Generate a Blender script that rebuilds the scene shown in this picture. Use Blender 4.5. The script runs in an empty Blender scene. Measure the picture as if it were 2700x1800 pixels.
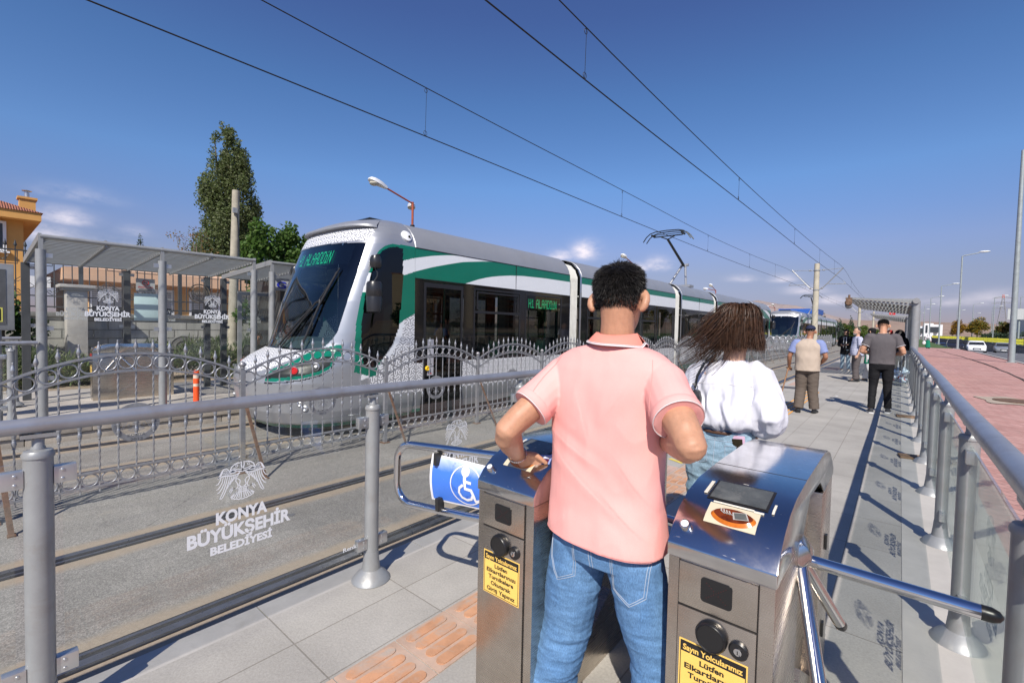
import bpy, bmesh, math, random
import numpy as np
from mathutils import Vector, Matrix
R = math.radians
PI = math.pi
random.seed(7)
rng = np.random.default_rng(11)
SC = bpy.context.scene
COL = SC.collection
# ---------------------------------------------------------------- camera
cam_d = bpy.data.cameras.new("camera")
cam = bpy.data.objects.new("camera", cam_d)
COL.objects.link(cam)
cam_d.sensor_width = 36.0
cam_d.lens = 16.2
cam_d.clip_start = 0.02
cam_d.clip_end = 30000
_psi, _th, _ro = R(40.0895), R(1.96), R(1.23)
_fw = Vector((-math.sin(_psi) * math.cos(_th), math.cos(_psi) * math.cos(_th), -math.sin(_th)))
_r = Vector((math.cos(_psi), math.sin(_psi), 0))
_u = _r.cross(_fw)
_r2 = _r * math.cos(_ro) + _u * math.sin(_ro)
_u2 = -_r * math.sin(_ro) + _u * math.cos(_ro)
_m = Matrix((_r2, _u2, -_fw)).transposed().to_4x4()
_m.translation = Vector((0, 0, 1.5))
cam.matrix_world = _m
SC.camera = cam
# ---------------------------------------------------------------- sky, sun, exposure
SUN_DIR = Vector((0.479 * math.cos(R(44)), -0.878 * math.cos(R(44)), math.sin(R(44))))   # towards the sun
world = bpy.data.worlds.new("World")
SC.world = world
world.use_nodes = True
wn = world.node_tree
wn.nodes.clear()
w_out = wn.nodes.new("ShaderNodeOutputWorld")
w_bg = wn.nodes.new("ShaderNodeBackground")
w_sky = wn.nodes.new("ShaderNodeTexSky")
w_sky.sky_type = 'NISHITA'
w_sky.sun_disc = False
w_sky.sun_elevation = R(44)
w_sky.sun_rotation = math.atan2(SUN_DIR.x, SUN_DIR.y)
w_sky.altitude = 1000
w_sky.air_density = 1.0
w_sky.dust_density = 0.35
w_sky.ozone_density = 3.5
w_bg.inputs[1].default_value = 0.115
def wnode(t, **kw):
 n = wn.nodes.new(t)
 for k, v in kw.items():
  setattr(n, k, v)
 return n
def wmath(op, a, b=None):
 n = wnode("ShaderNodeMath", operation=op)
 for i, v in enumerate((a, b)):
  if v is None:
   continue
  if isinstance(v, (int, float)):
   n.inputs[i].default_value = v
  else:
   wn.links.new(v, n.inputs[i])
 return n.outputs[0]
# a handful of small fair-weather clouds low in the sky: soft blobs broken up by noise
w_tc = wnode("ShaderNodeTexCoord")
w_noise = wnode("ShaderNodeTexNoise")
w_noise.inputs['Scale'].default_value = 16
w_noise.inputs['Detail'].default_value = 8
w_noise.inputs['Roughness'].default_value = 0.62
w_map = wnode("ShaderNodeMapping")
w_map.inputs['Scale'].default_value = (1, 1, 2.2)
wn.links.new(w_tc.outputs['Generated'], w_map.inputs[0])
wn.links.new(w_map.outputs[0], w_noise.inputs['Vector'])
w_sep = wnode("ShaderNodeSeparateXYZ")
wn.links.new(w_tc.outputs['Generated'], w_sep.inputs[0])
CLOUDS = [  # azimuth deg (from +Y towards -X), elevation deg, half width, half height, strength
 (83.3, 10.6, 2.4, .75, .25), (84.2, 8.5, 1.7, .9, .6), (86.0, 7.0, 2.4, 1.0, .6), (79.4, 8.0, 1.2, .6, .25), (81.2, 6.6, 3.0, .7, .3),
 (31.4, 8.9, 1.5, 1.3, .8), (34.3, 8.5, 1.4, .7, .7), (22.9, 7.3, 1.3, .85, .85), (25.0, 7.1, 1.9, .6, .6), (13.6, 5.6, 1.4, .5, .35),
 (9.9, 5.5, 1.2, .5, .5), (7.6, 4.2, 1.8, .6, .35), (5.4, 3.2, 1.6, .6, .5), (-2.7, 2.9, 4.0, .6, .3), (-6.0, 3.2, 3.0, .7, .3)]
w_az = wmath('MULTIPLY', wmath('ARCTAN2', wmath('MULTIPLY', w_sep.outputs[0], -1.0), w_sep.outputs[1]), 180 / PI)
w_el = wmath('MULTIPLY', wmath('ARCSINE', w_sep.outputs[2]), 180 / PI)
w_sum = None
for az, el, hw, hh, st in CLOUDS:
 dx = wmath('DIVIDE', wmath('SUBTRACT', w_az, az), hw)
 dy0 = wmath('SUBTRACT', w_el, el)
 dy = wmath('DIVIDE', wmath('MAXIMUM', dy0, wmath('MULTIPLY', dy0, -2.0)), hh)
 d2 = wmath('ADD', wmath('MULTIPLY', dx, dx), wmath('MULTIPLY', dy, dy))
 g = wmath('MULTIPLY', wmath('EXPONENT', wmath('MULTIPLY', d2, -1.0)), st)
 w_sum = g if w_sum is None else wmath('MAXIMUM', w_sum, g)
w_cl = wmath('MULTIPLY', w_sum, wmath('SUBTRACT', wmath('MULTIPLY', w_noise.outputs['Fac'], 4.4), 1.35))
w_clamp = wnode("ShaderNodeClamp")
wn.links.new(w_cl, w_clamp.inputs[0])
w_mix = wnode("ShaderNodeMixRGB")
w_mix.inputs[2].default_value = (6.8, 6.3, 6.9, 1)
wn.links.new(w_clamp.outputs[0], w_mix.inputs[0])
# the air over the plain: deep blue overhead, pale lavender towards the horizon
w_ramp = wnode("ShaderNodeValToRGB")
els = w_ramp.color_ramp.elements
SKY = ((0.0, (.33, .27, .38)), (.04, (.39, .32, .42)), (.10, (.57, .45, .50)), (.15, (.67, .57, .66)), (.20, (.66, .66, .79)), (.27, (.67, .80, .95)), (.417, (.57, .74, .93)), (.55, (.53, .60, .85)), (1.0, (.5, .55, .8)))
for pos, c in SKY[1:-1]:
 els.new(pos)
for e, (pos, c) in zip(els, SKY):
 e.position = pos
 e.color = tuple(v / 2 for v in c) + (1,)
wn.links.new(wmath('DIVIDE', w_el, 60.0), w_ramp.inputs[0])
w_tint = wnode("ShaderNodeMixRGB", blend_type='MULTIPLY')
w_tint.inputs[0].default_value = 1.0
wn.links.new(w_sky.outputs[0], w_tint.inputs[1])
w_two = wnode("ShaderNodeVectorMath", operation='SCALE')
w_two.inputs['Scale'].default_value = 2.0
wn.links.new(w_ramp.outputs[0], w_two.inputs[0])
wn.links.new(w_two.outputs[0], w_tint.inputs[2])
wn.links.new(w_tint.outputs[0], w_mix.inputs[1])
wn.links.new(w_mix.outputs[0], w_bg.inputs[0])
wn.links.new(w_bg.outputs[0], w_out.inputs[0])
sun_d = bpy.data.lights.new("sun", 'SUN')
sun_d.energy = 4.5
sun_d.angle = R(0.5)
sun_d.color = (1.0, 0.935, 0.845)
sun = bpy.data.objects.new("sun", sun_d)
COL.objects.link(sun)
sun.rotation_euler = SUN_DIR.to_track_quat('Z', 'Y').to_euler()
sun.location = SUN_DIR * 60
SC.view_settings.view_transform = 'Standard'
SC.view_settings.look = 'None'
SC.view_settings.exposure = 0.35
SC.view_settings.gamma = 1.0
SC.view_settings.use_curve_mapping = False
SC.render.engine = 'CYCLES'
SC.cycles.max_bounces = 8
SC.cycles.diffuse_bounces = 3
SC.cycles.glossy_bounces = 4
SC.cycles.transparent_max_bounces = 24
SC.cycles.transmission_bounces = 4
# ================================================================= helpers
def tag(o, label=None, cat=None, group=None, kind=None):
 if label:
  o['label'] = label
 if cat:
  o['category'] = cat
 if group:
  o['group'] = group
 if kind:
  o['kind'] = kind
 return o
ORG = {}
def thing(name, label, cat, loc=(0, 0, 0), rz=0.0, group=None):
 o = bpy.data.objects.new(name, None)
 o.empty_display_size = 0.2
 COL.objects.link(o)
 o.location = loc
 o.rotation_euler = (0, 0, rz)
 ORG[o.name] = Vector(loc)
 tag(o, label, cat, group)
 return o
def copy_tree(o, parent=None):
 c = o.copy()
 COL.objects.link(c)
 if parent is not None:
  c.parent = parent
 for ch in o.children:
  copy_tree(ch, c)
 return c
class MB:
 """collects faces, with a material slot and uv for each"""
 def __init__(self):
  self.v = []
  self.f = []
  self.mi = []
  self.uv = {}
  self.sm = []
 def add(self, vs, fs, mi=0, smooth=True, uvs=None):
  b = len(self.v)
  self.v.extend([tuple(p) for p in vs])
  for f in fs:
   self.f.append(tuple(b + i for i in f))
   self.mi.append(mi)
   self.sm.append(smooth)
  if uvs is not None:
   for i, t in enumerate(uvs):
    self.uv[b + i] = t
  return b
 def box(self, c, s, rot=None, mi=0, taper=None):
  x, y, z = s[0] / 2, s[1] / 2, s[2] / 2
  tx, ty = taper or (1, 1)
  vs = [Vector((sx * x * (tx if sz > 0 else 1), sy * y * (ty if sz > 0 else 1), sz * z)) for sz in (-1, 1) for sy in (-1, 1) for sx in (-1, 1)]
  if rot is not None:
   vs = [rot @ p for p in vs]
  c = Vector(c)
  vs = [p + c for p in vs]
  self.add(vs, [(0, 2, 3, 1), (4, 5, 7, 6), (0, 1, 5, 4), (2, 6, 7, 3), (0, 4, 6, 2), (1, 3, 7, 5)], mi, False)
  return self
 def box2(self, a, b, mi=0):
  return self.box([(p + q) / 2 for p, q in zip(a, b)], [abs(q - p) for p, q in zip(a, b)], mi=mi)
 def bar(self, a, b, w, h, mi=0, up=(0, 0, 1)):
  a, b = Vector(a), Vector(b)
  d = b - a
  L = d.length
  d.normalize()
  up = Vector(up)
  if abs(d.dot(up)) > .98:
   up = Vector((1, 0, 0))
  s = d.cross(up).normalized()
  u = s.cross(d)
  rot = Matrix((s, d, u)).transposed()
  return self.box((a + b) / 2, (w, L, h), rot, mi)
 def tube(self, pts, r, n=10, mi=0, cap=True, closed=False):
  pts = [Vector(p) for p in pts]
  rs = r if isinstance(r, (list, tuple)) else [r] * len(pts)
  N = len(pts)
  up = None
  vs, fs = [], []
  for i, p in enumerate(pts):
   a = pts[(i - 1) % N] if (closed or i > 0) else pts[i]
   b = pts[(i + 1) % N] if (closed or i < N - 1) else pts[i]
   d = (b - a)
   if d.length < 1e-9:
    d = Vector((0, 0, 1))
   d.normalize()
   if up is None:
    up = Vector((0, 0, 1)) if abs(d.z) < .9 else Vector((1, 0, 0))
   s = d.cross(up)
   if s.length < 1e-6:
    s = d.cross(Vector((1, 0.3, 0)))
   s.normalize()
   u = s.cross(d)
   up = u
   for k in range(n):
    t = 2 * PI * k / n
    vs.append(p + (s * math.cos(t) + u * math.sin(t)) * rs[i])
  rings = N if closed else N - 1
  for i in range(rings):
   j = (i + 1) % N
   for k in range(n):
    l = (k + 1) % n
    fs.append((i * n + k, i * n + l, j * n + l, j * n + k))
  if cap and not closed:
   fs.append(tuple(range(n - 1, -1, -1)))
   fs.append(tuple((N - 1) * n + k for k in range(n)))
  self.add(vs, fs, mi)
  return self
 def lathe(self, c, prof, n=20, mi=0, axis='z', rot=None):
  """prof: list of (r, h)"""
  vs, fs = [], []
  for r, h in prof:
   for k in range(n):
    t = 2 * PI * k / n
    p = Vector((r * math.cos(t), r * math.sin(t), h))
    if axis == 'y':
     p = Vector((p.x, p.z, -p.y))
    elif axis == 'x':
     p = Vector((p.z, p.y, -p.x))
    if rot is not None:
     p = rot @ p
    vs.append(p + Vector(c))
  m = len(prof)
  for i in range(m - 1):
   for k in range(n):
    l = (k + 1) % n
    fs.append((i * n + k, i * n + l, (i + 1) * n + l, (i + 1) * n + k))
  if prof[0][0] > 1e-6:
   fs.append(tuple(range(n - 1, -1, -1)))
  if prof[-1][0] > 1e-6:
   fs.append(tuple((m - 1) * n + k for k in range(n)))
  self.add(vs, fs, mi)
  return self
 def sphere(self, c, r, n=12, m=8, mi=0):
  rx, ry, rz = r if isinstance(r, (tuple, list)) else (r, r, r)
  vs, fs = [], []
  for i in range(m + 1):
   a = PI * i / m
   for k in range(n):
    t = 2 * PI * k / n
    vs.append((c[0] + rx * math.sin(a) * math.cos(t), c[1] + ry * math.sin(a) * math.sin(t), c[2] - rz * math.cos(a)))
  for i in range(m):
   for k in range(n):
    l = (k + 1) % n
    fs.append((i * n + k, i * n + l, (i + 1) * n + l, (i + 1) * n + k))
  self.add(vs, fs, mi)
  return self
 def torus(self, c, R0, r, u, v, n=20, m=6, mi=0, sq=1.0):
  u, v = Vector(u), Vector(v)
  pts = [Vector(c) + (u * math.cos(2 * PI * k / n) + v * math.sin(2 * PI * k / n) * sq) * R0 for k in range(n)]
  return self.tube(pts, r, m, mi, closed=True)
 def quad(self, a, b, c, d, mi=0, uvs=None):
  self.add([a, b, c, d], [(0, 1, 2, 3)], mi, False, uvs)
  return self
 def prism(self, poly, axis, a, b, mi=0, smooth=False):
  """extrude a 2-D polygon along an axis; poly given in the other two axes (x:(y,z) y:(x,z) z:(x,y))"""
  def P(p, h):
   return {'x': (h, p[0], p[1]), 'y': (p[0], h, p[1]), 'z': (p[0], p[1], h)}[axis]
  n = len(poly)
  vs = [P(p, a) for p in poly] + [P(p, b) for p in poly]
  fs = [(i, (i + 1) % n, n + (i + 1) % n, n + i) for i in range(n)]
  fs += [tuple(range(n - 1, -1, -1)), tuple(range(n, 2 * n))]
  self.add(vs, fs, mi, smooth)
  return self
 def rings(self, rs, mi=0, capA=True, capB=True, closed=True):
  """loft through rings of equal point count"""
  n = len(rs[0])
  vs = [p for r in rs for p in r]
  fs = []
  for i in range(len(rs) - 1):
   for k in range(n if closed else n - 1):
    l = (k + 1) % n
    fs.append((i * n + k, i * n + l, (i + 1) * n + l, (i + 1) * n + k))
  if capA and closed:
   fs.append(tuple(range(n - 1, -1, -1)))
  if capB and closed:
   b = (len(rs) - 1) * n
   fs.append(tuple(b + k for k in range(n)))
  self.add(vs, fs, mi)
  return self
 def mesh(self, name, mats, off=None, sharp=38):
  me = bpy.data.meshes.new(name)
  v = self.v if off is None else [(p[0] - off[0], p[1] - off[1], p[2] - off[2]) for p in self.v]
  me.from_pydata(v, [], self.f)
  if not isinstance(mats, (list, tuple)):
   mats = [mats]
  for m in mats:
   me.materials.append(m)
  if len(mats) > 1:
   me.polygons.foreach_set('material_index', self.mi)
  me.polygons.foreach_set('use_smooth', self.sm)
  if self.uv:
   ul = me.uv_layers.new(name="UVMap")
   li = np.zeros(len(me.loops), dtype=np.int32)
   me.loops.foreach_get('vertex_index', li)
   tab = np.zeros((len(v), 2), dtype=np.float32)
   for i, t in self.uv.items():
    tab[i] = t
   ul.data.foreach_set('uv', tab[li].ravel())
  bm = bmesh.new()
  bm.from_mesh(me)
  bmesh.ops.recalc_face_normals(bm, faces=bm.faces)
  bm.to_mesh(me)
  bm.free()
  if sharp and any(self.sm):
   me.set_sharp_from_angle(angle=R(sharp))
  me.update()
  return me
 def build(self, name, mats, parent=None, world=True, sharp=38, bevel=0.0):
  """world=True: vertices are world coordinates and the parent's base is taken off"""
  off = None
  if parent is not None and world:
   p = parent
   while p.parent is not None:
    p = p.parent
   off = ORG.get(p.name)
  me = self.mesh(name, mats, off, sharp)
  if bevel > 0:
   bm = bmesh.new()
   bm.from_mesh(me)
   es = [e for e in bm.edges if len(e.link_faces) == 2 and e.calc_face_angle(0) > R(30)]
   bmesh.ops.bevel(bm, geom=es, offset=bevel, segments=2, affect='EDGES', profile=.6, clamp_overlap=True)
   bm.to_mesh(me)
   bm.free()
   for pl in me.polygons:
    pl.use_smooth = True
   me.set_sharp_from_angle(angle=R(50))
  o = bpy.data.objects.new(name, me)
  COL.objects.link(o)
  if parent is not None:
   o.parent = parent
  return o
def link_mesh(name, me, parent=None):
 o = bpy.data.objects.new(name, me)
 COL.objects.link(o)
 if parent is not None:
  o.parent = parent
 return o
# ---- writing: built-in font turned into flat mesh, placed on a plane
_txt_cache = {}
def text_flat(s, bold=0.0):
 k = (s, bold)
 if k in _txt_cache:
  return _txt_cache[k]
 cu = bpy.data.curves.new("lettering", 'FONT')
 cu.body = s
 cu.size = 1.0
 cu.offset = bold
 cu.resolution_u = 3
 cu.align_x = 'CENTER'
 ob = bpy.data.objects.new("lettering", cu)
 COL.objects.link(ob)
 bpy.context.view_layer.update()
 dg = bpy.context.evaluated_depsgraph_get()
 me = ob.evaluated_get(dg).to_mesh()
 vs = np.array([v.co[:2] for v in me.vertices]) if len(me.vertices) else np.zeros((0, 2))
 fs = [tuple(p.vertices) for p in me.polygons]
 ob.evaluated_get(dg).to_mesh_clear()
 COL.objects.unlink(ob)
 bpy.data.objects.remove(ob)
 _txt_cache[k] = (vs, fs)
 return vs, fs
def put_text(mb, s, c, u, v, w=None, h=None, bold=0.02, mi=0, cap=None):
 """text s centred on c; u right, v up; fitted to width w and/or cap height"""
 vs, fs = text_flat(s, bold)
 if not len(vs):
  return
 lo, hi = vs.min(0), vs.max(0)
 ch = 0.70 if cap is None else cap          # letter height at size 1
 sy = h / ch if h else None
 sx = w / (hi[0] - lo[0]) if w else None
 if sy is None:
  sy = sx
 if sx is None:
  sx = sy
 u, v, c = Vector(u), Vector(v), Vector(c)
 cx = (lo[0] + hi[0]) / 2
 pts = [c + u * float((p[0] - cx) * sx) + v * float((p[1] - ch / 2) * sy) for p in vs]
 mb.add(pts, fs, mi, False)
def ribbon(mb, pts, w, c, u, v, mi=0):
 """flat stroke along 2-D points on the plane (c,u,v); w: width or list"""
 u, v, c = Vector(u), Vector(v), Vector(c)
 n = len(pts)
 ws = w if isinstance(w, (list, tuple)) else [w] * n
 L, Rr = [], []
 for i in range(n):
  a = pts[max(i - 1, 0)]
  b = pts[min(i + 1, n - 1)]
  dx, dy = b[0] - a[0], b[1] - a[1]
  l = math.hypot(dx, dy) or 1
  nx, ny = -dy / l, dx / l
  p = pts[i]
  L.append((p[0] + nx * ws[i] / 2, p[1] + ny * ws[i] / 2))
  Rr.append((p[0] - nx * ws[i] / 2, p[1] - ny * ws[i] / 2))
 vs = [c + u * p[0] + v * p[1] for p in L + Rr]
 fs = [(i, i + 1, n + i + 1, n + i) for i in range(n - 1)]
 mb.add(vs, fs, mi, False)
def flat_poly(mb, pts, c, u, v, mi=0):
 u, v, c = Vector(u), Vector(v), Vector(c)
 mb.add([c + u * p[0] + v * p[1] for p in pts], [tuple(range(len(pts)))], mi, False)
def arc(cx, cy, r, a0, a1, n=10, ry=None):
 ry = r if ry is None else ry
 return [(cx + r * math.cos(R(a0 + (a1 - a0) * i / n)), cy + ry * math.sin(R(a0 + (a1 - a0) * i / n))) for i in range(n + 1)]
# ================================================================= materials
MATS = {}
class NT:
 def __init__(self, name):
  m = bpy.data.materials.new(name)
  m.use_nodes = True
  self.m = m
  self.t = m.node_tree
  self.t.nodes.clear()
  self.out = self.t.nodes.new("ShaderNodeOutputMaterial")
  self.tc = self.t.nodes.new("ShaderNodeTexCoord")
 def n(self, typ, **kw):
  nd = self.t.nodes.new(typ)
  for k, v in kw.items():
   setattr(nd, k, v)
  return nd
 def l(self, a, b):
  self.t.links.new(a, b)
 def _in(self, sock, v):
  if isinstance(v, bpy.types.NodeSocket):
   self.l(v, sock)
  elif isinstance(v, (tuple, list)):
   sock.default_value = tuple(v) + ((1,) if len(v) == 3 and sock.type == 'RGBA' else ())
  else:
   sock.default_value = v
 def math(self, op, a, b=None, c=None, clamp=False):
  nd = self.n("ShaderNodeMath", operation=op, use_clamp=clamp)
  for i, x in enumerate((a, b, c)):
   if x is not None:
    self._in(nd.inputs[i], x)
  return nd.outputs[0]
 def mix(self, f, a, b, typ='MIX'):
  nd = self.n("ShaderNodeMixRGB", blend_type=typ)
  self._in(nd.inputs[0], f)
  self._in(nd.inputs[1], a)
  self._in(nd.inputs[2], b)
  return nd.outputs[0]
 def noise(self, scale, detail=4, rough=.55, vec=None, dist=0.0):
  nd = self.n("ShaderNodeTexNoise")
  nd.inputs['Scale'].default_value = scale
  nd.inputs['Detail'].default_value = detail
  nd.inputs['Roughness'].default_value = rough
  nd.inputs['Distortion'].default_value = dist
  self.l(vec or self.tc.outputs['Object'], nd.inputs['Vector'])
  return nd.outputs['Fac']
 def mapping(self, scale=(1, 1, 1), rot=(0, 0, 0), loc=(0, 0, 0), src='Object'):
  nd = self.n("ShaderNodeMapping")
  nd.inputs['Scale'].default_value = scale
  nd.inputs['Rotation'].default_value = rot
  nd.inputs['Location'].default_value = loc
  self.l(self.tc.outputs[src], nd.inputs[0])
  return nd.outputs[0]
 def ramp(self, f, stops):
  nd = self.n("ShaderNodeValToRGB")
  el = nd.color_ramp.elements
  while len(el) < len(stops):
   el.new(0.5)
  for e, (p, c) in zip(el, stops):
   e.position = p
   e.color = (c, c, c, 1) if isinstance(c, (int, float)) else tuple(c) + (1,)
  self.l(f, nd.inputs[0])
  return nd.outputs[0]
 def bump(self, h, strength=.3, dist=.01, normal=None):
  nd = self.n("ShaderNodeBump")
  nd.inputs['Strength'].default_value = strength
  nd.inputs['Distance'].default_value = dist
  self.l(h, nd.inputs['Height'])
  if normal is not None:
   self.l(normal, nd.inputs['Normal'])
  return nd.outputs[0]
 def pbsdf(self, color, rough=.5, metal=0.0, normal=None, spec=.5, **kw):
  b = self.n("ShaderNodeBsdfPrincipled")
  self._in(b.inputs['Base Color'], color)
  self._in(b.inputs['Roughness'], rough)
  self._in(b.inputs['Metallic'], metal)
  self._in(b.inputs['Specular IOR Level'], spec)
  for k, v in kw.items():
   self._in(b.inputs[k], v)
  if normal is not None:
   self.l(normal, b.inputs['Normal'])
  return b.outputs[0]
 def done(self, sh):
  self.l(sh, self.out.inputs['Surface'])
  MATS[self.m.name] = self.m
  return self.m
def mat(name, color, rough=.5, metal=0.0, var=.12, vscale=6.0, bump=0.0, bscale=60.0, bdist=.004, spec=.5, rvar=.08, dirt=0.0, dirtcol=(.12, .1, .08), **kw):
 """plain procedural material: colour with mottling, roughness variation and optional fine bump or dirt"""
 t = NT(name)
 c = Vector(color)
 n1 = t.noise(vscale, 5, .6)
 f = t.ramp(n1, [(.3, 0.0), (.7, 1.0)])
 lo = tuple(max(0, x * (1 - var)) for x in color)
 hi = tuple(min(1, x * (1 + var)) for x in color)
 col = t.mix(f, lo, hi)
 if dirt > 0:
  n2 = t.noise(vscale * .7, 8, .7, dist=.6)
  col = t.mix(t.math('MULTIPLY', t.ramp(n2, [(.5, 0), (.68, 1)]), dirt), col, dirtcol)
 r = t.math('ADD', t.math('MULTIPLY', t.math('SUBTRACT', t.noise(vscale * 3, 3), .5), rvar * 2), rough, clamp=True)
 nrm = None
 if bump > 0:
  nrm = t.bump(t.noise(bscale, 4, .6), bump, bdist)
 return t.done(t.pbsdf(col, r, metal, nrm, spec, **kw))
def schlick(t, f0=.045):
 lw = t.n("ShaderNodeLayerWeight")
 lw.inputs[0].default_value = .5
 return t.math('ADD', f0, t.math('MULTIPLY', t.math('POWER', lw.outputs['Facing'], 5.0), 1 - f0))
def glass_mat(name, tint=(.9, .95, .93), opac=.04, rough=.0, refl=1.0, dirt=.0):
 """thin pane: mostly see-through, mirror-like at glancing angles"""
 t = NT(name)
 tr = t.n("ShaderNodeBsdfTransparent")
 tr.inputs[0].default_value = tuple(tint) + (1,)
 gl = t.n("ShaderNodeBsdfGlossy")
 gl.inputs['Roughness'].default_value = rough
 gl.inputs[0].default_value = (.95, 1, .98, 1)
 m1 = t.n("ShaderNodeMixShader")
 t.l(t.math('MULTIPLY', schlick(t), refl, clamp=True), m1.inputs[0])
 t.l(tr.outputs[0], m1.inputs[1])
 t.l(gl.outputs[0], m1.inputs[2])
 last = m1.outputs[0]
 if opac > 0:
  df = t.n("ShaderNodeBsdfDiffuse")
  df.inputs[0].default_value = (.75, .76, .72, 1)
  m2 = t.n("ShaderNodeMixShader")
  sm = t.ramp(t.noise(3.0, 6, .7, dist=.8), [(.35, .3), (.75, 1.0)])
  t.l(t.math('MULTIPLY', sm, opac), m2.inputs[0])
  t.l(last, m2.inputs[1])
  t.l(df.outputs[0], m2.inputs[2])
  last = m2.outputs[0]
 return t.done(last)
def emit_mat(name, color, strength):
 t = NT(name)
 e = t.n("ShaderNodeEmission")
 e.inputs[0].default_value = tuple(color) + (1,)
 e.inputs[1].default_value = strength
 n = t.noise(400, 2)
 t.l(t.math('MULTIPLY', t.math('ADD', t.math('MULTIPLY', n, .4), .8), strength), e.inputs[1])
 return t.done(e.outputs[0])
# ---------------------------------------------------------------- shared materials
m_galv = mat('grey_painted_steel', (.30, .31, .315), .42, .25, var=.08, vscale=9, dirt=.25, dirtcol=(.22, .17, .12), spec=.5, bump=.06, bscale=90)
m_rail = mat('worn_grey_handrail', (.36, .37, .40), .36, .55, var=.12, vscale=5, dirt=.35, dirtcol=(.22, .15, .09), bump=.1, bscale=50, bdist=.002)
m_fence = mat('silver_fence_paint', (.33, .34, .36), .36, .5, var=.12, vscale=14, dirt=.3, dirtcol=(.2, .11, .06), bump=.12, bscale=160, bdist=.001)
m_rust = mat('rusty_steel', (.16, .095, .06), .75, .2, var=.4, vscale=20, bump=.3)
m_darkrubber = mat('black_rubber', (.018, .018, .02), .55, 0, bump=.1)
m_black = mat('black_plastic', (.012, .012, .013), .35, 0)
m_alum = mat('brushed_aluminium', (.55, .56, .57), .32, .8, var=.08)
m_white = mat('white_paint', (.78, .79, .8), .4, 0, var=.03)
m_whitefilm = mat('white_lettering_film', (.72, .74, .77), .6, 0, var=.03)
m_greyfilm = mat('frosted_lettering_film', (.42, .44, .45), .6, 0, var=.03)
m_glass = glass_mat('clear_pane', (.975, .985, .98), .02, 0, .8)
m_glass_d = glass_mat('dusty_pane', (.92, .945, .93), .07, 0, .8)
m_concrete = mat('pale_concrete', (.42, .40, .37), .85, 0, var=.14, vscale=3, bump=.25, bscale=70, bdist=.004, dirt=.3, dirtcol=(.2, .18, .15))
m_kerbstone = mat('kerb_stone', (.36, .32, .27), .85, 0, var=.2, vscale=5, bump=.4, bscale=50, bdist=.006, dirt=.4, dirtcol=(.16, .13, .1))
m_orangeplastic = mat('orange_plastic', (.85, .10, .02), .45, 0, var=.1)
m_lens_amber = mat('amber_lens', (.9, .22, .01), .2, 0)
m_lens_red = mat('red_lens', (.55, .02, .02), .2, 0)
m_leafA = None
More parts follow.
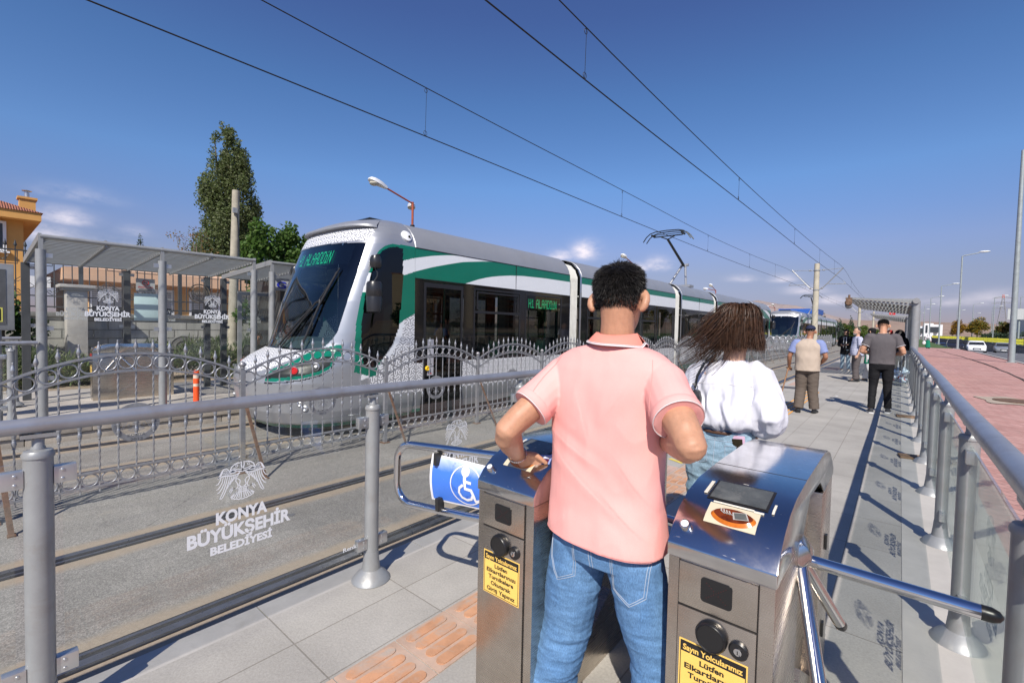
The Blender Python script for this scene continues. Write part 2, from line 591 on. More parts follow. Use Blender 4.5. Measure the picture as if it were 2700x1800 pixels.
def ground_mats():
 global m_asphalt, m_platform, m_pink, m_road, m_soil, m_lawn, m_farplat, m_steelrail, m_tactile, m_hill, m_hillfar
 t = NT('trackbed_asphalt')
 sep = t.n("ShaderNodeSeparateXYZ")
 t.l(t.tc.outputs['Object'], sep.inputs[0])
 vo = t.n("ShaderNodeTexVoronoi")
 vo.inputs['Scale'].default_value = 150
 t.l(t.tc.outputs['Object'], vo.inputs['Vector'])
 sp = t.n("ShaderNodeSeparateColor")
 t.l(vo.outputs['Color'], sp.inputs[0])
 chips = t.ramp(sp.outputs[0], [(0, (.165, .156, .142)), (.55, (.245, .234, .215)), (1, (.35, .332, .30))])
 big = t.ramp(t.noise(.9, 6, .65, dist=.5), [(.3, .74), (.7, 1.18)])
 base = t.mix(1.0, chips, big, 'MULTIPLY')
 patch = t.ramp(t.noise(2.2, 7, .7, dist=1.0), [(.58, 0), (.66, 1)])
 base = t.mix(t.math('MULTIPLY', patch, .35), base, (.30, .27, .22))
 st = t.ramp(t.noise(1, 6, .7, t.mapping(scale=(2.2, .16, 1)), dist=.4), [(.5, 0), (.72, 1)])
 base = t.mix(t.math('MULTIPLY', st, .45), base, (.12, .115, .108))
 vc = t.n("ShaderNodeTexVoronoi", feature='DISTANCE_TO_EDGE')
 vc.inputs['Scale'].default_value = .55
 t.l(t.mapping(scale=(1, .55, 1)), vc.inputs['Vector'])
 ck = t.ramp(t.math('ADD', vc.outputs['Distance'], t.math('MULTIPLY', t.noise(9, 5, .7), .02)), [(.0095, 1), (.0125, 0)])
 base = t.mix(t.math('MULTIPLY', ck, t.ramp(t.noise(.7, 2), [(.45, 0), (.6, .6)])), base, (.06, .055, .05))
 d = None
 for xr in (-3.15, -4.59, -6.97, -8.41):
  e = t.math('ABSOLUTE', t.math('SUBTRACT', sep.outputs[0], xr))
  d = e if d is None else t.math('MINIMUM', d, e)
 dn = t.math('ADD', d, t.math('MULTIPLY', t.math('SUBTRACT', t.noise(3.5, 6, .7), .5), .16))
 sand = t.ramp(dn, [(.17, 1), (.25, 0)])
 sandc = t.mix(t.noise(30, 5, .7), (.26, .20, .14), (.40, .33, .245))
 col = t.mix(t.math('MULTIPLY', sand, .85), base, sandc)
 h = t.math('ADD', sp.outputs[1], t.math('MULTIPLY', t.noise(25, 5, .7), .7))
 m_asphalt = t.done(t.pbsdf(col, .88, 0, t.bump(h, .45, .006), .3))
 t = NT('platform_slabs')
 br = t.n("ShaderNodeTexBrick")
 br.offset = 0.0
 br.inputs['Scale'].default_value = 1
 br.inputs['Mortar Size'].default_value = .004
 br.inputs['Mortar Smooth'].default_value = .3
 br.inputs['Brick Width'].default_value = .31
 br.inputs['Row Height'].default_value = .62
 br.inputs['Color1'].default_value = (.375, .355, .322, 1)
 br.inputs['Color2'].default_value = (.405, .385, .35, 1)
 br.inputs['Mortar'].default_value = (.255, .235, .205, 1)
 t.l(t.mapping(loc=(.24, .27, 0)), br.inputs['Vector'])
 n1 = t.ramp(t.noise(1.3, 7, .65, dist=.4), [(.28, .80), (.72, 1.12)])
 col = t.mix(1.0, br.outputs[0], n1, 'MULTIPLY')
 n2 = t.ramp(t.noise(90, 4, .7), [(.3, .84), (.7, 1.12)])
 col = t.mix(1.0, col, n2, 'MULTIPLY')
 spots = t.ramp(t.noise(7, 8, .75, dist=.3), [(.69, 0), (.73, 1)])
 col = t.mix(t.math('MULTIPLY', spots, .45), col, (.14, .13, .12))
 h = t.math('ADD', t.math('MULTIPLY', br.outputs['Fac'], -1.3), t.math('ADD', t.noise(45, 5, .7), t.math('MULTIPLY', t.noise(200, 3), .5)))
 m_platform = t.done(t.pbsdf(col, .82, 0, t.bump(h, .32, .005), .35))
 t = NT('pink_block_paving')
 br = t.n("ShaderNodeTexBrick")
 br.inputs['Scale'].default_value = 1
 br.inputs['Mortar Size'].default_value = .006
 br.inputs['Brick Width'].default_value = .22
 br.inputs['Row Height'].default_value = .11
 br.inputs['Color1'].default_value = (.43, .225, .195, 1)
 br.inputs['Color2'].default_value = (.53, .31, .275, 1)
 br.inputs['Mortar'].default_value = (.26, .16, .14, 1)
 t.l(t.mapping(rot=(0, 0, R(45))), br.inputs['Vector'])
 n1 = t.ramp(t.noise(.7, 7, .65, dist=.5), [(.28, .80), (.72, 1.15)])
 col = t.mix(1.0, br.outputs[0], n1, 'MULTIPLY')
 ds = t.ramp(t.noise(1.6, 8, .7, dist=.8), [(.56, 0), (.7, 1)])
 col = t.mix(t.math('MULTIPLY', ds, .5), col, (.46, .38, .32))
 m_pink = t.done(t.pbsdf(col, .85, 0, t.bump(t.math('ADD', t.math('MULTIPLY', br.outputs['Fac'], -1.0), t.noise(40, 5)), .3, .006), .3))
 m_road = mat('road_asphalt', (.13, .13, .135), .8, 0, var=.25, vscale=1.2, bump=.3, bscale=80)
 m_soil = mat('dry_soil', (.30, .235, .17), .95, 0, var=.3, vscale=.8, bump=.5, bscale=9, bdist=.03, dirt=.5, dirtcol=(.13, .13, .06))
 m_lawn = mat('lawn_green', (.065, .115, .028), .9, 0, var=.4, vscale=1.5, bump=.8, bscale=30, bdist=.05)
 m_farplat = mat('far_platform_concrete', (.40, .37, .33), .85, 0, var=.18, vscale=1.6, bump=.3, bscale=60, dirt=.4, dirtcol=(.22, .19, .16))
 m_steelrail = mat('rail_steel', (.23, .23, .25), .3, .85, var=.2, vscale=12)
 m_tactile = mat('orange_tactile', (.52, .27, .15), .8, 0, var=.22, vscale=7, bump=.3, bscale=80, dirt=.9, dirtcol=(.40, .35, .30))
 t = NT('dry_hillside')
 n1 = t.ramp(t.noise(.012, 9, .68, dist=.4), [(.3, (.225, .15, .11)), (.55, (.30, .215, .165)), (.75, (.16, .125, .09))])
 m_hill = t.done(t.pbsdf(n1, .95, 0, t.bump(t.noise(.03, 8, .7), .6, 6)))
 t = NT('far_mountain')
 n1 = t.ramp(t.noise(.004, 9, .68, dist=.4), [(.3, (.27, .215, .20)), (.7, (.36, .29, .26))])
 m_hillfar = t.done(t.pbsdf(n1, .95, 0, t.bump(t.noise(.01, 8, .7), .8, 25)))
ground_mats()
# ---------------------------------------------------------------- ground and pavements
def struct(name, mb, m, **kw):
 o = mb.build(name, m, **kw)
 o['kind'] = 'structure'
 return o
Z0 = -0.27          # level of the track bed
# open land all round, one sheet reaching the horizon; it dips under the road ramp
mb = MB()
xs = [-9000, -3000, -900, -300, -100, -40, -13.5, -9.02, -5.0, -2.5, 0, 5, 5.45, 15.0, 15.2, 40, 120, 400, 1500, 5000, 9000]
ys = [-3000, -600, -100, -20, 0, 20, 60, 80, 110, 150, 200, 290, 400, 700, 1500, 4000, 9000]
def ramp_z(y):
 return 0.0 if y < 60 else (-0.0215 * (min(y, 300) - 60))
vs = [(x, y, (-0.36 if x < 5.2 or x > 15.1 else ramp_z(y) - .36)) for y in ys for x in xs]
fs = [(j * len(xs) + i, j * len(xs) + i + 1, (j + 1) * len(xs) + i + 1, (j + 1) * len(xs) + i) for j in range(len(ys) - 1) for i in range(len(xs) - 1)]
mb.add(vs, fs, 0, False)
struct('ground', mb, m_soil)
mb = MB()
mb.box2((-9.06, -12, Z0 - .2), (-2.5, 140, Z0))
struct('track_bed', mb, m_asphalt)
# rails set in rubber: a steel head, a groove and a lip
for xr in (-3.15, -4.59, -6.97, -8.41):
 mb = MB()
 s = 1 if xr in (-4.59, -8.41) else -1
 mb.box2((xr - .085, -12, Z0 - .05), (xr + .085, 140, Z0 + .003), mi=1)
 mb.box2((xr - .035 * s - .03, -12, Z0 - .04), (xr - .035 * s + .03, 140, Z0 + .012), mi=0)
 mb.box2((xr + .05 * s - .012, -12, Z0 - .04), (xr + .05 * s + .012, 140, Z0 + .009), mi=0)
 struct('track_rail', mb, [m_steelrail, m_darkrubber])
mb = MB()
mb.box2((-2.38, -6, -.31), (.62, 62, 0))
struct('platform', mb, m_platform)
mb = MB()
for k in range(-6, 62):
 mb.box2((-2.53, k + .003 - .03, -.31), (-2.383, k + .997 - .03, -.002))
o = struct('platform_edge_kerb', mb, m_concrete)
# slender concrete slip in front of the right-hand railing, laid on the slabs
mb = MB()
mb.box2((.065, -6, 0), (.62, 62, .004))
struct('platform_border_slab', mb, mat('border_concrete', (.45, .425, .385), .85, 0, var=.12, vscale=2.5, bump=.25, bscale=60))
mb = MB()
nx, ny = 10, 46
vs, fs = [], []
for j in range(ny + 1):
 for i in range(nx + 1):
  x = .622 + (5.3 - .622) * i / nx
  y = -6 + 84.0 * j / ny
  z = .012 * math.sin(x * 1.7 + y * .3) * min(1, max(0, (y - 1) / 5)) - .03 - (0 if y < 60 else (y - 60) * .006)
  vs.append((x, y, z))
fs = [(j * (nx + 1) + i, j * (nx + 1) + i + 1, (j + 1) * (nx + 1) + i + 1, (j + 1) * (nx + 1) + i) for j in range(ny) for i in range(nx)]
mb.add(vs, fs)
struct('pavement', mb, m_pink)
# dark open joint wandering along the pavement, and the bare patch round a manhole
mb = MB()
pts = [(1.75, 8), (2.2, 12), (2.9, 18), (3.38, 24), (3.62, 36), (3.4, 46), (3.1, 54), (2.9, 66)]
fine = []
for (x0, y0), (x1, y1) in zip(pts[:-1], pts[1:]):
 for k in range(6):
  f = k / 6
  fine.append((x0 + (x1 - x0) * f + random.uniform(-.03, .03), y0 + (y1 - y0) * f))
ribbon(mb, fine, [random.uniform(.04, .10) for _ in fine], (0, 0, -.008), (1, 0, 0), (0, 1, 0))
struct('pavement_crack', mb, mat('dark_joint', (.07, .05, .04), .9))
mb = MB()
blob = [(2.05 + .62 * math.cos(a) * (1 + .25 * math.sin(3 * a + 1)), 15.7 + .85 * math.sin(a) * (1 + .2 * math.sin(5 * a))) for a in [2 * PI * k / 40 for k in range(40)]]
flat_poly(mb, blob, (0, 0, -.006), (1, 0, 0), (0, 1, 0))
struct('concrete_patch', mb, mat('sandy_concrete', (.40, .33, .26), .9, var=.3, vscale=4, bump=.5))
mb = MB()
mb.lathe((2.15, 15.7, 0), [(.42, -.01), (.42, .012), (.38, .018), (.36, .012), (0, .012)], 28)
tag(mb.build('manhole_cover', m_rust), 'dark round manhole cover in a concrete patch on the pink pavement', 'manhole cover')
mb = MB()
vs, fs = [], []
YR = [-20, 20, 40, 60, 75, 90, 110, 140, 180, 230, 300]
for y in YR:
 for x in (5.45, 8.6, 11.8, 15.05):
  vs.append((x, y, ramp_z(y) - .12))
fs = [(j * 4 + i, j * 4 + i + 1, (j + 1) * 4 + i + 1, (j + 1) * 4 + i) for j in range(len(YR) - 1) for i in range(3)]
mb.add(vs, fs)
struct('road', mb, m_road)
mb = MB()
for xl in (8.6, 11.8):
 for y in range(10, 200, 6):
  z = (ramp_z(y) + ramp_z(y + 3)) / 2 - .12
  mb.quad((xl - .06, y, ramp_z(y) - .115), (xl + .06, y, ramp_z(y) - .115), (xl + .06, y + 3, ramp_z(y + 3) - .115), (xl - .06, y + 3, ramp_z(y + 3) - .115))
struct('road_marking', mb, m_white)
mb = MB()
for y in range(-20, 300, 5):
 a, b = ramp_z(y), ramp_z(y + 5)
 mb.add([(5.28, y, a - .3), (5.46, y, a - .3), (5.46, y + 4.99, b - .3), (5.28, y + 4.99, b - .3), (5.28, y, a + .02), (5.46, y, a + .02), (5.46, y + 4.99, b + .02), (5.28, y + 4.99, b + .02)],
           [(0, 1, 2, 3), (4, 5, 6, 7), (0, 1, 5, 4), (1, 2, 6, 5), (2, 3, 7, 6), (3, 0, 4, 7)], 0, False)
struct('road_kerb', mb, m_concrete)
# lawn beyond the end of the pavement
mb = MB()
for (x0, x1, y0, y1) in ((.5, 5.2, 78.0, 420), (15.7, 60, 60, 420)):
 n, k = 8, 30
 vs = [(x0 + (x1 - x0) * i / n, y0 + (y1 - y0) * (j / k) ** 1.6, -.19 + .02 * math.sin(i * 2.1 + j)) for j in range(k + 1) for i in range(n + 1)]
 fs = [(j * (n + 1) + i, j * (n + 1) + i + 1, (j + 1) * (n + 1) + i + 1, (j + 1) * (n + 1) + i) for j in range(k) for i in range(n)]
 mb.add(vs, fs)
struct('lawn', mb, m_lawn)
# far platform with two courses of kerb blocks
mb = MB()
mb.box2((-13.2, -8, -.36), (-9.30, 62, -.03))
struct('far_platform', mb, m_farplat)
mb = MB()
for k in range(-8, 50):
 a = k * 1.18
 mb.box2((-9.30, a, -.15), (-8.93, a + 1.172, -.032))
 mb.box2((-9.30, a + .5, -.36), (-8.955, a + 1.672, -.158))
struct('far_platform_kerb', mb, m_kerbstone, bevel=.008)
mb = MB()
mb.box2((-17.1, -20, -.36), (-13.2, 70, -.10))
struct('planting_bed', mb, m_soil)
# tactile guidance strip: 30 cm tiles with long raised bars; further on the paint is fresh orange
mb = MB()
y = -1.5
while y < 6.3:
 mb.box2((-1.768, y + .004, 0), (-1.46, y + .306, .005), mi=0)
 for k in range(4):
  xx = -1.768 + .045 + k * .073
  poly = [(xx + .026 * math.cos(R(a)), y + .275 - .026 + .026 * math.sin(R(a))) for a in range(0, 181, 30)] + [(xx + .026 * math.cos(R(a)), y + .035 + .026 + .026 * math.sin(R(a))) for a in range(180, 361, 30)]
  mb.prism(poly, 'z', .005, .0105, mi=1)
 y += .31
struct('tactile_strip', mb, [mat('tactile_base', (.47, .33, .25), .85, 0, var=.2, vscale=6, bump=.3, dirt=.5, dirtcol=(.4, .36, .32)), m_tactile])
m_freshorange = mat('fresh_orange_paint', (.78, .36, .06), .75, 0, var=.15, vscale=10, dirt=.3, dirtcol=(.4, .35, .3))
mb = MB()
for k in range(4):
 xx = -1.735 + k * .078
 for q in range(24):
  mb.box2((xx - .013, 6.3 + q * .31, 0), (xx + .013, 6.3 + q * .31 + .29, .007))
struct('tactile_line', mb, m_freshorange)
mb = MB()
for (a, b) in ((-2.37, -1.78),):
 for yy in (4.05, 4.36, 4.67, 14.9, 15.2, 15.5, 15.8, 22.4, 22.7, 23, 23.3, 23.6, 23.9):
  mb.box2((a, yy, 0), (b, yy + .3, .004))
  for k in range(8):
   mb.box2((a + .02 + k * .073, yy + .02, .004), (a + .055 + k * .073, yy + .28, .008))
struct('tactile_crossing', mb, mat('faded_pink_tactile', (.47, .33, .27), .85, 0, var=.2, vscale=5, bump=.3, dirt=.5, dirtcol=(.4, .36, .32)))
mb = MB()
mb.quad((-2.0, 5.22, .004), (-1.82, 5.14, .004), (-1.80, 5.19, .004), (-1.98, 5.27, .004))
mb.quad((-2.02, 5.36, .004), (-1.80, 5.27, .004), (-1.78, 5.32, .004), (-2.0, 5.41, .004))
struct('yellow_marking', mb, mat('yellow_paint', (.70, .55, .10), .8, var=.2, vscale=12, dirt=.4, dirtcol=(.4, .37, .33)))
mb = MB()
mb.box2((-2.45, 14.0, 0), (-1.76, 14.45, .006))
tag(mb.build('drain_plate', mat('dark_grating', (.10, .095, .10), .7, .3, bump=.4, bscale=120)), 'dark grey drain plate let into the platform ahead of the walking stick', 'drain cover')
m_oldwood = mat('weathered_wood', (.20, .125, .075), .8, 0, var=.45, vscale=14, bump=.5, bscale=60)
for (x, y, L, W, a, lab) in ((.30, 7.40, .52, .20, 9, 'short weathered board covering a gap beside the third railing post'), (.20, 10.95, .40, .22, 4, 'speckled brown board lying beside the railing past the man in grey')):
 mb = MB()
 rt = Matrix.Rotation(R(a), 3, 'Z')
 for k in range(3):
  mb.box(Vector((x, y, .018)) + rt @ Vector((0, (k - 1) * W / 3, 0)), (L, W / 3 - .006, .024), rt)
 tag(mb.build('wood_board', m_oldwood, bevel=.003), lab, 'board')
# small litter blown against the rails
for i, (x, y, z, lab) in enumerate(((-3.9, 15.5, Z0, 'scrap of white paper lying on the near track far ahead'), (-4.2, 1.9, Z0, 'small grey flattened scrap on the near track behind the glass panel'), (-1.1, 13.3, 0, 'white scrap on the platform near the old man'), (-3.5, 4.2, Z0, 'rusty leaf between the near rails'), (2.6, 9.5, -.03, 'pale paper scrap on the pink pavement'))):
 mb = MB()
 a = i * 1.3
 pts = [(.035 * (1 + .5 * math.sin(k * 2.1 + i)) * math.cos(a + k * PI / 4), .035 * math.sin(a + k * PI / 4)) for k in range(8)]
 mb.prism([(x + p, y + q) for p, q in pts], 'z', z + .001, z + .004)
 tag(mb.build('litter', m_white if i in (0, 2, 4) else (m_rust if i == 3 else m_road)), lab, 'litter')
# ---------------------------------------------------------------- hills
def ridge(name, m, pts, depth, base, seed, amp, nx=220, ny=14):
 """a hill whose crest passes through pts (x, y, z)"""
 g = np.random.default_rng(seed)
 ph = g.uniform(0, 6.28, 24)
 P = np.array(pts, float)
 tt = np.linspace(0, len(P) - 1, nx + 1)
 idx = np.arange(len(P))
 cx, cy, cz = (np.interp(tt, idx, P[:, k]) for k in range(3))
 vs, fs = [], []
 for j in range(ny + 1):
  f = j / ny
  s = -1 + 2 * f
  prof = (1 - abs(s) ** 1.5)
  for i in range(nx + 1):
   nz = sum(math.sin(i * (.09 + .11 * k) + ph[k] + s * (1.5 + k * .8)) / (1 + k * .8) for k in range(10))
   z = base + (cz[i] - base) * prof + amp * nz * (1 - .75 * (abs(s) < .08)) * (1 - abs(s))
   vs.append((cx[i], cy[i] + s * depth, z))
 for j in range(ny):
  for i in range(nx):
   fs.append((j * (nx + 1) + i, j * (nx + 1) + i + 1, (j + 1) * (nx + 1) + i + 1, (j + 1) * (nx + 1) + i))
 mb = MB()
 mb.add(vs, fs)
 struct(name, mb, m, sharp=0)
ridge('far_mountain', m_hillfar, [(-5200, 6000, 330), (-3600, 6000, 420), (-2700, 6000, 300), (-1900, 6000, 330), (-1490, 6000, 335), (-1290, 6000, 365), (-1130, 6000, 325), (-900, 6000, 290), (-580, 6000, 190), (-220, 6000, 100), (300, 6000, 40)], 1500, -8, 3, 9)
ridge('near_hill', m_hill, [(-2600, 2600, 20), (-1200, 2600, 62), (-640, 2600, 76), (-330, 2600, 62), (-130, 2600, 60), (52, 2600, 56), (160, 2600, 52), (280, 2600, 48.5), (420, 2600, 44), (800, 2600, 40), (1800, 2600, 46), (3600, 2600, 30)], 620, -6, 5, 1.6)
# ================================================================= tram
m_silver = mat('tram_silver_paint', (.40, .415, .44), .32, .55, var=.03, vscale=2, rvar=.03, spec=.5)
m_roofsilver = mat('tram_roof_paint', (.33, .34, .36), .45, .4, var=.05, vscale=1.5, dirt=.15, dirtcol=(.25, .23, .2))
m_green = mat('tram_green_paint', (.004, .155, .098), .22, 0, var=.04, vscale=2, spec=.5)
m_tramwhite = mat('tram_white_paint', (.74, .765, .79), .25, 0, var=.02)
m_tramgrey = mat('tram_grey_skirt', (.30, .315, .32), .4, .3, var=.06, dirt=.3, dirtcol=(.2, .18, .15))
m_blackgloss = mat('black_gloss_panel', (.010, .010, .011), .06, 0, var=.1, rvar=.01)
m_bellow = mat('bellows_fabric', (.52, .52, .49), .75, 0, var=.08, vscale=4, dirt=.35, dirtcol=(.3, .28, .24))
m_darkmetal = mat('dark_metal', (.03, .034, .032), .4, .5)
m_under = mat('underfloor_black', (.012, .012, .012), .8)
m_led = emit_mat('green_led', (.02, .9, .38), 1.3)
def tram_glass(name, dens, refl):
 t = NT(name)
 tr = t.n("ShaderNodeBsdfTransparent")
 tr.inputs[0].default_value = dens + (1,)
 gl = t.n("ShaderNodeBsdfGlossy")
 gl.inputs['Roughness'].default_value = 0.0
 gl.inputs[0].default_value = (1, 1, 1, 1)
 w = t.bump(t.noise(.8, 2), .02, .02)
 t.l(w, gl.inputs['Normal'])
 m1 = t.n("ShaderNodeMixShader")
 t.l(t.math('MULTIPLY', schlick(t), refl, clamp=True), m1.inputs[0])
 t.l(tr.outputs[0], m1.inputs[1])
 t.l(gl.outputs[0], m1.inputs[2])
 return t.done(m1.outputs[0])
m_sidewin = tram_glass('tinted_side_glass', (.24, .26, .25), 1.0)
m_windscreen = tram_glass('windscreen_glass', (.34, .42, .42), 1.5)
def pattern_mat(name, scale, fg=(.20, .205, .225), bg=(.74, .75, .77), rough=.28):
 """white ground with interlaced chevrons set in hexagons (uv in metres)"""
 t = NT(name)
 uv = t.n("ShaderNodeUVMap")
 sp = t.n("ShaderNodeSeparateXYZ")
 t.l(uv.outputs[0], sp.inputs[0])
 x = t.math('MULTIPLY', sp.outputs[0], scale)
 y = t.math('MULTIPLY', sp.outputs[1], scale)
 S3 = math.sqrt(3)
 def cell(ox, oy):
  gx = t.math('SUBTRACT', t.math('FLOORED_MODULO', t.math('ADD', x, ox), 1.0), .5)
  gy = t.math('SUBTRACT', t.math('FLOORED_MODULO', t.math('ADD', y, oy), S3), S3 / 2)
  return gx, gy, t.math('ADD', t.math('MULTIPLY', gx, gx), t.math('MULTIPLY', gy, gy))
 x, y = y, x
 ax, ay, al = cell(0, 0)
 bx, by, bl = cell(.5, S3 / 2)
 pick = t.math('LESS_THAN', al, bl)
 def sel(a, b):
  return t.math('ADD', t.math('MULTIPLY', pick, a), t.math('MULTIPLY', t.math('SUBTRACT', 1.0, pick), b))
 gy, gx = sel(ax, bx), sel(ay, by)
 m = None
 for ang in (90, 210, 330):
  d = t.math('ADD', t.math('MULTIPLY', gx, math.cos(R(ang))), t.math('MULTIPLY', gy, math.sin(R(ang))))
  m = d if m is None else t.math('MAXIMUM', m, d)
 r2 = t.math('ADD', t.math('MULTIPLY', gx, gx), t.math('MULTIPLY', gy, gy))
 b = t.math('SQRT', t.math('MAXIMUM', t.math('SUBTRACT', r2, t.math('MULTIPLY', m, m)), 0.0))
 f = t.math('SUBTRACT', t.math('MULTIPLY', m, .866), t.math('MULTIPLY', b, .5))   # distance to the nearest spoke
 st = t.math('FLOORED_MODULO', t.math('ADD', t.math('DIVIDE', f, .235), .2), 1.0)
 line = t.math('LESS_THAN', st, .40)
 open_ = t.math('GREATER_THAN', b, .05)
 line = t.math('MULTIPLY', line, t.math('MAXIMUM', open_, t.math('LESS_THAN', f, .06)))
 col = t.mix(line, bg, fg)
 return t.done(t.pbsdf(col, rough, 0.0))
m_pattern = pattern_mat('livery_lattice', 6.0)
m_pattern_front = pattern_mat('livery_lattice_front', 6.5)
NOSE_LV = np.array([(.17, 2.97, 4.3, 1.15), (.25, 2.88, 4.3, 1.22), (.42, 2.79, 4.3, 1.26), (.65, 2.75, 4.28, 1.272), (.85, 2.74, 4.25, 1.275), (1.0, 2.78, 4.25, 1.275), (1.1, 2.87, 4.25, 1.275),
     (1.2, 3.02, 4.25, 1.275), (1.28, 3.2, 4.25, 1.275), (1.33, 3.31, 4.25, 1.275), (1.45, 3.37, 4.25, 1.275), (1.6, 3.42, 4.25, 1.275), (2.1, 3.58, 4.3, 1.275), (2.6, 3.76, 4.4, 1.27),
     (3.05, 3.94, 4.55, 1.262), (3.15, 3.98, 4.6, 1.24), (3.25, 4.02, 4.65, 1.2), (3.36, 4.08, 4.75, 1.12), (3.46, 4.2, 4.85, 1.0), (3.54, 4.42, 4.92, .85), (3.58, 4.65, 4.96, .6), (3.6, 4.85, 4.99, .3), (3.605, 4.99, 5.0, .02)])
SEAM = 5.0
TRAM_Y0 = 19.0
TRAM_MIRROR = 37.94
def nose_par(z):
 return [float(np.interp(z, NOSE_LV[:, 0], NOSE_LV[:, k])) for k in (1, 2, 3)]
def nose_pt(z, t):
 y0, y1, w = nose_par(z)
 n = 2.8
 return (w * abs(math.sin(t)) ** (2 / n) * (1 if t >= 0 else -1), y1 - (y1 - y0) * abs(math.cos(t)) ** (2 / n), z)
def in_poly(x, y, P):
 c = False
 j = len(P) - 1
 for i in range(len(P)):
  if (P[i][1] > y) != (P[j][1] > y) and x < (P[j][0] - P[i][0]) * (y - P[i][1]) / (P[j][1] - P[i][1]) + P[i][0]:
   c = not c
  j = i
 return c
def smooth_poly(P, n=6):
 """closed Catmull-Rom through P"""
 out = []
 N = len(P)
 for i in range(N):
  p0, p1, p2, p3 = (P[(i + k - 1) % N] for k in range(4))
  for q in range(n):
   t = q / n
   out.append(tuple(.5 * (2 * p1[k] + (p2[k] - p0[k]) * t + (2 * p0[k] - 5 * p1[k] + 4 * p2[k] - p3[k]) * t * t + (3 * p1[k] - p0[k] - 3 * p2[k] + p3[k]) * t ** 3) for k in (0, 1)))
 return out
CABWIN = [(4.75, 2.55), (4.75, 3.02)] + [(4.62, 3.03), (4.48, 3.0), (4.36, 2.94), (4.25, 2.80), (4.15, 2.53), (4.05, 2.17), (3.99, 1.74), (3.985, 1.3), (4.03, 1.08), (4.11, 1.03), (4.22, 1.06), (4.40, 1.22), (4.56, 1.43), (4.67, 1.68), (4.71, 2.05), (4.735, 2.4)]
GREENFRONT = [(3.87, 1.0), (3.88, 1.31), (3.91, 1.73), (3.99, 2.16), (4.11, 2.53), (4.2, 2.75), (4.29, 2.92), (4.40, 3.02), (4.55, 3.07), (4.78, 3.08), (5.1, 3.085), (5.1, 2.0), (4.70, 1.775), (4.6, 1.6), (4.2, .9)]
CRESCENT = [(4.70, 1.775), (4.80, 1.84), (4.74, 1.59), (4.66, 1.42), (4.54, 1.26), (4.40, 1.09), (4.11, .90), (3.95, .86), (4.0, 1.0), (4.35, 1.15), (4.56, 1.4)]
def w1_top(y):
 return float(np.interp(y, [4.2, 4.75, 5.02, 5.4, 5.78, 6.13, 6.5], [2.56, 2.82, 2.90, 2.985, 3.045, 3.075, 3.09]))
def w1_bot(y):
 return float(np.interp(y, [4.2, 4.75, 5.02, 5.4, 5.78, 6.13, 6.7, 7.32], [2.25, 2.57, 2.67, 2.785, 2.88, 2.96, 3.04, 3.10]))
def w2_top(y):
 return float(np.interp(y, [6.0, 6.18, 6.4, 6.56, 6.85, 7.15, 7.5, 7.94, 8.8, 9.83], [2.5, 2.55, 2.62, 2.67, 2.74, 2.79, 2.835, 2.87, 2.895, 2.90]))
def windscreen_half(z):
 return float(np.interp(z, [1.3, 1.34, 1.40, 1.5, 1.62, 2.04, 2.55, 3.06], [.80, .9, .99, 1.05, 1.09, 1.115, 1.13, 1.11]))
def nose_region(x, y, z):
 ax = abs(x)
 wmax = windscreen_half(z)
 if 1.315 < z < 3.045 + .03 * (1 - ax) and ax < wmax and y < 4.3:
  return 'windscreen'
 if y > 3.9 and in_poly(y, z, CABWIN):
  return 'cab_window'
 if z > 3.085:
  if z < 3.30 and ax < 1.12 and y < 4.3:
   return 'pattern'
  return 'silver'
 if y > 3.85 and in_poly(y, z, GREENFRONT):
  if w1_bot(y) < z < w1_top(y):
   return 'white'
  return 'green'
 if y > 3.9 and in_poly(y, z, CRESCENT):
  return 'white'
 if y > 4.0 and z > .60 and y > np.interp(z, [.6, .9, 1.12, 1.28, 1.6, 1.9], [4.25, 4.11, 4.40, 4.52, 4.73, 4.78]):
  return 'pattern_side'
 if z < .235:
  return 'green'
 if y > 4.0 and z < .57:
  return 'grey'
 if 1.0 < z < 1.32 and ax < np.interp(z, [1.0, 1.07, 1.22, 1.31], [.35, .62, .79, .84]):
  return 'pattern'
 if .6 < ax and y < 3.72:
  zt = np.interp(y, [2.86, 2.91, 3.1, 3.41, 3.66], [1.00, 1.06, 1.16, 1.33, 1.42])
  zb = np.interp(y, [2.86, 2.91, 3.1, 3.32, 3.53], [.97, 1.045, 1.125, 1.21, 1.25])
  zl = np.interp(y, [2.86, 3.19, 3.36, 3.5, 3.66], [.925, .985, 1.035, 1.11, 1.35])
  if zb < z < zt and ax > .6:
   return 'green'
  if zl < z <= zb and y < 3.56:
   return 'lamp'
  if zl - .045 < z <= zl or (y >= 3.56 and zl < z <= zt):
   return 'green'
  if zl - .075 < z <= zl - .06:
   return 'black'
 if abs(z - np.interp(y, [2.7, 3.6, 3.75, 3.96], [.635, .63, .66, .77])) < .007 and y < 3.97 and ax > .5:
  return 'black'
 return 'silver'
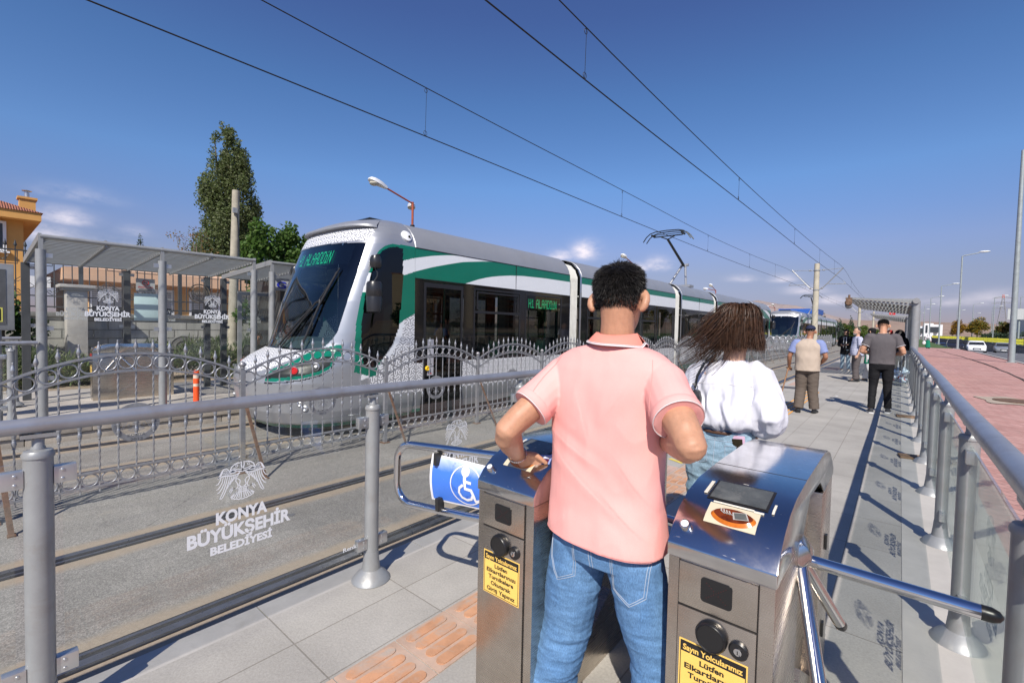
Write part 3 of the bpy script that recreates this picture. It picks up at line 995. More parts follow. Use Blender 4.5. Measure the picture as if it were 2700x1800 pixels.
def build_tram():
 tram = thing('tram', 'silver, green and white articulated tram standing nearest the camera with its sloping nose towards us', 'tram', (-7.69, TRAM_Y0, Z0), 0, 'trams on the far track')
 OFF = (0, TRAM_Y0, 0)
 def tb(mb, name, mats, parent=None, bevel=0.0, sharp=38, mirror=False):
  if mirror:
   mb.v = [(p[0], TRAM_MIRROR - p[1], p[2]) for p in mb.v]
  me = mb.mesh(name, mats, OFF, sharp)
  return link_mesh(name, me, parent or tram)
 zs = list(np.arange(.17, 3.60, .0125)) + [3.6, 3.603]
 grid = []
 for z in zs:
  y0, y1, w = nose_par(z)
  row = []
  nT, nS = 110, 30
  half = [nose_pt(z, (PI / 2) * (1 - (1 - k / nT) ** 1.0)) for k in range(nT + 1)]
  side = [(w, y1 + (SEAM - y1) * (k / nS), z) for k in range(1, nS + 1)]
  h = half + side
  if 1.3 < z < 3.07:          # put one column exactly on the edge of the windscreen
   wx = windscreen_half(z)
   q = min(range(1, len(h)), key=lambda k: abs(h[k][0] - wx))
   c = max(0.0, 1 - (wx / w) ** 2.8)
   h[q] = (wx, y1 - (y1 - y0) * c ** (1 / 2.8), z)
  row = [(-p[0], p[1], p[2]) for p in reversed(h[1:])] + h
  grid.append(row)
 nc = len(grid[0])
 regs = {}
 for i in range(len(grid) - 1):
  for k in range(nc - 1):
   q = (grid[i][k], grid[i][k + 1], grid[i + 1][k + 1], grid[i + 1][k])
   c = [sum(p[a] for p in q) / 4 for a in range(3)]
   regs.setdefault(nose_region(*c), []).append((i, k))
 matmap = [('silver', m_silver), ('green', m_green), ('white', m_tramwhite), ('pattern', m_pattern_front), ('pattern_side', m_pattern), ('grey', m_tramgrey), ('black', m_black)]
 names = [a for a, b in matmap]
 def sub(regnames, inset=0.0, sgn=0):
  mb = MB()
  idx = {}
  for rn in regnames:
   for (i, k) in regs.get(rn, []):
    if sgn and (grid[i][k][0] + grid[i][k + 1][0]) * sgn < 0:
     continue
    f = []
    for (a, b) in ((i, k), (i, k + 1), (i + 1, k + 1), (i + 1, k)):
     if (a, b) not in idx:
      p = grid[a][b]
      idx[(a, b)] = len(mb.v)
      mb.v.append(p)
      if abs(p[0]) > 1.1 and p[2] < 3.05 and p[1] > 3.95:
       mb.uv[idx[(a, b)]] = (p[1], p[2])
      else:
       mb.uv[idx[(a, b)]] = (p[0], p[2] * .55 + p[1] * .85)
     f.append(idx[(a, b)])
    mb.f.append(tuple(f))
    mb.mi.append(names.index(rn) if rn in names else 0)
    mb.sm.append(True)
  if inset:
   mb.v = [(p[0] * (1 - inset * .5), p[1] + inset, p[2]) for p in mb.v]
  return mb
 def nose(mirror):
  tb(sub(names), 'cab_shell', [b for a, b in matmap], sharp=0, mirror=mirror)
  tb(sub(['windscreen'], .006), 'windscreen', m_windscreen, sharp=0, mirror=mirror)
  for sgn in (1, -1):
   tb(sub(['cab_window'], .0, sgn), 'cab_side_window', m_blackgloss if mirror else m_cabglass, sharp=0, mirror=mirror)
   tb(sub(['lamp'], .012, sgn), 'headlamp_unit', m_darkmetal, sharp=0, mirror=mirror)
  for sx in (-1, 1):
   for (lx, ly, lz, r, q) in ((.95, 3.09, 1.045, .055, 1), (1.09, 3.34, 1.10, .06, 0)):
    mb = MB()
    d = Vector((.75 * sx, -.66, .12)).normalized()
    rot = d.to_track_quat('Z', 'Y').to_matrix()
    c = Vector((lx * sx, ly, lz)) + d * .002
    mb.lathe(c, [(r, -.02), (r, .016), (r * .82, .022), (r * .8, .004), (r * .45, -.004), (0, .0)], 20, 0 if q == 0 else 0, rot=rot)
    if q:
     mb.lathe(c, [(r * .95, .017), (r * .95, .024), (r * .74, .026), (r * .72, .018)], 20, 1, rot=rot)
    mb.lathe(c, [(r * .45, .0), (r * .3, .012), (0, .016)], 14, 2, rot=rot)
    tb(mb, 'headlight', [m_alum, m_lens_red, m_white], mirror=mirror)
   mb = MB()
   d = Vector((.93 * sx, -.35, .0)).normalized()
   rot = d.to_track_quat('Z', 'Y').to_matrix()
   mb.lathe(Vector((1.235 * sx, 3.66, .73)), [(.055, -.01), (.055, .012), (.03, .026), (0, .028)], 18, rot=rot @ Matrix.Diagonal((1.0, .62, 1)))
   tb(mb, 'indicator_light', m_lens_amber, mirror=mirror)
   mb = MB()
   mb.lathe(Vector((1.272 * sx, 4.72, .70)), [(.05, -.01), (.05, .01), (.03, .024), (0, .026)], 18, rot=Vector((sx, 0, 0)).to_track_quat('Z', 'Y').to_matrix() @ Matrix.Diagonal((.7, 1.0, 1)))
   tb(mb, 'indicator_light', m_lens_amber, mirror=mirror)
   for (lx, ly, lz, r) in ((1.02, 3.14, .56, .04), (1.05, 3.2, .49, .045), (.68, 2.86, .55, .035)):
    mb = MB()
    d = Vector((.7 * sx, -.7, 0)).normalized()
    mb.lathe(Vector((lx * sx, ly, lz)), [(r, -.02), (r, .01), (r * .7, .016), (0, .005)], 16, rot=d.to_track_quat('Z', 'Y').to_matrix())
    tb(mb, 'fog_light', m_alum, mirror=mirror)
   if sx > 0 or not mirror:
    mb = MB()
    mb.lathe((1.36 * sx, 4.16, 2.72), [(.0, -.10), (.07, -.095), (.09, -.06), (.092, .05), (.07, .1), (0, .11)], 18)
    mb.tube([(1.25 * sx, 4.3, 2.86), (1.33 * sx, 4.2, 2.84), (1.35 * sx, 4.17, 2.8)], .014, 8)
    mb.tube([(1.36 * sx, 4.16, 2.62), (1.40 * sx, 4.17, 2.56), (1.40 * sx, 4.17, 2.50), (1.37 * sx, 4.14, 2.42)], .011, 8)
    pr = []
    for (h, r) in ((-.25, .085), (-.24, .115), (-.02, .125), (-.005, .12), (.005, .12), (.02, .128), (.2, .12), (.235, .10), (.24, .05)):
     pr.append((r, h))
    mb.lathe((1.36 * sx, 4.14, 2.18), pr, 18)
    tb(mb, 'side_mirror', m_mirror, mirror=mirror)
  mb = MB()
  rs = []
  for k in range(41):
   t = -1.15 + 2.3 * k / 40
   p0 = nose_pt(3.30, t)
   p1 = nose_pt(3.47, t)
   b = 1 - (abs(t) / 1.15) ** 6
   rs.append([(p0[0] * .97, p0[1] + .02, 3.315), (p0[0] * (1 + .02 * b), p0[1] - .075 * b, 3.325 + .012 * b), (p0[0] * 1.0, p0[1] - .06 * b, 3.365 + .01 * b), (p1[0] * .99, p1[1] - .03 * b, 3.475 + .006), (p1[0] * .93, p1[1] + .10, 3.50)])
  mb.rings(rs, closed=False)
  tb(mb, 'roof_visor', m_roofsilver, mirror=mirror)
  mb = MB()
  mb.box((0, 4.85, 3.61), (.9, .6, .07), taper=(.85, .6))
  tb(mb, 'roof_hatch', m_darkmetal, mirror=mirror)
 globals()['m_mirror'] = mat('mirror_housing', (.022, .022, .024), .3, 0)
 globals()['m_cabglass'] = tram_glass('cab_side_glass', (.12, .13, .13), 1.1)
 nose(False)
 nose(True)
 mb = MB()
 rot = Vector((1, 0, .55)).normalized().to_track_quat('Z', 'Y').to_matrix()
 mb.lathe((1.195, 4.86, 3.25), [(.10, -.02), (.10, .018), (.085, .026), (0, .03)], 26, rot=rot)
 mb.lathe((1.225, 4.89, 3.235), [(.02, 0), (.02, .03), (0, .034)], 10, mi=1, rot=rot)
 tb(mb, 'roof_light_disc', [m_white, m_darkmetal])
 def W(x, z):
  ts = np.linspace(-PI / 2, PI / 2, 300)
  P = [nose_pt(z, t) for t in ts]
  q = min(P, key=lambda p: abs(p[0] - x))
  return Vector((q[0], q[1] - .035, z))
 mb = MB()
 mb.tube([W(-.05, 1.36), W(.25, 1.70), W(.62, 2.06)], .016, 8)
 mb.tube([W(.02, 1.33), W(.33, 1.68), W(.62, 2.06)], .012, 8)
 mb.tube([W(.62, 1.42), W(.72, 2.05), W(.86, 2.56)], .017, 8)
 mb.tube([W(.66, 2.06), W(.78, 2.35), W(.88, 2.62)], .010, 6)
 mb.tube([W(.62, 2.06), W(.70, 2.1), W(.72, 2.05)], .02, 8)
 tb(mb, 'windscreen_wiper', m_darkrubber)
 mb = MB()
 rs = []
 for k in range(25):
  t = -1.1 + 2.2 * k / 24
  p = nose_pt(1.36, t)
  rs.append([(p[0] * .95, p[1] + .06, 1.34), (p[0] * .93, p[1] + .12, 1.46), (p[0] * .8, p[1] + .62, 1.50), (p[0] * .8, p[1] + .72, 1.1)])
 mb.rings(rs, closed=False)
 tb(mb, 'dashboard', mat('dashboard_grey', (.28, .31, .31), .6))
 mb = MB()
 mb.box((-.1, 4.75, 1.75), (.5, .16, 1.0)).box((-.1, 4.52, 1.2), (.5, .5, .14))
 mb.box((0, 4.985, 1.9), (2.3, .03, 2.2), mi=1)
 tb(mb, 'driver_seat', [mat('dark_seat', (.02, .03, .04), .8), mat('cab_bulkhead', (.05, .07, .075), .6)])
 mb = MB()
 ts = np.linspace(-.95, .72, 22)
 mb.rings([[(nose_pt(2.72, t)[0] * .97, nose_pt(2.72, t)[1] + .035, 2.70), (nose_pt(3.03, t)[0] * .97, nose_pt(3.03, t)[1] + .035, 3.03)] for t in ts], closed=False)
 disp = tb(mb, 'destination_display', mat('display_black', (.006, .008, .012), .25))
 dots_front = MB()
 led_text(dots_front, 'H1 ALAADDiN', lambda u, w: nose_uv(u, w), -.64, .52, 2.73, 2.945)
 tb(dots_front, 'display_lettering', m_led, disp)
 for x0 in ():
  pass
 cars = [(5.004, 9.86), (10.42, 17.0), (17.68, 21.6), (22.2, 28.7), (29.3, 32.936)]
 doors = {0: [(5.19, 6.16)], 1: [(12.2, 13.7)], 2: [], 3: [(24.3, 25.8)], 4: [(31.78, 32.75)]}
 wins = {0: [(6.46, 7.87, 1), (8.08, 9.47, 0)], 1: [(10.75, 11.95, 1), (13.95, 15.2, 1), (15.4, 16.75, 0)], 2: [(17.95, 19.55, 0), (19.75, 21.35, 1)], 3: [(22.5, 24.05, 1), (26.05, 27.2, 0), (27.4, 28.45, 1)], 4: [(29.55, 30.9, 0), (31.0, 31.6, 0)]}
 ROOF = [(1.262, 3.075), (1.235, 3.18), (1.17, 3.30), (1.07, 3.41), (.93, 3.50), (.72, 3.56), (.4, 3.595), (0, 3.605)]
 for ci, (a, b) in enumerate(cars):
  for sx in (1, -1):
   mb = MB()
   slots = [m_silver, m_green, m_tramwhite, m_pattern, m_tramgrey, m_blackgloss]
   ysn = sorted(set([round(v, 4) for v in list(np.arange(a, b, .12)) + [b] + [q for d in doors[ci] for q in d] + [q for w in wins[ci] for q in w[:2]]]))
   def bounds(y):
    yy = y if ci < 2 else (TRAM_MIRROR - y if ci >= 3 else 12.0)
    g = float(np.interp(yy, [5.0, 5.7, 5.9, 7.2, 8.0, 9.8, 12], [.275, .27, .2, .2, .26, .44, .40]))
    t1, b1, t2 = (min(3.07, w1_top(yy)), min(3.07, w1_bot(yy)), max(2.55, w2_top(yy)))
    b1 = max(b1, t2)
    t1 = max(t1, b1)
    low = .58 if yy > 5.1 else .58
    return [(.22, None), (g, 1), (low, 4), (1.085, 3), (2.55, 5), (t2, 2), (b1, 1), (t1, 2), (3.075, 1)]
   for y0, y1 in zip(ysn[:-1], ysn[1:]):
    B0, B1 = bounds(y0), bounds(y1)
    mid = (y0 + y1) / 2
    isdoor = any(d[0] < mid < d[1] for d in doors[ci])
    win = [w for w in wins[ci] if w[0] < mid < w[1]]
    for k in range(1, len(B0)):
     z0a, z0b, z1a, z1b = B0[k - 1][0], B0[k][0], B1[k - 1][0], B1[k][0]
     if z0b - z0a < 1e-4 and z1b - z1a < 1e-4:
      continue
     s = B0[k][1]
     def X(z):
      return sx * float(np.interp(z, [.2, .45, 1.0, 2.5, 3.075], [1.2, 1.262, 1.272, 1.27, 1.262]))
     if isdoor and z0b < 2.56:
      continue
     if s == 5 and win:
      for (za, zb) in ((z0a, 1.13), (2.47, z0b)):
       mb.add([(X(za), y0, za), (X(za), y1, za), (X(zb), y1, zb), (X(zb), y0, zb)], [(0, 1, 2, 3)], s, False, [(y0, za), (y1, za), (y1, zb), (y0, zb)])
      continue
     mb.add([(X(z0a), y0, z0a), (X(z1a), y1, z1a), (X(z1b), y1, z1b), (X(z0b), y0, z0b)], [(0, 1, 2, 3)], s, False, [(y0, z0a), (y1, z1a), (y1, z1b), (y0, z0b)])
   tb(mb, 'side_panel', slots, sharp=0)
   for d in doors[ci]:
    n = 1 if d[1] - d[0] < 1.2 else 2
    for q in range(n):
     y0 = d[0] + (d[1] - d[0]) * q / n + .012
     y1 = d[0] + (d[1] - d[0]) * (q + 1) / n - .012
     fr = MB()
     xx = 1.262 * sx
     fr.box2((xx - .02, y0, .22), (xx + .012, y0 + .05, 2.5))
     fr.box2((xx - .02, y1 - .05, .22), (xx + .012, y1, 2.5))
     fr.box2((xx - .02, y0 + .05, .22), (xx + .012, y1 - .05, .34))
     fr.box2((xx - .02, y0 + .05, 2.42), (xx + .012, y1 - .05, 2.5))
     do = tb(fr, 'door', m_blackrub2)
     g = MB()
     g.quad((xx, y0 + .05, .34), (xx, y1 - .05, .34), (xx, y1 - .05, 2.42), (xx, y0 + .05, 2.42))
     tb(g, 'door_glass', m_sidewin, do)
     if ci == 0 and sx > 0:
      st = MB()
      for k in range(4):
       zc = 1.42 - k * .165
       st.box2((xx + .003, y0 + .1, zc - .075), (xx + .006, y0 + .24, zc + .075), mi=0)
       st.box2((xx + .006, y0 + .145, zc - .04), (xx + .0075, y0 + .17, zc + .05), mi=1)
       st.box2((xx + .006, y0 + .13, zc - .05), (xx + .0075, y0 + .2, zc - .035), mi=2 if k in (0, 3) else 1)
      tb(st, 'safety_sticker', [mat('sticker_grey', (.42, .42, .45), .5), m_black, m_lens_red], do)
      hb = MB()
      hb.lathe((xx + .012, y0 + .09, .98), [(.045, 0), (.045, .02), (.03, .03), (.028, .02), (0, .02)], 20, axis='x')
      tb(hb, 'door_button', m_yellow, do)
   for (y0, y1, vent) in wins[ci]:
    xx = 1.266 * sx
    g = MB()
    g.quad((xx, y0, 1.13), (xx, y1, 1.13), (xx, y1, 2.47), (xx, y0, 2.47))
    wo = tb(g, 'side_window', m_sidewin)
    fr = MB()
    for (pa, pb) in (((y0 - .02, 1.11), (y1 + .02, 1.14)), ((y0 - .02, 2.46), (y1 + .02, 2.49)), ((y0 - .02, 1.14), (y0 + .015, 2.46)), ((y1 - .015, 1.14), (y1 + .02, 2.46))):
     fr.box2((xx - .015, pa[0], pa[1]), (xx + .010, pb[0], pb[1]))
    if vent:
     fr.box2((xx - .015, y0 + .015, 2.0), (xx + .012, y1 - .015, 2.05))
     fr.box2((xx - .012, y0 + .06, 2.08), (xx + .014, y0 + .09, 2.40))
     fr.box2((xx - .012, y1 - .09, 2.08), (xx + .014, y1 - .06, 2.40))
     fr.box2((xx - .012, y0 + .06, 2.40), (xx + .014, y1 - .06, 2.43))
    tb(fr, 'window_frame', m_blackrub2, wo)
  if ci in (0,):
   mb = MB()
   mb.box2((1.15, 8.12, 2.13), (1.245, 9.4, 2.43))
   dd = tb(mb, 'side_display', m_black)
   mb = MB()
   led_text(mb, 'H1 ALAADDiN', lambda u, w: (1.252, u, w), 8.2, 9.3, 2.18, 2.385)
   tb(mb, 'display_lettering', m_led, dd)
  mb = MB()
  prof = [(-x, z) for x, z in ROOF] + [(x, z) for x, z in reversed(ROOF[:-1])]
  ys = [a, a + .02, b - .02, b]
  mb.rings([[(x * (.985 if q in (0, 3) else 1), y, z - (.015 if q in (0, 3) else 0)) for x, z in prof] for q, y in enumerate(ys)], closed=False)
  tb(mb, 'roof_cover', m_roofsilver)
  mb = MB()
  for yy in ([7.72] if ci == 0 else [(a + b) / 2]):
   mb.box2((1.262, yy - .004, 2.56), (1.274, yy + .004, 3.07))
  mb.box2((1.24, a, 3.068), (1.268, b, 3.080))
  if ci in (0, 4):
   pass
  mb.box2((1.262, a, 2.545), (1.278, b, 2.556))
  tb(mb, 'panel_joint', m_black)
  mb = MB()
  mb.box2((-1.16, a, .12), (1.16, b, .30))
  tb(mb, 'underframe', m_under)
  mb = MB()
  mb.box2((-1.2, a + .02, .34), (1.2, b - .02, .40), mi=0)
  mb.box2((-1.2, a + .02, 2.56), (1.2, b - .02, 2.6), mi=1)
  for sx in (-1, 1):
   y = a + .5
   while y < b - .6:
    if not any(d[0] - .3 < y < d[1] + .3 for d in doors[ci]):
     mb.box((sx * .85, y, .80), (.5, .42, .1), mi=2)
     mb.box((sx * .85, y + .22, 1.12), (.48, .08, .62), rot=Matrix.Rotation(R(-10), 3, 'X'), mi=2)
    y += .82
   for y in [d[0] + .08 for d in doors[ci]] + [d[1] - .08 for d in doors[ci]] + [a + .4, b - .4]:
    mb.tube([(sx * .8, y, .4), (sx * .8, y, 2.56)], .02, 8, mi=3)
  tb(mb, 'interior', [mat('tram_floor', (.12, .13, .13), .7), mat('tram_ceiling', (.5, .52, .52), .6), mat('green_seat', (.01, .16, .11), .7), mat('green_pole', (.02, .42, .26), .35)])
 for yb in (7.2, 14.0, 19.6, 26.0, 31.2):
  mb = MB()
  for s in (-.72, .72):
   for dy in (-.75, .75):
    mb.lathe((s - .06, yb + dy, .30), [(0, 0), (.29, 0), (.29, .1), (.31, .1), (.31, .13), (0, .13)], 20, axis='x')
   mb.box((s, yb, .34), (.16, 1.9, .16))
  tb(mb, 'bogie', m_under)
 for (a, b) in ((9.86, 10.42), (17.0, 17.68), (21.6, 22.2), (28.7, 29.3)):
  prof = [(-1.17, .4), (-1.2, 1.5), (-1.2, 2.6), (-1.2, 3.05), (-1.12, 3.25), (-.98, 3.38), (-.8, 3.44), (0, 3.47), (.8, 3.44), (.98, 3.38), (1.12, 3.25), (1.2, 3.05), (1.2, 2.6), (1.2, 1.5), (1.17, .4)]
  mb = MB()
  n = 7
  rs = []
  for k in range(2 * n + 1):
   y = a + (b - a) * (.06 + .80 * k / (2 * n))
   s = 1.0 if k % 2 else .968
   rs.append([(x * s, y, .4 + (z - .4) * (1 + (s - 1) * .6)) for x, z in prof])
  mb.rings(rs, closed=False)
  tb(mb, 'bellows', m_bellow, sharp=12)
  mb = MB()
  mb.rings([[(x * 1.02, y, z * 1.0) for x, z in prof] for y in (a + (b - a) * .86, b)], closed=False)
  tb(mb, 'bellows_frame', m_darkmetal)
  mb = MB()
  mb.rings([[(x * 1.05 + .004, y, z + .02) for x, z in prof[8:]] for y in (a + (b - a) * .86, a + (b - a) * .99)], closed=False)
  tb(mb, 'gangway_edge', m_alum)
 mb = MB()
 base = Vector((0, 20.45, 3.66))
 kn = Vector((0, 21.2, 4.68))
 top = Vector((0, 19.25, 5.56))
 mb.box(base, (1.3, .5, .1), mi=1)
 for s in (-.25, .25):
  mb.tube([base + Vector((s * 1.6, 0, 0)), kn + Vector((s * .3, 0, 0))], .05, 10, mi=1)
 mb.tube([kn + Vector((-.14, 0, 0)), kn + Vector((.22, 0, .02))], .06, 10, mi=1)
 mb.tube([kn, top], [.06, .05], 10, mi=0)
 mb.tube([kn + Vector((.12, -.08, -.08)), top + Vector((.05, -.05, -.05))], .014, 8, mi=0)
 for dy in (-.17, .17):
  pts = [top + Vector((x, dy, z)) for x, z in ((-1.02, -.06), (-.88, .14), (-.72, .27), (-.5, .33), (0, .35), (.5, .33), (.72, .27), (.88, .14), (1.02, -.06))]
  mb.tube(pts, .022, 8, mi=0)
  mb.tube([top + Vector((-.66, dy, .19)), top + Vector((.66, dy, .19))], .016, 8, mi=0)
 mb.tube([top + Vector((-.62, 0, .14)), top + Vector((.62, 0, .14))], .02, 8, mi=0)
 for s in (-1, 1):
  mb.tube([top, top + Vector((s * .3, 0, .13))], .024, 8, mi=0)
  mb.tube([top + Vector((s * .64, -.17, .2)), top + Vector((s * .64, .17, .2))], .045, 8, mi=0)
 tb(mb, 'pantograph', [m_darkmetal, m_roofsilver])
 return tram
m_blackrub2 = mat('black_window_rubber', (.016, .016, .018), .4)
m_yellow = mat('yellow_plastic', (.85, .55, .02), .4)
FONT57 = {'H': "10001 10001 10001 11111 10001 10001 10001", '1': "00100 01100 10100 00100 00100 00100 11111", 'A': "01110 10001 10001 11111 10001 10001 10001", 'L': "10000 10000 10000 10000 10000 10000 11111",
          'D': "11110 10001 10001 10001 10001 10001 11110", 'i': "00100 00000 01100 00100 00100 00100 01110", 'N': "10001 11001 11001 10101 10011 10011 10001", ' ': "00000 00000 00000 00000 00000 00000 00000"}
def led_text(mb, s, f, u0, u1, z0, z1):
 cols = []
 for ch in s:
  g = FONT57[ch].split()
  if ch == ' ':
   g = [r[:3] for r in g]
  if ch == 'i':
   g = [r[1:4] for r in g]
  for c in range(len(g[0])):
   cols.append([g[r][c] for r in range(7)])
  cols.append(['0'] * 7)
 n = len(cols) - 1
 for i in range(n):
  for r in range(7):
   if cols[i][r] == '1':
    a, b = u0 + (u1 - u0) * (i + .08) / n, u0 + (u1 - u0) * (i + .92) / n
    zt = z1 - (z1 - z0) * (r + .04) / 7
    zb = z1 - (z1 - z0) * (r + .93) / 7
    mb.quad(f(a, zb), f(b, zb), f(b, zt), f(a, zt))
def nose_uv(x, z):
 y0, y1, w = nose_par(z)
 c = 1 - (abs(x) / w) ** 2.8
 return (x, y1 - (y1 - y0) * c ** (1 / 2.8) + .018, z)
tram1 = build_tram()
tram2 = copy_tree(tram1)
tram2.location.y += 41.0
for o in list(tram2.children):
 if o.name.startswith('destination_display'):
  for q in list(o.children):
   bpy.data.objects.remove(q)
  bpy.data.objects.remove(o)
tram2['label'] = 'second green and white tram waiting farther off, behind the tail of the first'
# ================================================================= municipal emblem: a two-headed eagle drawn
def eagle(mb, c, u, v, W, mi=0, flip=False):
 """W: full wing span; c is the middle"""
 S = W
 for sgn in (1, -1):
  def st(pts, w):
   q = [(sgn * a * S, b * S) for a, b in pts]
   ww = [x * S for x in w] if isinstance(w, (list, tuple)) else w * S
   ribbon(mb, q, ww, c, u, v, mi)
  lw = .021
  st([(.0, .255), (.02, .30), (.028, .345), (.022, .40), (.06, .385), (.10, .39), (.15, .37), (.20, .33), (.222, .285), (.222, .245), (.205, .255), (.195, .272), (.165, .262), (.12, .235), (.07, .215), (0, .205)], lw)
  st([(.0, .255), (.05, .25), (.10, .262), (.14, .285), (.17, .29)], .016)
  st([(.11 + .022 * math.cos(R(a)), .335 + .022 * math.sin(R(a))) for a in range(0, 361, 40)], .012)
  st([(.0, .205), (0, .255)], lw)
  st([(.10, .222), (.17, .205), (.225, .215), (.255, .27), (.295, .315), (.335, .315), (.365, .28), (.385, .23), (.42, .175), (.455, .15)], [.016] * 6 + [.03, .04, .03, .01])
  st([(.05, .185), (.12, .155), (.20, .15), (.28, .17), (.34, .175), (.40, .165), (.45, .155)], .03)
  for (a, b) in ((.255, .205), (.285, .245), (.315, .275), (.30, .20), (.335, .225), (.23, .185)):
   st([(a + .017 * math.cos(R(k)), b + .017 * math.sin(R(k))) for k in range(0, 361, 60)], .010)
  F = [[(.07, .16), (.11, .115), (.135, .075)], [(.11, .155), (.15, .10), (.19, .04)], [(.15, .15), (.19, .07), (.235, -.02)], [(.19, .148), (.225, .04), (.28, -.08)], [(.23, .15), (.26, .03), (.31, -.13), (.36, -.24), (.40, -.275)],
             [(.275, .155), (.30, .03), (.345, -.11), (.385, -.20), (.415, -.265)], [(.31, .16), (.335, .03), (.375, -.06), (.42, -.125), (.455, -.14)], [(.35, .165), (.37, .06), (.405, -.01), (.44, -.06), (.475, -.065)], [(.385, .165), (.405, .10), (.44, .04), (.48, .025)]]
  for f in F:
   st(f, [.012] + [.017] * (len(f) - 2) + [.012])
  st([(.11, .10), (.13, .03), (.10, -.02), (.085, -.08), (.10, -.12), (.14, -.125)], .016)
  st([(.11, .08), (.07, .055), (.045, .02), (.055, -.03), (.07, -.06)], .016)
  st([(.07, -.06), (.035, -.105), (0, -.115)], .02)
  for t in ((.19, -.085), (.215, -.105), (.225, -.135), (.205, -.165)):
   st([(.13, -.12), (.175, -.115), t, (t[0] + .02, t[1] - .03)], .013)
  for k in range(6):
   st([(.012 + .014 * k, -.14), (.015 + .018 * k, -.20)], .010)
  st([(0, -.125), (.06, -.12), (.085, -.14), (.11, -.205)], .018)
  for k in range(5):
   st([(.02 + .026 * k, -.215), (.03 + .043 * k, -.335 + .010 * k)], .016)
  st([(.11, -.205), (.17, -.24), (.215, -.275), (.20, -.31), (.17, -.315), (.15, -.335), (.11, -.335), (.08, -.355), (.04, -.352), (0, -.365)], .019)
  st([(0, -.21), (.06, -.207), (.11, -.205)], .014)
def municipal_sign(mb, c, u, v, W, mi=0, mb2=None):
 """emblem over the three lines of the municipality's name; W: width of the middle line"""
 c, v = Vector(c), Vector(v)
 eagle(mb2 or mb, c + v * (.47 * W), u, v, .52 * W, mi)
 put_text(mb, 'KONYA', c + v * .135 * W, u, v, w=.50 * W, h=.115 * W, bold=.045, mi=mi)
 put_text(mb, 'BÜYÜKŞEHİR', c - v * .03 * W, u, v, w=W, h=.128 * W, bold=.042, mi=mi)
 put_text(mb, 'BELEDİYESİ', c - v * .185 * W, u, v, w=.60 * W, h=.078 * W, bold=.045, mi=mi)
_SIGN = {}
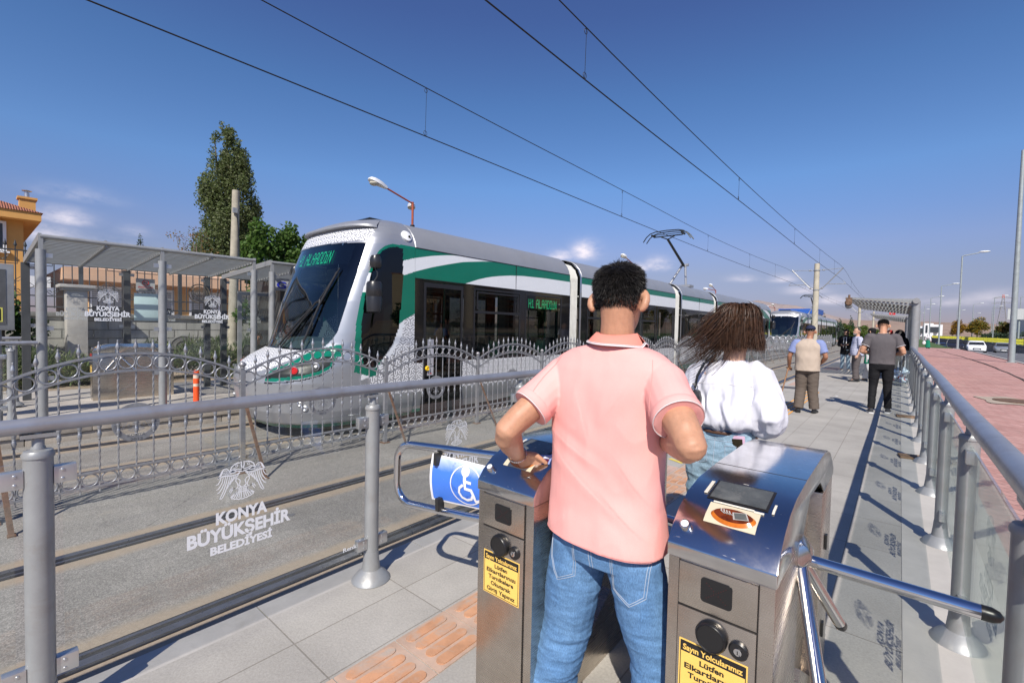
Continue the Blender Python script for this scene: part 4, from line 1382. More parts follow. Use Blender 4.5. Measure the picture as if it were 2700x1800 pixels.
# ================================================================= ornamental fence between the tracks
P = 1.935
def fence_parts():
 parts = {}
 mb = MB()
 mb.box((0, 0, .60), (.05, .05, 1.20))
 mb.lathe((0, 0, 1.20), [(.018, -.01), (.018, .005), (.034, .01), (.034, .018), (.02, .024), (.034, .04), (.038, .055), (.034, .072), (.02, .086), (0, .092)], 16)
 mb.box((0, 0, .006), (.11, .11, .012), mi=1)
 parts['post'] = mb
 def up(y):
  s = (y / P - .5) * 2
  return 1.155 + .262 * (1 - abs(s) ** 2.0)
 def lo(y):
  s = (y / P - .5) * 2
  return .992 + .258 * (1 - abs(s) ** 2.0)
 mb = MB()
 for f, w in ((up, .022), (lo, .020)):
  ys = np.linspace(.025, P - .025, 33)
  rs = []
  for y in ys:
   z = f(y)
   rs.append([(-.014, y, z - w / 2), (.014, y, z - w / 2), (.014, y, z + w / 2), (-.014, y, z + w / 2)])
  mb.rings(rs)
 for z in (.300, .163):
  mb.box2((-.012, .02, z - .01), (.012, P - .02, z + .01))
 parts['frame'] = mb
 ycs = [P * k / 14 for k in range(1, 14)]
 def bar(y):
  b = MB()
  z = .11
  zt = up(y) + .025
  rs = []
  k = 0
  while z < zt:
   a = k * .62
   r = .0088
   rs.append([(r * math.cos(a + q * PI / 2), y + r * math.sin(a + q * PI / 2), z) for q in range(4)])
   z += .026
   k += 1
  b.rings(rs)
  b.lathe((0, y, zt - .005), [(.008, 0), (.011, .006), (.008, .014), (.010, .022), (.019, .045), (.018, .058), (.011, .082), (.006, .10), (.007, .107), (.008, .113), (.004, .119), (0, .12)], 10)
  for zz in (.66, .735):
   b.lathe((0, y, zz), [(.009, -.045), (.015, -.04), (.009, -.034), (.012, -.028), (.019, 0), (.012, .028), (.009, .034), (.015, .04), (.009, .045)], 10)
  return b
 def rings_at(k):
  y = P * (k + .5) / 14
  return y, (up(y) + lo(y)) / 2
 parts['bars'] = [bar(y) for y in ycs]
 def twist_ring(mb, y, z, r):
  n = 28
  pts = [(0, y + r * math.cos(2 * PI * k / n), z + r * math.sin(2 * PI * k / n)) for k in range(n)]
  mb.tube(pts, [.0085 if k % 2 else .0068 for k in range(n)], 6, closed=True)
 tops, bots = [], []
 for k in range(14):
  b = MB()
  y, z = rings_at(k)
  twist_ring(b, y, z, .062)
  tops.append(b)
  b = MB()
  twist_ring(b, y, .232, .058)
  bots.append(b)
 parts['rings'] = tops + bots
 mb = MB()
 cy, cz, r = P / 2, .735, .19
 n = 48
 for (ra, rb, x0) in ((r, r * .74, .006),):
  A = [(0, cy + ra * math.cos(2 * PI * k / n), cz + ra * math.sin(2 * PI * k / n)) for k in range(n)]
  B = [(0, cy + rb * math.cos(2 * PI * k / n), cz + rb * math.sin(2 * PI * k / n)) for k in range(n)]
  rs = [[(x0, p[1], p[2]) for p in A], [(x0, p[1], p[2]) for p in B], [(-x0, p[1], p[2]) for p in B], [(-x0, p[1], p[2]) for p in A], [(x0, p[1], p[2]) for p in A]]
  vs = [p for q in rs for p in q]
  mb.add(vs, [(i * n + k, i * n + (k + 1) % n, (i + 1) * n + (k + 1) % n, (i + 1) * n + k) for i in range(4) for k in range(n)], 0, False)
 eagle(mb, (.007, cy, cz + .012), (0, 1, 0), (0, 0, 1), .29)
 for s, a0, da in (('KONYA', -90, 17), ('2012', -90, 0)):
  pass
 put_text(mb, 'KONYA', (.009, cy, cz - .125), (0, 1, 0), (0, 0, 1), w=.14, h=.028, bold=.02, mi=1)
 put_text(mb, '2012', (.009, cy, cz - .168), (0, 1, 0), (0, 0, 1), w=.10, h=.026, bold=.02, mi=1)
 for s, a0 in (('BÜYÜKŞEHİR', 180), ('BELEDİYESİ', 0)):
  for i, ch in enumerate(s):
   a = (a0 - 48 + 96 * i / (len(s) - 1)) if a0 == 180 else (48 - 96 * i / (len(s) - 1))
   if a0 == 180:
    a = 222 - 84 * i / (len(s) - 1)
   else:
    a = 42 - 84 * i / (len(s) - 1)
   ca, sa = math.cos(R(a)), math.sin(R(a))
   put_text(mb, ch, (.009, cy + ca * .166, cz + sa * .166), (0, sa, -ca), (0, ca, sa), h=.022, w=None, bold=.02, mi=1)
 parts['medallion'] = mb
 mb = MB()
 mb.bar((.03, .03, .78), (.40, .10, .0), .035, .012)
 mb.box((.40, .10, .006), (.07, .05, .012))
 parts['brace'] = mb
 return parts
m_meddark = mat('medallion_letter_grey', (.16, .16, .17), .6, .3)
def build_fence():
 pr = fence_parts()
 Y0 = 2.055
 mesh = {k: pr[k].mesh('fence_' + k, [m_fence, m_rust] if k == 'post' else ([m_fence, m_meddark] if k == 'medallion' else (m_rust if k == 'brace' else m_fence))) for k in ('post', 'frame', 'medallion', 'brace')}
 bars = [b.mesh('fence_bar', m_fence) for b in pr['bars']]
 rings = [b.mesh('fence_ring', m_fence, sharp=0) for b in pr['rings']]
 allb = MB()
 for b in pr['bars']:
  allb.add(b.v, b.f)
 grille = allb.mesh('fence_grille', m_fence)
 allr = MB()
 for k, b in enumerate(pr['rings']):
  n = 10
  ys = [p[1] for p in b.v]
  zs = [p[2] for p in b.v]
  allr.torus((0, (min(ys) + max(ys)) / 2, (min(zs) + max(zs)) / 2), .060, .0075, (0, 1, 0), (0, 0, 1), 12, 4)
 ringm = allr.mesh('fence_rings', m_fence, sharp=0)
 def near(k):
  o = thing('ornamental_fence_panel', 'silver wrought iron fence bay with arched top, rings and round emblem between the tracks', 'fence', (-5.78, Y0 + P * k, Z0), 0, 'ornamental fence bays between the tracks')
  for nm in ('post', 'frame', 'medallion', 'brace'):
   link_mesh(nm, mesh[nm], o)
  for me in bars:
   link_mesh('baluster', me, o)
  for me in rings:
   link_mesh('ring', me, o)
  return o
 def far(k):
  o = thing('ornamental_fence_panel', 'silver wrought iron fence bay of the long row running off between the tracks', 'fence', (-5.78, Y0 + P * k, Z0), 0, 'ornamental fence bays between the tracks')
  for nm in ('post', 'frame', 'medallion', 'brace'):
   link_mesh(nm, mesh[nm], o)
  link_mesh('baluster_row', grille, o)
  link_mesh('ring_row', ringm, o)
  return o
 labs = {-2: 'arched fence bay leaving the frame at the lower left edge', -1: 'arched silver fence bay standing in front of the left shelter, orange cone behind it', 0: "arched silver fence bay crossing the near tram's nose and headlights",
   1: "arched silver fence bay before the near tram's first door, emblem against black", 2: "arched silver fence bay just left of the pink shirt's sleeve, by the patterned tram panel"}
 for k in range(-2, 4):
  o = near(k)
  o['label'] = labs.get(k, 'arched silver fence bay mostly hidden behind the man in the pink polo shirt')
 for k in range(4, 31):
  far(k)
build_fence()
# ================================================================= platform railings with glass
def railing(name, label, x, ys, rail_r, post_r, y_end, text_side, decal_mat, glass):
 t = thing(name, label, 'railing', (x, ys[0], 0))
 mb = MB()
 pts = [(x, yy, 1.112 + (.006 * math.sin(yy * 1.3))) for yy in np.linspace(y_end[0], y_end[1], 24)]
 mb.tube(pts, rail_r, 20)
 mb.build('handrail', m_rail, t)
 for i, y in enumerate(ys):
  mb = MB()
  mb.lathe((x, y, 0), [(post_r, 0), (post_r, 1.0), (post_r * 1.1, 1.0), (post_r * 1.12, 1.012), (post_r * .95, 1.024), (post_r * .5, 1.028), (post_r * .5, 1.034), (post_r * .42, 1.04), (post_r * .42, 1.075), (post_r * .3, 1.09)], 24)
  mb.box((x, y, 1.078), (.05, .09, .012))
  p = mb.build('post', m_galv, t)
  mb = MB()
  mb.lathe((x, y, 0), [(.108, 0), (.110, .004), (.106, .012), (.085, .038), (.06, .058), (post_r + .012, .066), (post_r + .006, .12), (post_r + .002, .17)], 28)
  mb.build('base_flange', m_galv, p)
 n = 0
 for a, b in zip(ys[:-1], ys[1:]):
  mb = MB()
  mb.box2((x - .004, a + post_r + .022, .17), (x + .004, b - post_r - .022, .985))
  g = mb.build('glass_panel', glass, t)
  for (yy, s) in ((a, 1), (b, -1)):
   for z in (.93, .225):
    mb = MB()
    mb.box((x, yy + s * (post_r + .028), z), (.036, .06, .062))
    mb.lathe((x + .018, yy + s * (post_r + .02), z + .016), [(.006, 0), (.006, .003), (0, .004)], 8, axis='x')
    mb.lathe((x + .018, yy + s * (post_r + .02), z - .016), [(.006, 0), (.006, .003), (0, .004)], 8, axis='x')
    mb.build('glass_clamp', m_alum, t, bevel=.003)
  mb, mb2 = MB(), MB()
  n += 1
  s = text_side
  municipal_sign(mb, (x + .0055 * s, (a + b) / 2 - .015, .545), (0, 1 * s, 0), (0, 0, 1), .44, 0, mb2)
  mb2.build('emblem_decal', decal_mat, g)
  if s > 0 and x < 0:
   put_text(mb, 'Renk', (x + .0055, b - post_r - .10, .235), (0, 1, 0), (0, 0, 1), w=.085, h=.022, bold=.02)
  mb.build('municipal_decal', decal_mat, g)
 return t
railing('tubular_glass_railing', 'grey round-rail glass railing along the platform edge at the left, white emblem on its panes', -2.32, [-1.22, .162, 1.517, 2.872, 4.227], .028, .0395, (-2.2, 4.30), 1, m_whitefilm, m_glass)
railing('tubular_glass_railing', 'grey round-rail glass railing running away along the right side of the platform', .275, [.355 + 1.374 * k for k in range(14)], .0375, .0385, (-.4, 18.33), 1, m_greyfilm, m_glass_d)
# ================================================================= turnstiles
t_ = NT('brushed_stainless')
st_map = t_.mapping(scale=(3, 3, 240))
n_ = t_.noise(1.0, 4, .6, st_map)
n2_ = t_.noise(9, 6, .7)
col_ = t_.mix(t_.ramp(n2_, [(.35, 0), (.75, 1)]), (.50, .45, .395), (.61, .56, .50))
m_steel = t_.done(t_.pbsdf(col_, t_.math('ADD', t_.math('MULTIPLY', n_, .16), .20), 1.0, t_.bump(n_, .02, .0006)))
t_ = NT('brushed_lid_steel')
st_map = t_.mapping(scale=(200, 4, 4))
n_ = t_.noise(1.0, 4, .6, st_map)
n2_ = t_.noise(7, 7, .75, dist=.5)
smear = t_.ramp(n2_, [(.4, 0), (.75, 1)])
scr = t_.ramp(t_.noise(1.0, 3, .5, t_.mapping(scale=(22, 160, 20), rot=(0, 0, .5))), [(.70, 0), (.74, 1)])
col_ = t_.mix(smear, (.62, .61, .60), (.52, .51, .50))
m_lid = t_.done(t_.pbsdf(col_, t_.math('ADD', t_.math('ADD', t_.math('MULTIPLY', smear, .10), .13), t_.math('MULTIPLY', scr, .2)), 1.0, t_.bump(n_, .03, .001)))
m_chrome = mat('polished_chrome', (.66, .66, .67), .07, 1.0, var=.03, rvar=.02)
m_stickery = mat('yellow_notice', (.86, .56, .13), .5, var=.06)
m_ink = mat('black_ink', (.015, .013, .012), .5)
m_screen = mat('dusty_screen', (.085, .09, .085), .25, var=.3, vscale=16, dirt=.3, dirtcol=(.3, .29, .26))
m_filler = mat('cream_sealant', (.68, .64, .54), .7, var=.1)
m_cream = mat('cream_plate', (.60, .53, .38), .5, var=.08)
m_amberresin = mat('burnt_amber_plastic', (.13, .025, .006), .15, var=.5, vscale=40)
m_amberedge = mat('amber_edge', (.48, .13, .01), .2, var=.3, vscale=30)
def build_turnstile():
 t = thing('turnstile', 'stainless steel turnstile nearest the camera at right, its arm reaching towards the glass railing', 'turnstile', (0, 0, 0), 0, 'stainless steel entrance turnstiles')
 ORG[t.name] = Vector((0, 0, 0))
 W = .274
 TOP = [(0, .903), (.03, .94), (.08, .978), (.15, 1.008), (.25, 1.027), (.43, 1.033), (.83, 1.033), (.98, 1.022), (1.08, .995), (1.16, .95), (1.23, .903)]
 lid = TOP + [(1.23, .868), (.92, .868), (.78, .94), (.52, .955), (.40, .868), (0, .868)]
 mb = MB()
 mb.prism(lid, 'x', 0, W)
 mb.build('lid', m_lid, t, bevel=.004)
 mb = MB()
 mb.box2((.001, .4345, 1.0325), (W - .001, .4365, 1.0338))
 mb.build('lid_joint', m_ink, t)
 mb = MB()
 mb.box2((.003, .007, 0), (W - .003, .36, .866))
 mb.build('front_column', m_steel, t, bevel=.003)
 mb = MB()
 mb.box2((.003, .90, 0), (W - .003, 1.223, .866))
 mb.build('rear_column', m_steel, t, bevel=.003)
 mb = MB()
 mb.box2((.05, .36, 0), (W - .05, .90, .95))
 mb.build('middle_recess', m_steel, t)
 mb = MB()      # sloping tray between the columns at the foot
 mb.prism([(.36, 0), (.90, 0), (.90, .12), (.63, .30), (.36, .12)], 'x', .02, W - .02)
 mb.build('tray', m_steel, t)
 for (x0, x1, z0, z1) in ((.036, .233, .744, .862), (.036, .233, .05, .738)):
  mb = MB()
  mb.box2((x0, .0, z0), (x1, .008, z1))
  mb.build('front_plate', m_steel, t, bevel=.0015)
 mb = MB()
 mb.box2((.0335, .0035, .05), (.0357, .0075, .864))
 mb.box2((.2333, .0035, .05), (.2355, .0075, .864))
 mb.box2((.0357, .0035, .7382), (.2333, .0075, .7438))
 mb.build('panel_gap', m_ink, t)
 mb = MB()
 rr = .010
 poly = []
 for cx, cz, a0 in ((.174 - rr, .838 - rr, 0), (.095 + rr, .838 - rr, 90), (.095 + rr, .772 + rr, 180), (.174 - rr, .772 + rr, 270)):
  poly += arc(cx, cz, rr, a0, a0 + 90, 5)
 mb.prism(poly, 'y', -.002, .004)
 dsp = mb.build('indicator_display', m_black, t)
 mb = MB()
 for k in range(-4, 5):
  for s in (1, -1):
   mb.box((.1345 + k * .006, -.0024, .805 + s * k * .005), (.0016, .0008, .0016))
 mb.build('led_cross', mat('dim_red_led', (.10, .006, .006), .5), dsp)
 mb = MB()
 mb.lathe((.128, 0, .690), [(.040, .0), (.0405, -.012), (.037, -.02), (.035, -.022), (.033, -.019), (0, -.019)], 36, axis='y')
 mb.v = [(p[0], -abs(p[1]) if False else p[1], p[2]) for p in mb.v]
 mb.build('push_cap', m_black, t)
 mb = MB()
 mb.lathe((.194, 0, .681), [(.0235, 0), (.0235, -.007), (.020, -.010), (.010, -.010)], 28, axis='y', mi=0)
 mb.lathe((.194, -.009, .681), [(.0095, 0), (.0095, -.004), (.006, -.005), (0, -.005)], 20, axis='y', mi=1)
 mb.box((.194, -.0145, .681), (.002, .001, .009), mi=0)
 mb.build('key_lock', [m_black, m_chrome], t)
 mb = MB()
 mb.box2((.043, -.0012, .487), (.217, .001, .648), mi=0)
 Y = -.0016
 for (a, b) in (((.0465, .4905), (.2135, .4925)), ((.0465, .4925), (.0485, .644)), ((.2115, .4925), (.2135, .644)), ((.0485, .6145), (.2115, .6445))):
  mb.box2((a[0], Y, a[1]), (b[0], Y + .0008, b[1]), mi=1)
 put_text(mb, 'Sayın Yolcularımız', (.130, -.0022, .6285), (1, 0, 0), (0, 0, 1), w=.152, h=.0155, bold=.03, mi=0)
 for s, z, w in (('Lütfen', .600, .062), ('Elkartlarınızı', .5785, .142), ('Turnikelere', .5555, .122), ('Okutarak', .532, .098), ('Giriş Yapınız', .508, .138)):
  put_text(mb, s, (.130, -.0022, z), (1, 0, 0), (0, 0, 1), w=w, h=.0145, bold=.03, mi=1)
 mb.build('notice_sticker', [m_stickery, m_ink], t)
 def L(x, y, dz=0.0):
  ys = [p[0] for p in TOP]
  zs = [p[1] for p in TOP]
  return (x, y, float(np.interp(y, ys, zs)) + dz)
 mb = MB()
 def plate(x0, x1, y0, y1, dz, mi, n=6):
  rs = []
  for k in range(n + 1):
   y = y0 + (y1 - y0) * k / n
   rs.append([L(x0, y, dz), L(x1, y, dz)])
  vs = [p for r in rs for p in r]
  mb.add(vs, [(2 * i, 2 * i + 1, 2 * i + 3, 2 * i + 2) for i in range(n)], mi, True)
 plate(.060, .222, .140, .258, .0012, 1)
 plate(.067, .215, .147, .251, .0020, 0)
 mb.build('card_screen', [m_screen, m_ink], t)
 mb = MB()
 for (x0, x1, y0, y1) in ((.046, .056, .158, .238), (.083, .19, .128, .134), (.19, .215, .124, .131), (.232, .238, .135, .18), (.13, .145, .262, .266)):
  plate(x0, x1, y0, y1, .003, 0, 3)
 mb.build('sealant_bead', m_filler, t)
 mb = MB()
 plate(.076, .208, .061, .128, .0012, 0)
 rd = mb.build('card_reader', m_cream, t)
 mb = MB()
 el = []
 cx, cy = .146, .090
 for (ra, rb, dz, mi) in ((.058, .0265, .002, 1), (.050, .021, .008, 0)):
  ring = [L(cx + ra * math.cos(2 * PI * k / 36), cy + rb * math.sin(2 * PI * k / 36), dz) for k in range(36)]
  el.append(ring)
 mb.rings(el, mi=1, capA=False, capB=False)
 mb.add(el[1], [tuple(range(36))], 0, True)
 mb.build('reader_dome', [m_amberresin, m_amberedge], rd)
 mb = MB()
 card = [(.150, .076), (.188, .083), (.176, .107), (.142, .099)]
 mb.add([L(x, y, .0092) for x, y in card], [(0, 1, 2, 3)], 1, False)
 card = [(.154, .0785), (.184, .084), (.174, .104), (.146, .0975)]
 mb.add([L(x, y, .0097) for x, y in card], [(0, 1, 2, 3)], 0, False)
 for k in range(4):
  pts = [(.112 + k * .007, .104 - k * .001), (.114 + k * .008, .095 - k * .001), (.125 + k * .007, .088)]
  vs = []
  for (x, y) in pts:
   vs += [L(x - .002, y, .0094), L(x + .002, y, .0094)]
  mb.add(vs, [(0, 1, 3, 2), (2, 3, 5, 4)], 1, False)
 mb.build('card_symbol', [m_screen, mat('worn_grey_print', (.40, .37, .34), .6)], rd)
 mb = MB()
 nrm = Vector((0, -.62, .78)).normalized()
 rot = nrm.to_track_quat('Z', 'Y').to_matrix()
 c = Vector(L(.037, .036))
 mb.lathe(c, [(.0150, -.002), (.0150, .013), (.0135, .016), (.0115, .0165), (.0112, .014)], 26, mi=0, rot=rot)
 mb.lathe(c, [(.0112, .012), (.0105, .0155), (0, .017)], 22, mi=1, rot=rot)
 mb.build('lid_button', [m_chrome, m_white], t)
 hub = Vector((W - .004, .38, .805))
 ax = Vector((1, 0, -1)).normalized()
 rot = ax.to_track_quat('Z', 'Y').to_matrix()
 mb = MB()
 mb.lathe(hub - ax * .06, [(.0, 0), (.056, 0), (.056, .045), (.048, .066), (.032, .08), (0, .083)], 6, rot=rot)
 mb.build('tripod_hub', m_lid, t, bevel=.003)
 for d in (Vector((1, -.02, .0)), Vector((.25, -.612, -.75)), Vector((.25, .612, -.75))):
  d.normalize()
  a = hub + d * .02
  b = hub + d * (.392 if d.x > .9 else .36)
  mb = MB()
  mb.tube([a, b], .0185, 18)
  arm = mb.build('tripod_arm', m_chrome, t)
  mb = MB()
  mb.tube([b, b + d * .02, b + d * .034, b + d * .041], [.0188, .0186, .013, .003], 16)
  mb.build('arm_cap', m_black, arm)
 mb = MB()
 mb.box2((W - .002, 1.02, .60), (W + .006, 1.045, .66)).box2((W - .002, 1.02, .23), (W + .006, 1.045, .29))
 mb.build('rubber_stop', m_black, t)
 return t
ts1 = build_turnstile()
ts1.location = (-.48, 1.27, 0)
ts2 = copy_tree(ts1)
ts2.location = (-1.228, 1.27, 0)
ts2['label'] = 'stainless steel turnstile left of the man in pink, his card held over its reader'
# swing gate with the wheelchair sign, hung from the left turnstile
t = thing('swing_gate', 'chromed tube swing gate with bent blue wheelchair sign beside the left turnstile', 'gate', (-1.24, 1.62, 0))
d = Vector((-.982, -.19, 0)).normalized()
g0 = Vector((-1.232, 1.62, 0))
def gp(s, z):
 return g0 + d * s + Vector((0, 0, z))
mb = MB()
pts = [gp(0, .905), gp(.70, .872)] + [gp(.70 + .095 * math.sin(R(a)), .777 + .095 * math.cos(R(a))) for a in (15, 30, 45, 60, 75, 90)] + [gp(.795, .69)] + [gp(.70 + .095 * math.cos(R(a)), .66 - .10 * math.sin(R(a))) for a in (0, 15, 30, 45, 60, 75, 90)] + [gp(.35, .575), gp(0, .60)]
mb.tube(pts, .019, 16)
fr = mb.build('gate_tube', m_chrome, t)
mb = MB()
nu, nv = 14, 8
nrm = Vector((-d.y, d.x, 0))
nrm = nrm if nrm.y < 0 else -nrm
def sp(u, v, off=0.0):
 s = .13 + .43 * u
 z = .635 + .215 * v - .02 * u * (1 - v) - .012 * (1 - u)
 bulge = .035 * math.sin(PI * v) * (1 - .4 * u) + .02 * (v - .5) * (1 - u)
 return gp(s, z) + nrm * (bulge + off)
def sheet(u0, u1, v0, v1, off, mi):
 vs = [sp(u0 + (u1 - u0) * i / nu, v0 + (v1 - v0) * j / nv, off) for j in range(nv + 1) for i in range(nu + 1)]
 mb.add(vs, [(j * (nu + 1) + i, j * (nu + 1) + i + 1, (j + 1) * (nu + 1) + i + 1, (j + 1) * (nu + 1) + i) for j in range(nv) for i in range(nu)], mi, True)
sheet(0, 1, 0, 1, 0, 0)
sheet(.0, .965, .045, .955, .002, 1)
def spline2(pts, w, closed=False):
 n = len(pts)
 vs = []
 for i in range(n):
  a, b = pts[(i - 1) % n if closed else max(i - 1, 0)], pts[(i + 1) % n if closed else min(i + 1, n - 1)]
  dx, dy = b[0] - a[0], (b[1] - a[1])
  l = math.hypot(dx * .43, dy * .215) or 1
  nx, ny = -dy * .215 / l, dx * .43 / l
  for s in (1, -1):
   vs.append(sp(1 - (pts[i][0] + s * nx * w / .43 / 2), pts[i][1] + s * ny * w / .215 / 2, .0045))
 m = n if closed else n - 1
 mb.add(vs, [(2 * i, 2 * i + 1, 2 * ((i + 1) % n) + 1, 2 * ((i + 1) % n)) for i in range(m)], 0, True)
# u runs from the left edge of the sign as seen from the platform
spline2([(.53 + .215 * math.cos(R(a)), .50 + .42 * math.sin(R(a))) for a in range(0, 360, 12)], .006, True)
spline2([(.51 + .03 * math.cos(R(a)), .80 + .06 * math.sin(R(a))) for a in range(0, 360, 30)], .022, True)
spline2([(.505, .72), (.51, .60), (.52, .45), (.60, .44), (.63, .30), (.645, .20), (.70, .22)], .017)
spline2([(.51, .60), (.60, .59)], .013)
spline2([(.49, .52), (.44, .44), (.43, .33), (.465, .23), (.53, .19), (.59, .23), (.61, .31)], .013)
mb.build('wheelchair_sign', [mat('sign_white', (.82, .82, .84), .45), None or (lambda: MATS.get('faded_blue_sign') or faded_blue())()], t) if False else None
def faded_blue():
 t2 = NT('faded_blue_sign')
 n1 = t2.noise(5, 7, .7, dist=.5)
 sep = t2.n("ShaderNodeSeparateXYZ")
 t2.l(t2.tc.outputs['Object'], sep.inputs[0])
 bl = t2.ramp(t2.math('ADD', sep.outputs[2], t2.math('MULTIPLY', t2.math('SUBTRACT', n1, .5), .08)), [(.78, 0), (.845, 1)])
 patch = t2.ramp(t2.noise(9, 8, .75, dist=.8), [(.58, 0), (.66, 1)])
 c = t2.mix(bl, (.06, .20, .72), (.62, .70, .88))
 c = t2.mix(t2.math('MULTIPLY', patch, .75), c, (.02, .09, .48))
 sc = t2.ramp(t2.noise(1, 4, .6, t2.mapping(scale=(40, 40, 160))), [(.70, 0), (.75, 1)])
 c = t2.mix(t2.math('MULTIPLY', sc, .5), c, (.7, .76, .9))
 return t2.done(t2.pbsdf(c, .45))
mb.build('wheelchair_sign', [mat('sign_white', (.82, .82, .84), .45), faded_blue()], t, sharp=60)
mb = MB()
for (s, z0, z1) in ((.515, .86, .80), (.09, .885, .82), (.50, .575, .64), (.09, .60, .66)):
 zc = (z0 + z1) / 2
 mb.bar(gp(s, z0) + nrm * .012, gp(s, z1) + nrm * .016, .042, .022)
 mb.tube([gp(s, zc) + nrm * .02, gp(s, zc) + nrm * .034], .009, 10)
mb.build('sign_clip', mat('clip_black', (.05, .05, .05), .35, .5), t, bevel=.003)
# ================================================================= shelters
def cantilever_shelter(label, y0, y1, n, x=.33):
 """shelter on our platform: round posts, sloping slatted roof reaching over the slabs"""
 t = thing('platform_shelter', label, 'shelter', (x, y0, 0), 0, 'slatted shelters along the platform')
 for k in range(n):
  y = y0 + .08 + (y1 - y0 - .16) * k / (n - 1)
  mb = MB()
  mb.tube([(x, y, 0), (x, y, 2.5)], .10, 20)
  mb.build('post', m_galv, t)
  mb = MB()
  mb.prism([(x + .06, 2.56), (x + .06, 2.36), (x - .2, 2.36), (x - 1.75, 2.60), (x - 1.75, 2.63)], 'y', y - .03, y + .03)
  mb.build('roof_beam', m_galv, t)
 mb = MB()
 mb.tube([(x, y0 - .08, 2.5), (x, y1 + .08, 2.5)], .085, 18)
 mb.build('eaves_tube', m_galv, t)
 mb = MB()
 for k in range(16):
  xx = x - .12 - k * .105
  z = 2.43 + (.12 + k * .105) * .105
  mb.box((xx, (y0 + y1) / 2, z), (.06, y1 - y0, .014), Matrix.Rotation(R(6), 3, 'Y'))
 mb.build('roof_slat', mat('slat_tan', (.36, .33, .30), .6, var=.15), t)
 mb = MB()
 mb.quad((x - .05, y0, 2.50), (x - .05, y1, 2.50), (x - 1.75, y1, 2.66), (x - 1.75, y0, 2.66))
 mb.build('roof_glass', m_glass_d, t)
 for k in range(n - 1):
  a = y0 + .08 + (y1 - y0 - .16) * k / (n - 1) + .1
  b = y0 + .08 + (y1 - y0 - .16) * (k + 1) / (n - 1) - .1
  mb = MB()
  mb.box2((x + .02, a, .25), (x + .035, b, 2.2))
  mb.build('rear_panel', m_darkpanel if k % 2 == 0 else m_glass_d, t)
 return t
m_darkpanel = mat('dark_back_panel', (.09, .095, .10), .35, .2)
s1 = cantilever_shelter('nearer slatted shelter beyond the man in grey, camera on its roof tip', 18.35, 26.4, 4)
mb = MB()
mb.box((-1.30, 18.30, 2.52), (.16, .16, .20))
mb.lathe((-1.30, 18.2, 2.46), [(.09, 0), (.10, -.1), (.07, -.13)], 14, axis='y')
mb.tube([(-1.30, 18.3, 2.6), (-1.30, 18.3, 2.72)], .03, 8)
cm = tag(mb.build('platform_camera', m_rust), 'small brown and grey camera unit hung from the near shelter roof tip', 'camera')
mb = MB()
mb.sphere((-1.30, 18.22, 2.38), (.10, .10, .11), 14, 9)
mb.build('dome', m_galv, cm)
s2 = cantilever_shelter('farther slatted cantilever shelter down the platform, below the small red flag', 34.5, 44.0, 4)
# ================================================================= waste bag on its stand by the railing
t = thing('bottle_bin', 'clear hanging bag stand half full of plastic bottles beside the railing', 'bin', (.03, 17.6, 0))
bx, by = .02, 17.55
mb = MB()
mb.torus((bx, by, .90), .24, .012, (1, 0, 0), (0, 1, 0), 28, 8)
for a in (40, 160, 280):
 mb.tube([(bx + .24 * math.cos(R(a)), by + .24 * math.sin(R(a)), .9), (bx + .26 * math.cos(R(a)), by + .26 * math.sin(R(a)), 0)], .010, 8)
mb.build('stand', m_galv, t)
mb = MB()
rs = []
for z, r in ((.90, .245), (.80, .215), (.65, .20), (.5, .215), (.35, .25), (.2, .262), (.1, .22), (.06, .12)):
 rs.append([(bx + r * (1 + .06 * math.sin(5 * a + z * 9)) * math.cos(a), by + r * (1 + .06 * math.sin(5 * a + z * 9)) * math.sin(a), z) for a in [2 * PI * k / 30 for k in range(30)]])
mb.rings(rs, capA=False)
mb.build('clear_bag', glass_mat('clear_bag_film', (.88, .93, .96), .10, .12, .8), t)
cols = [mat('bottle_clear', (.55, .62, .68), .2), mat('bottle_blue_cap', (.03, .18, .6), .4), mat('bottle_red_label', (.5, .03, .03), .4), mat('bottle_white_label', (.75, .77, .8), .4)]
for k in range(34):
 mb = MB()
 a, r, z = random.uniform(0, 6.28), .19 * math.sqrt(random.random()), .13 + .33 * random.random()
 dv = Vector((random.uniform(-1, 1), random.uniform(-1, 1), random.uniform(-.8, .8))).normalized()
 rt = dv.to_track_quat('Z', 'Y').to_matrix()
 c = Vector((bx + r * math.cos(a), by + r * math.sin(a), z))
 mb.lathe(c, [(0, -.08), (.03, -.078), (.032, -.03)], 10, mi=0, rot=rt)
 mb.lathe(c, [(.0322, -.03), (.0322, .02)], 10, mi=random.choice((2, 3, 3, 0)), rot=rt)
 mb.lathe(c, [(.032, .02), (.028, .05), (.013, .075)], 10, mi=0, rot=rt)
 mb.lathe(c, [(.014, .075), (.014, .095), (0, .096)], 10, mi=1 if k % 3 else 2, rot=rt)
 o = mb.build('plastic_bottle', cols)
 tag(o, 'empty plastic drinks bottle heaped in the clear bag by the railing', 'bottle', 'bottles in the clear bag')
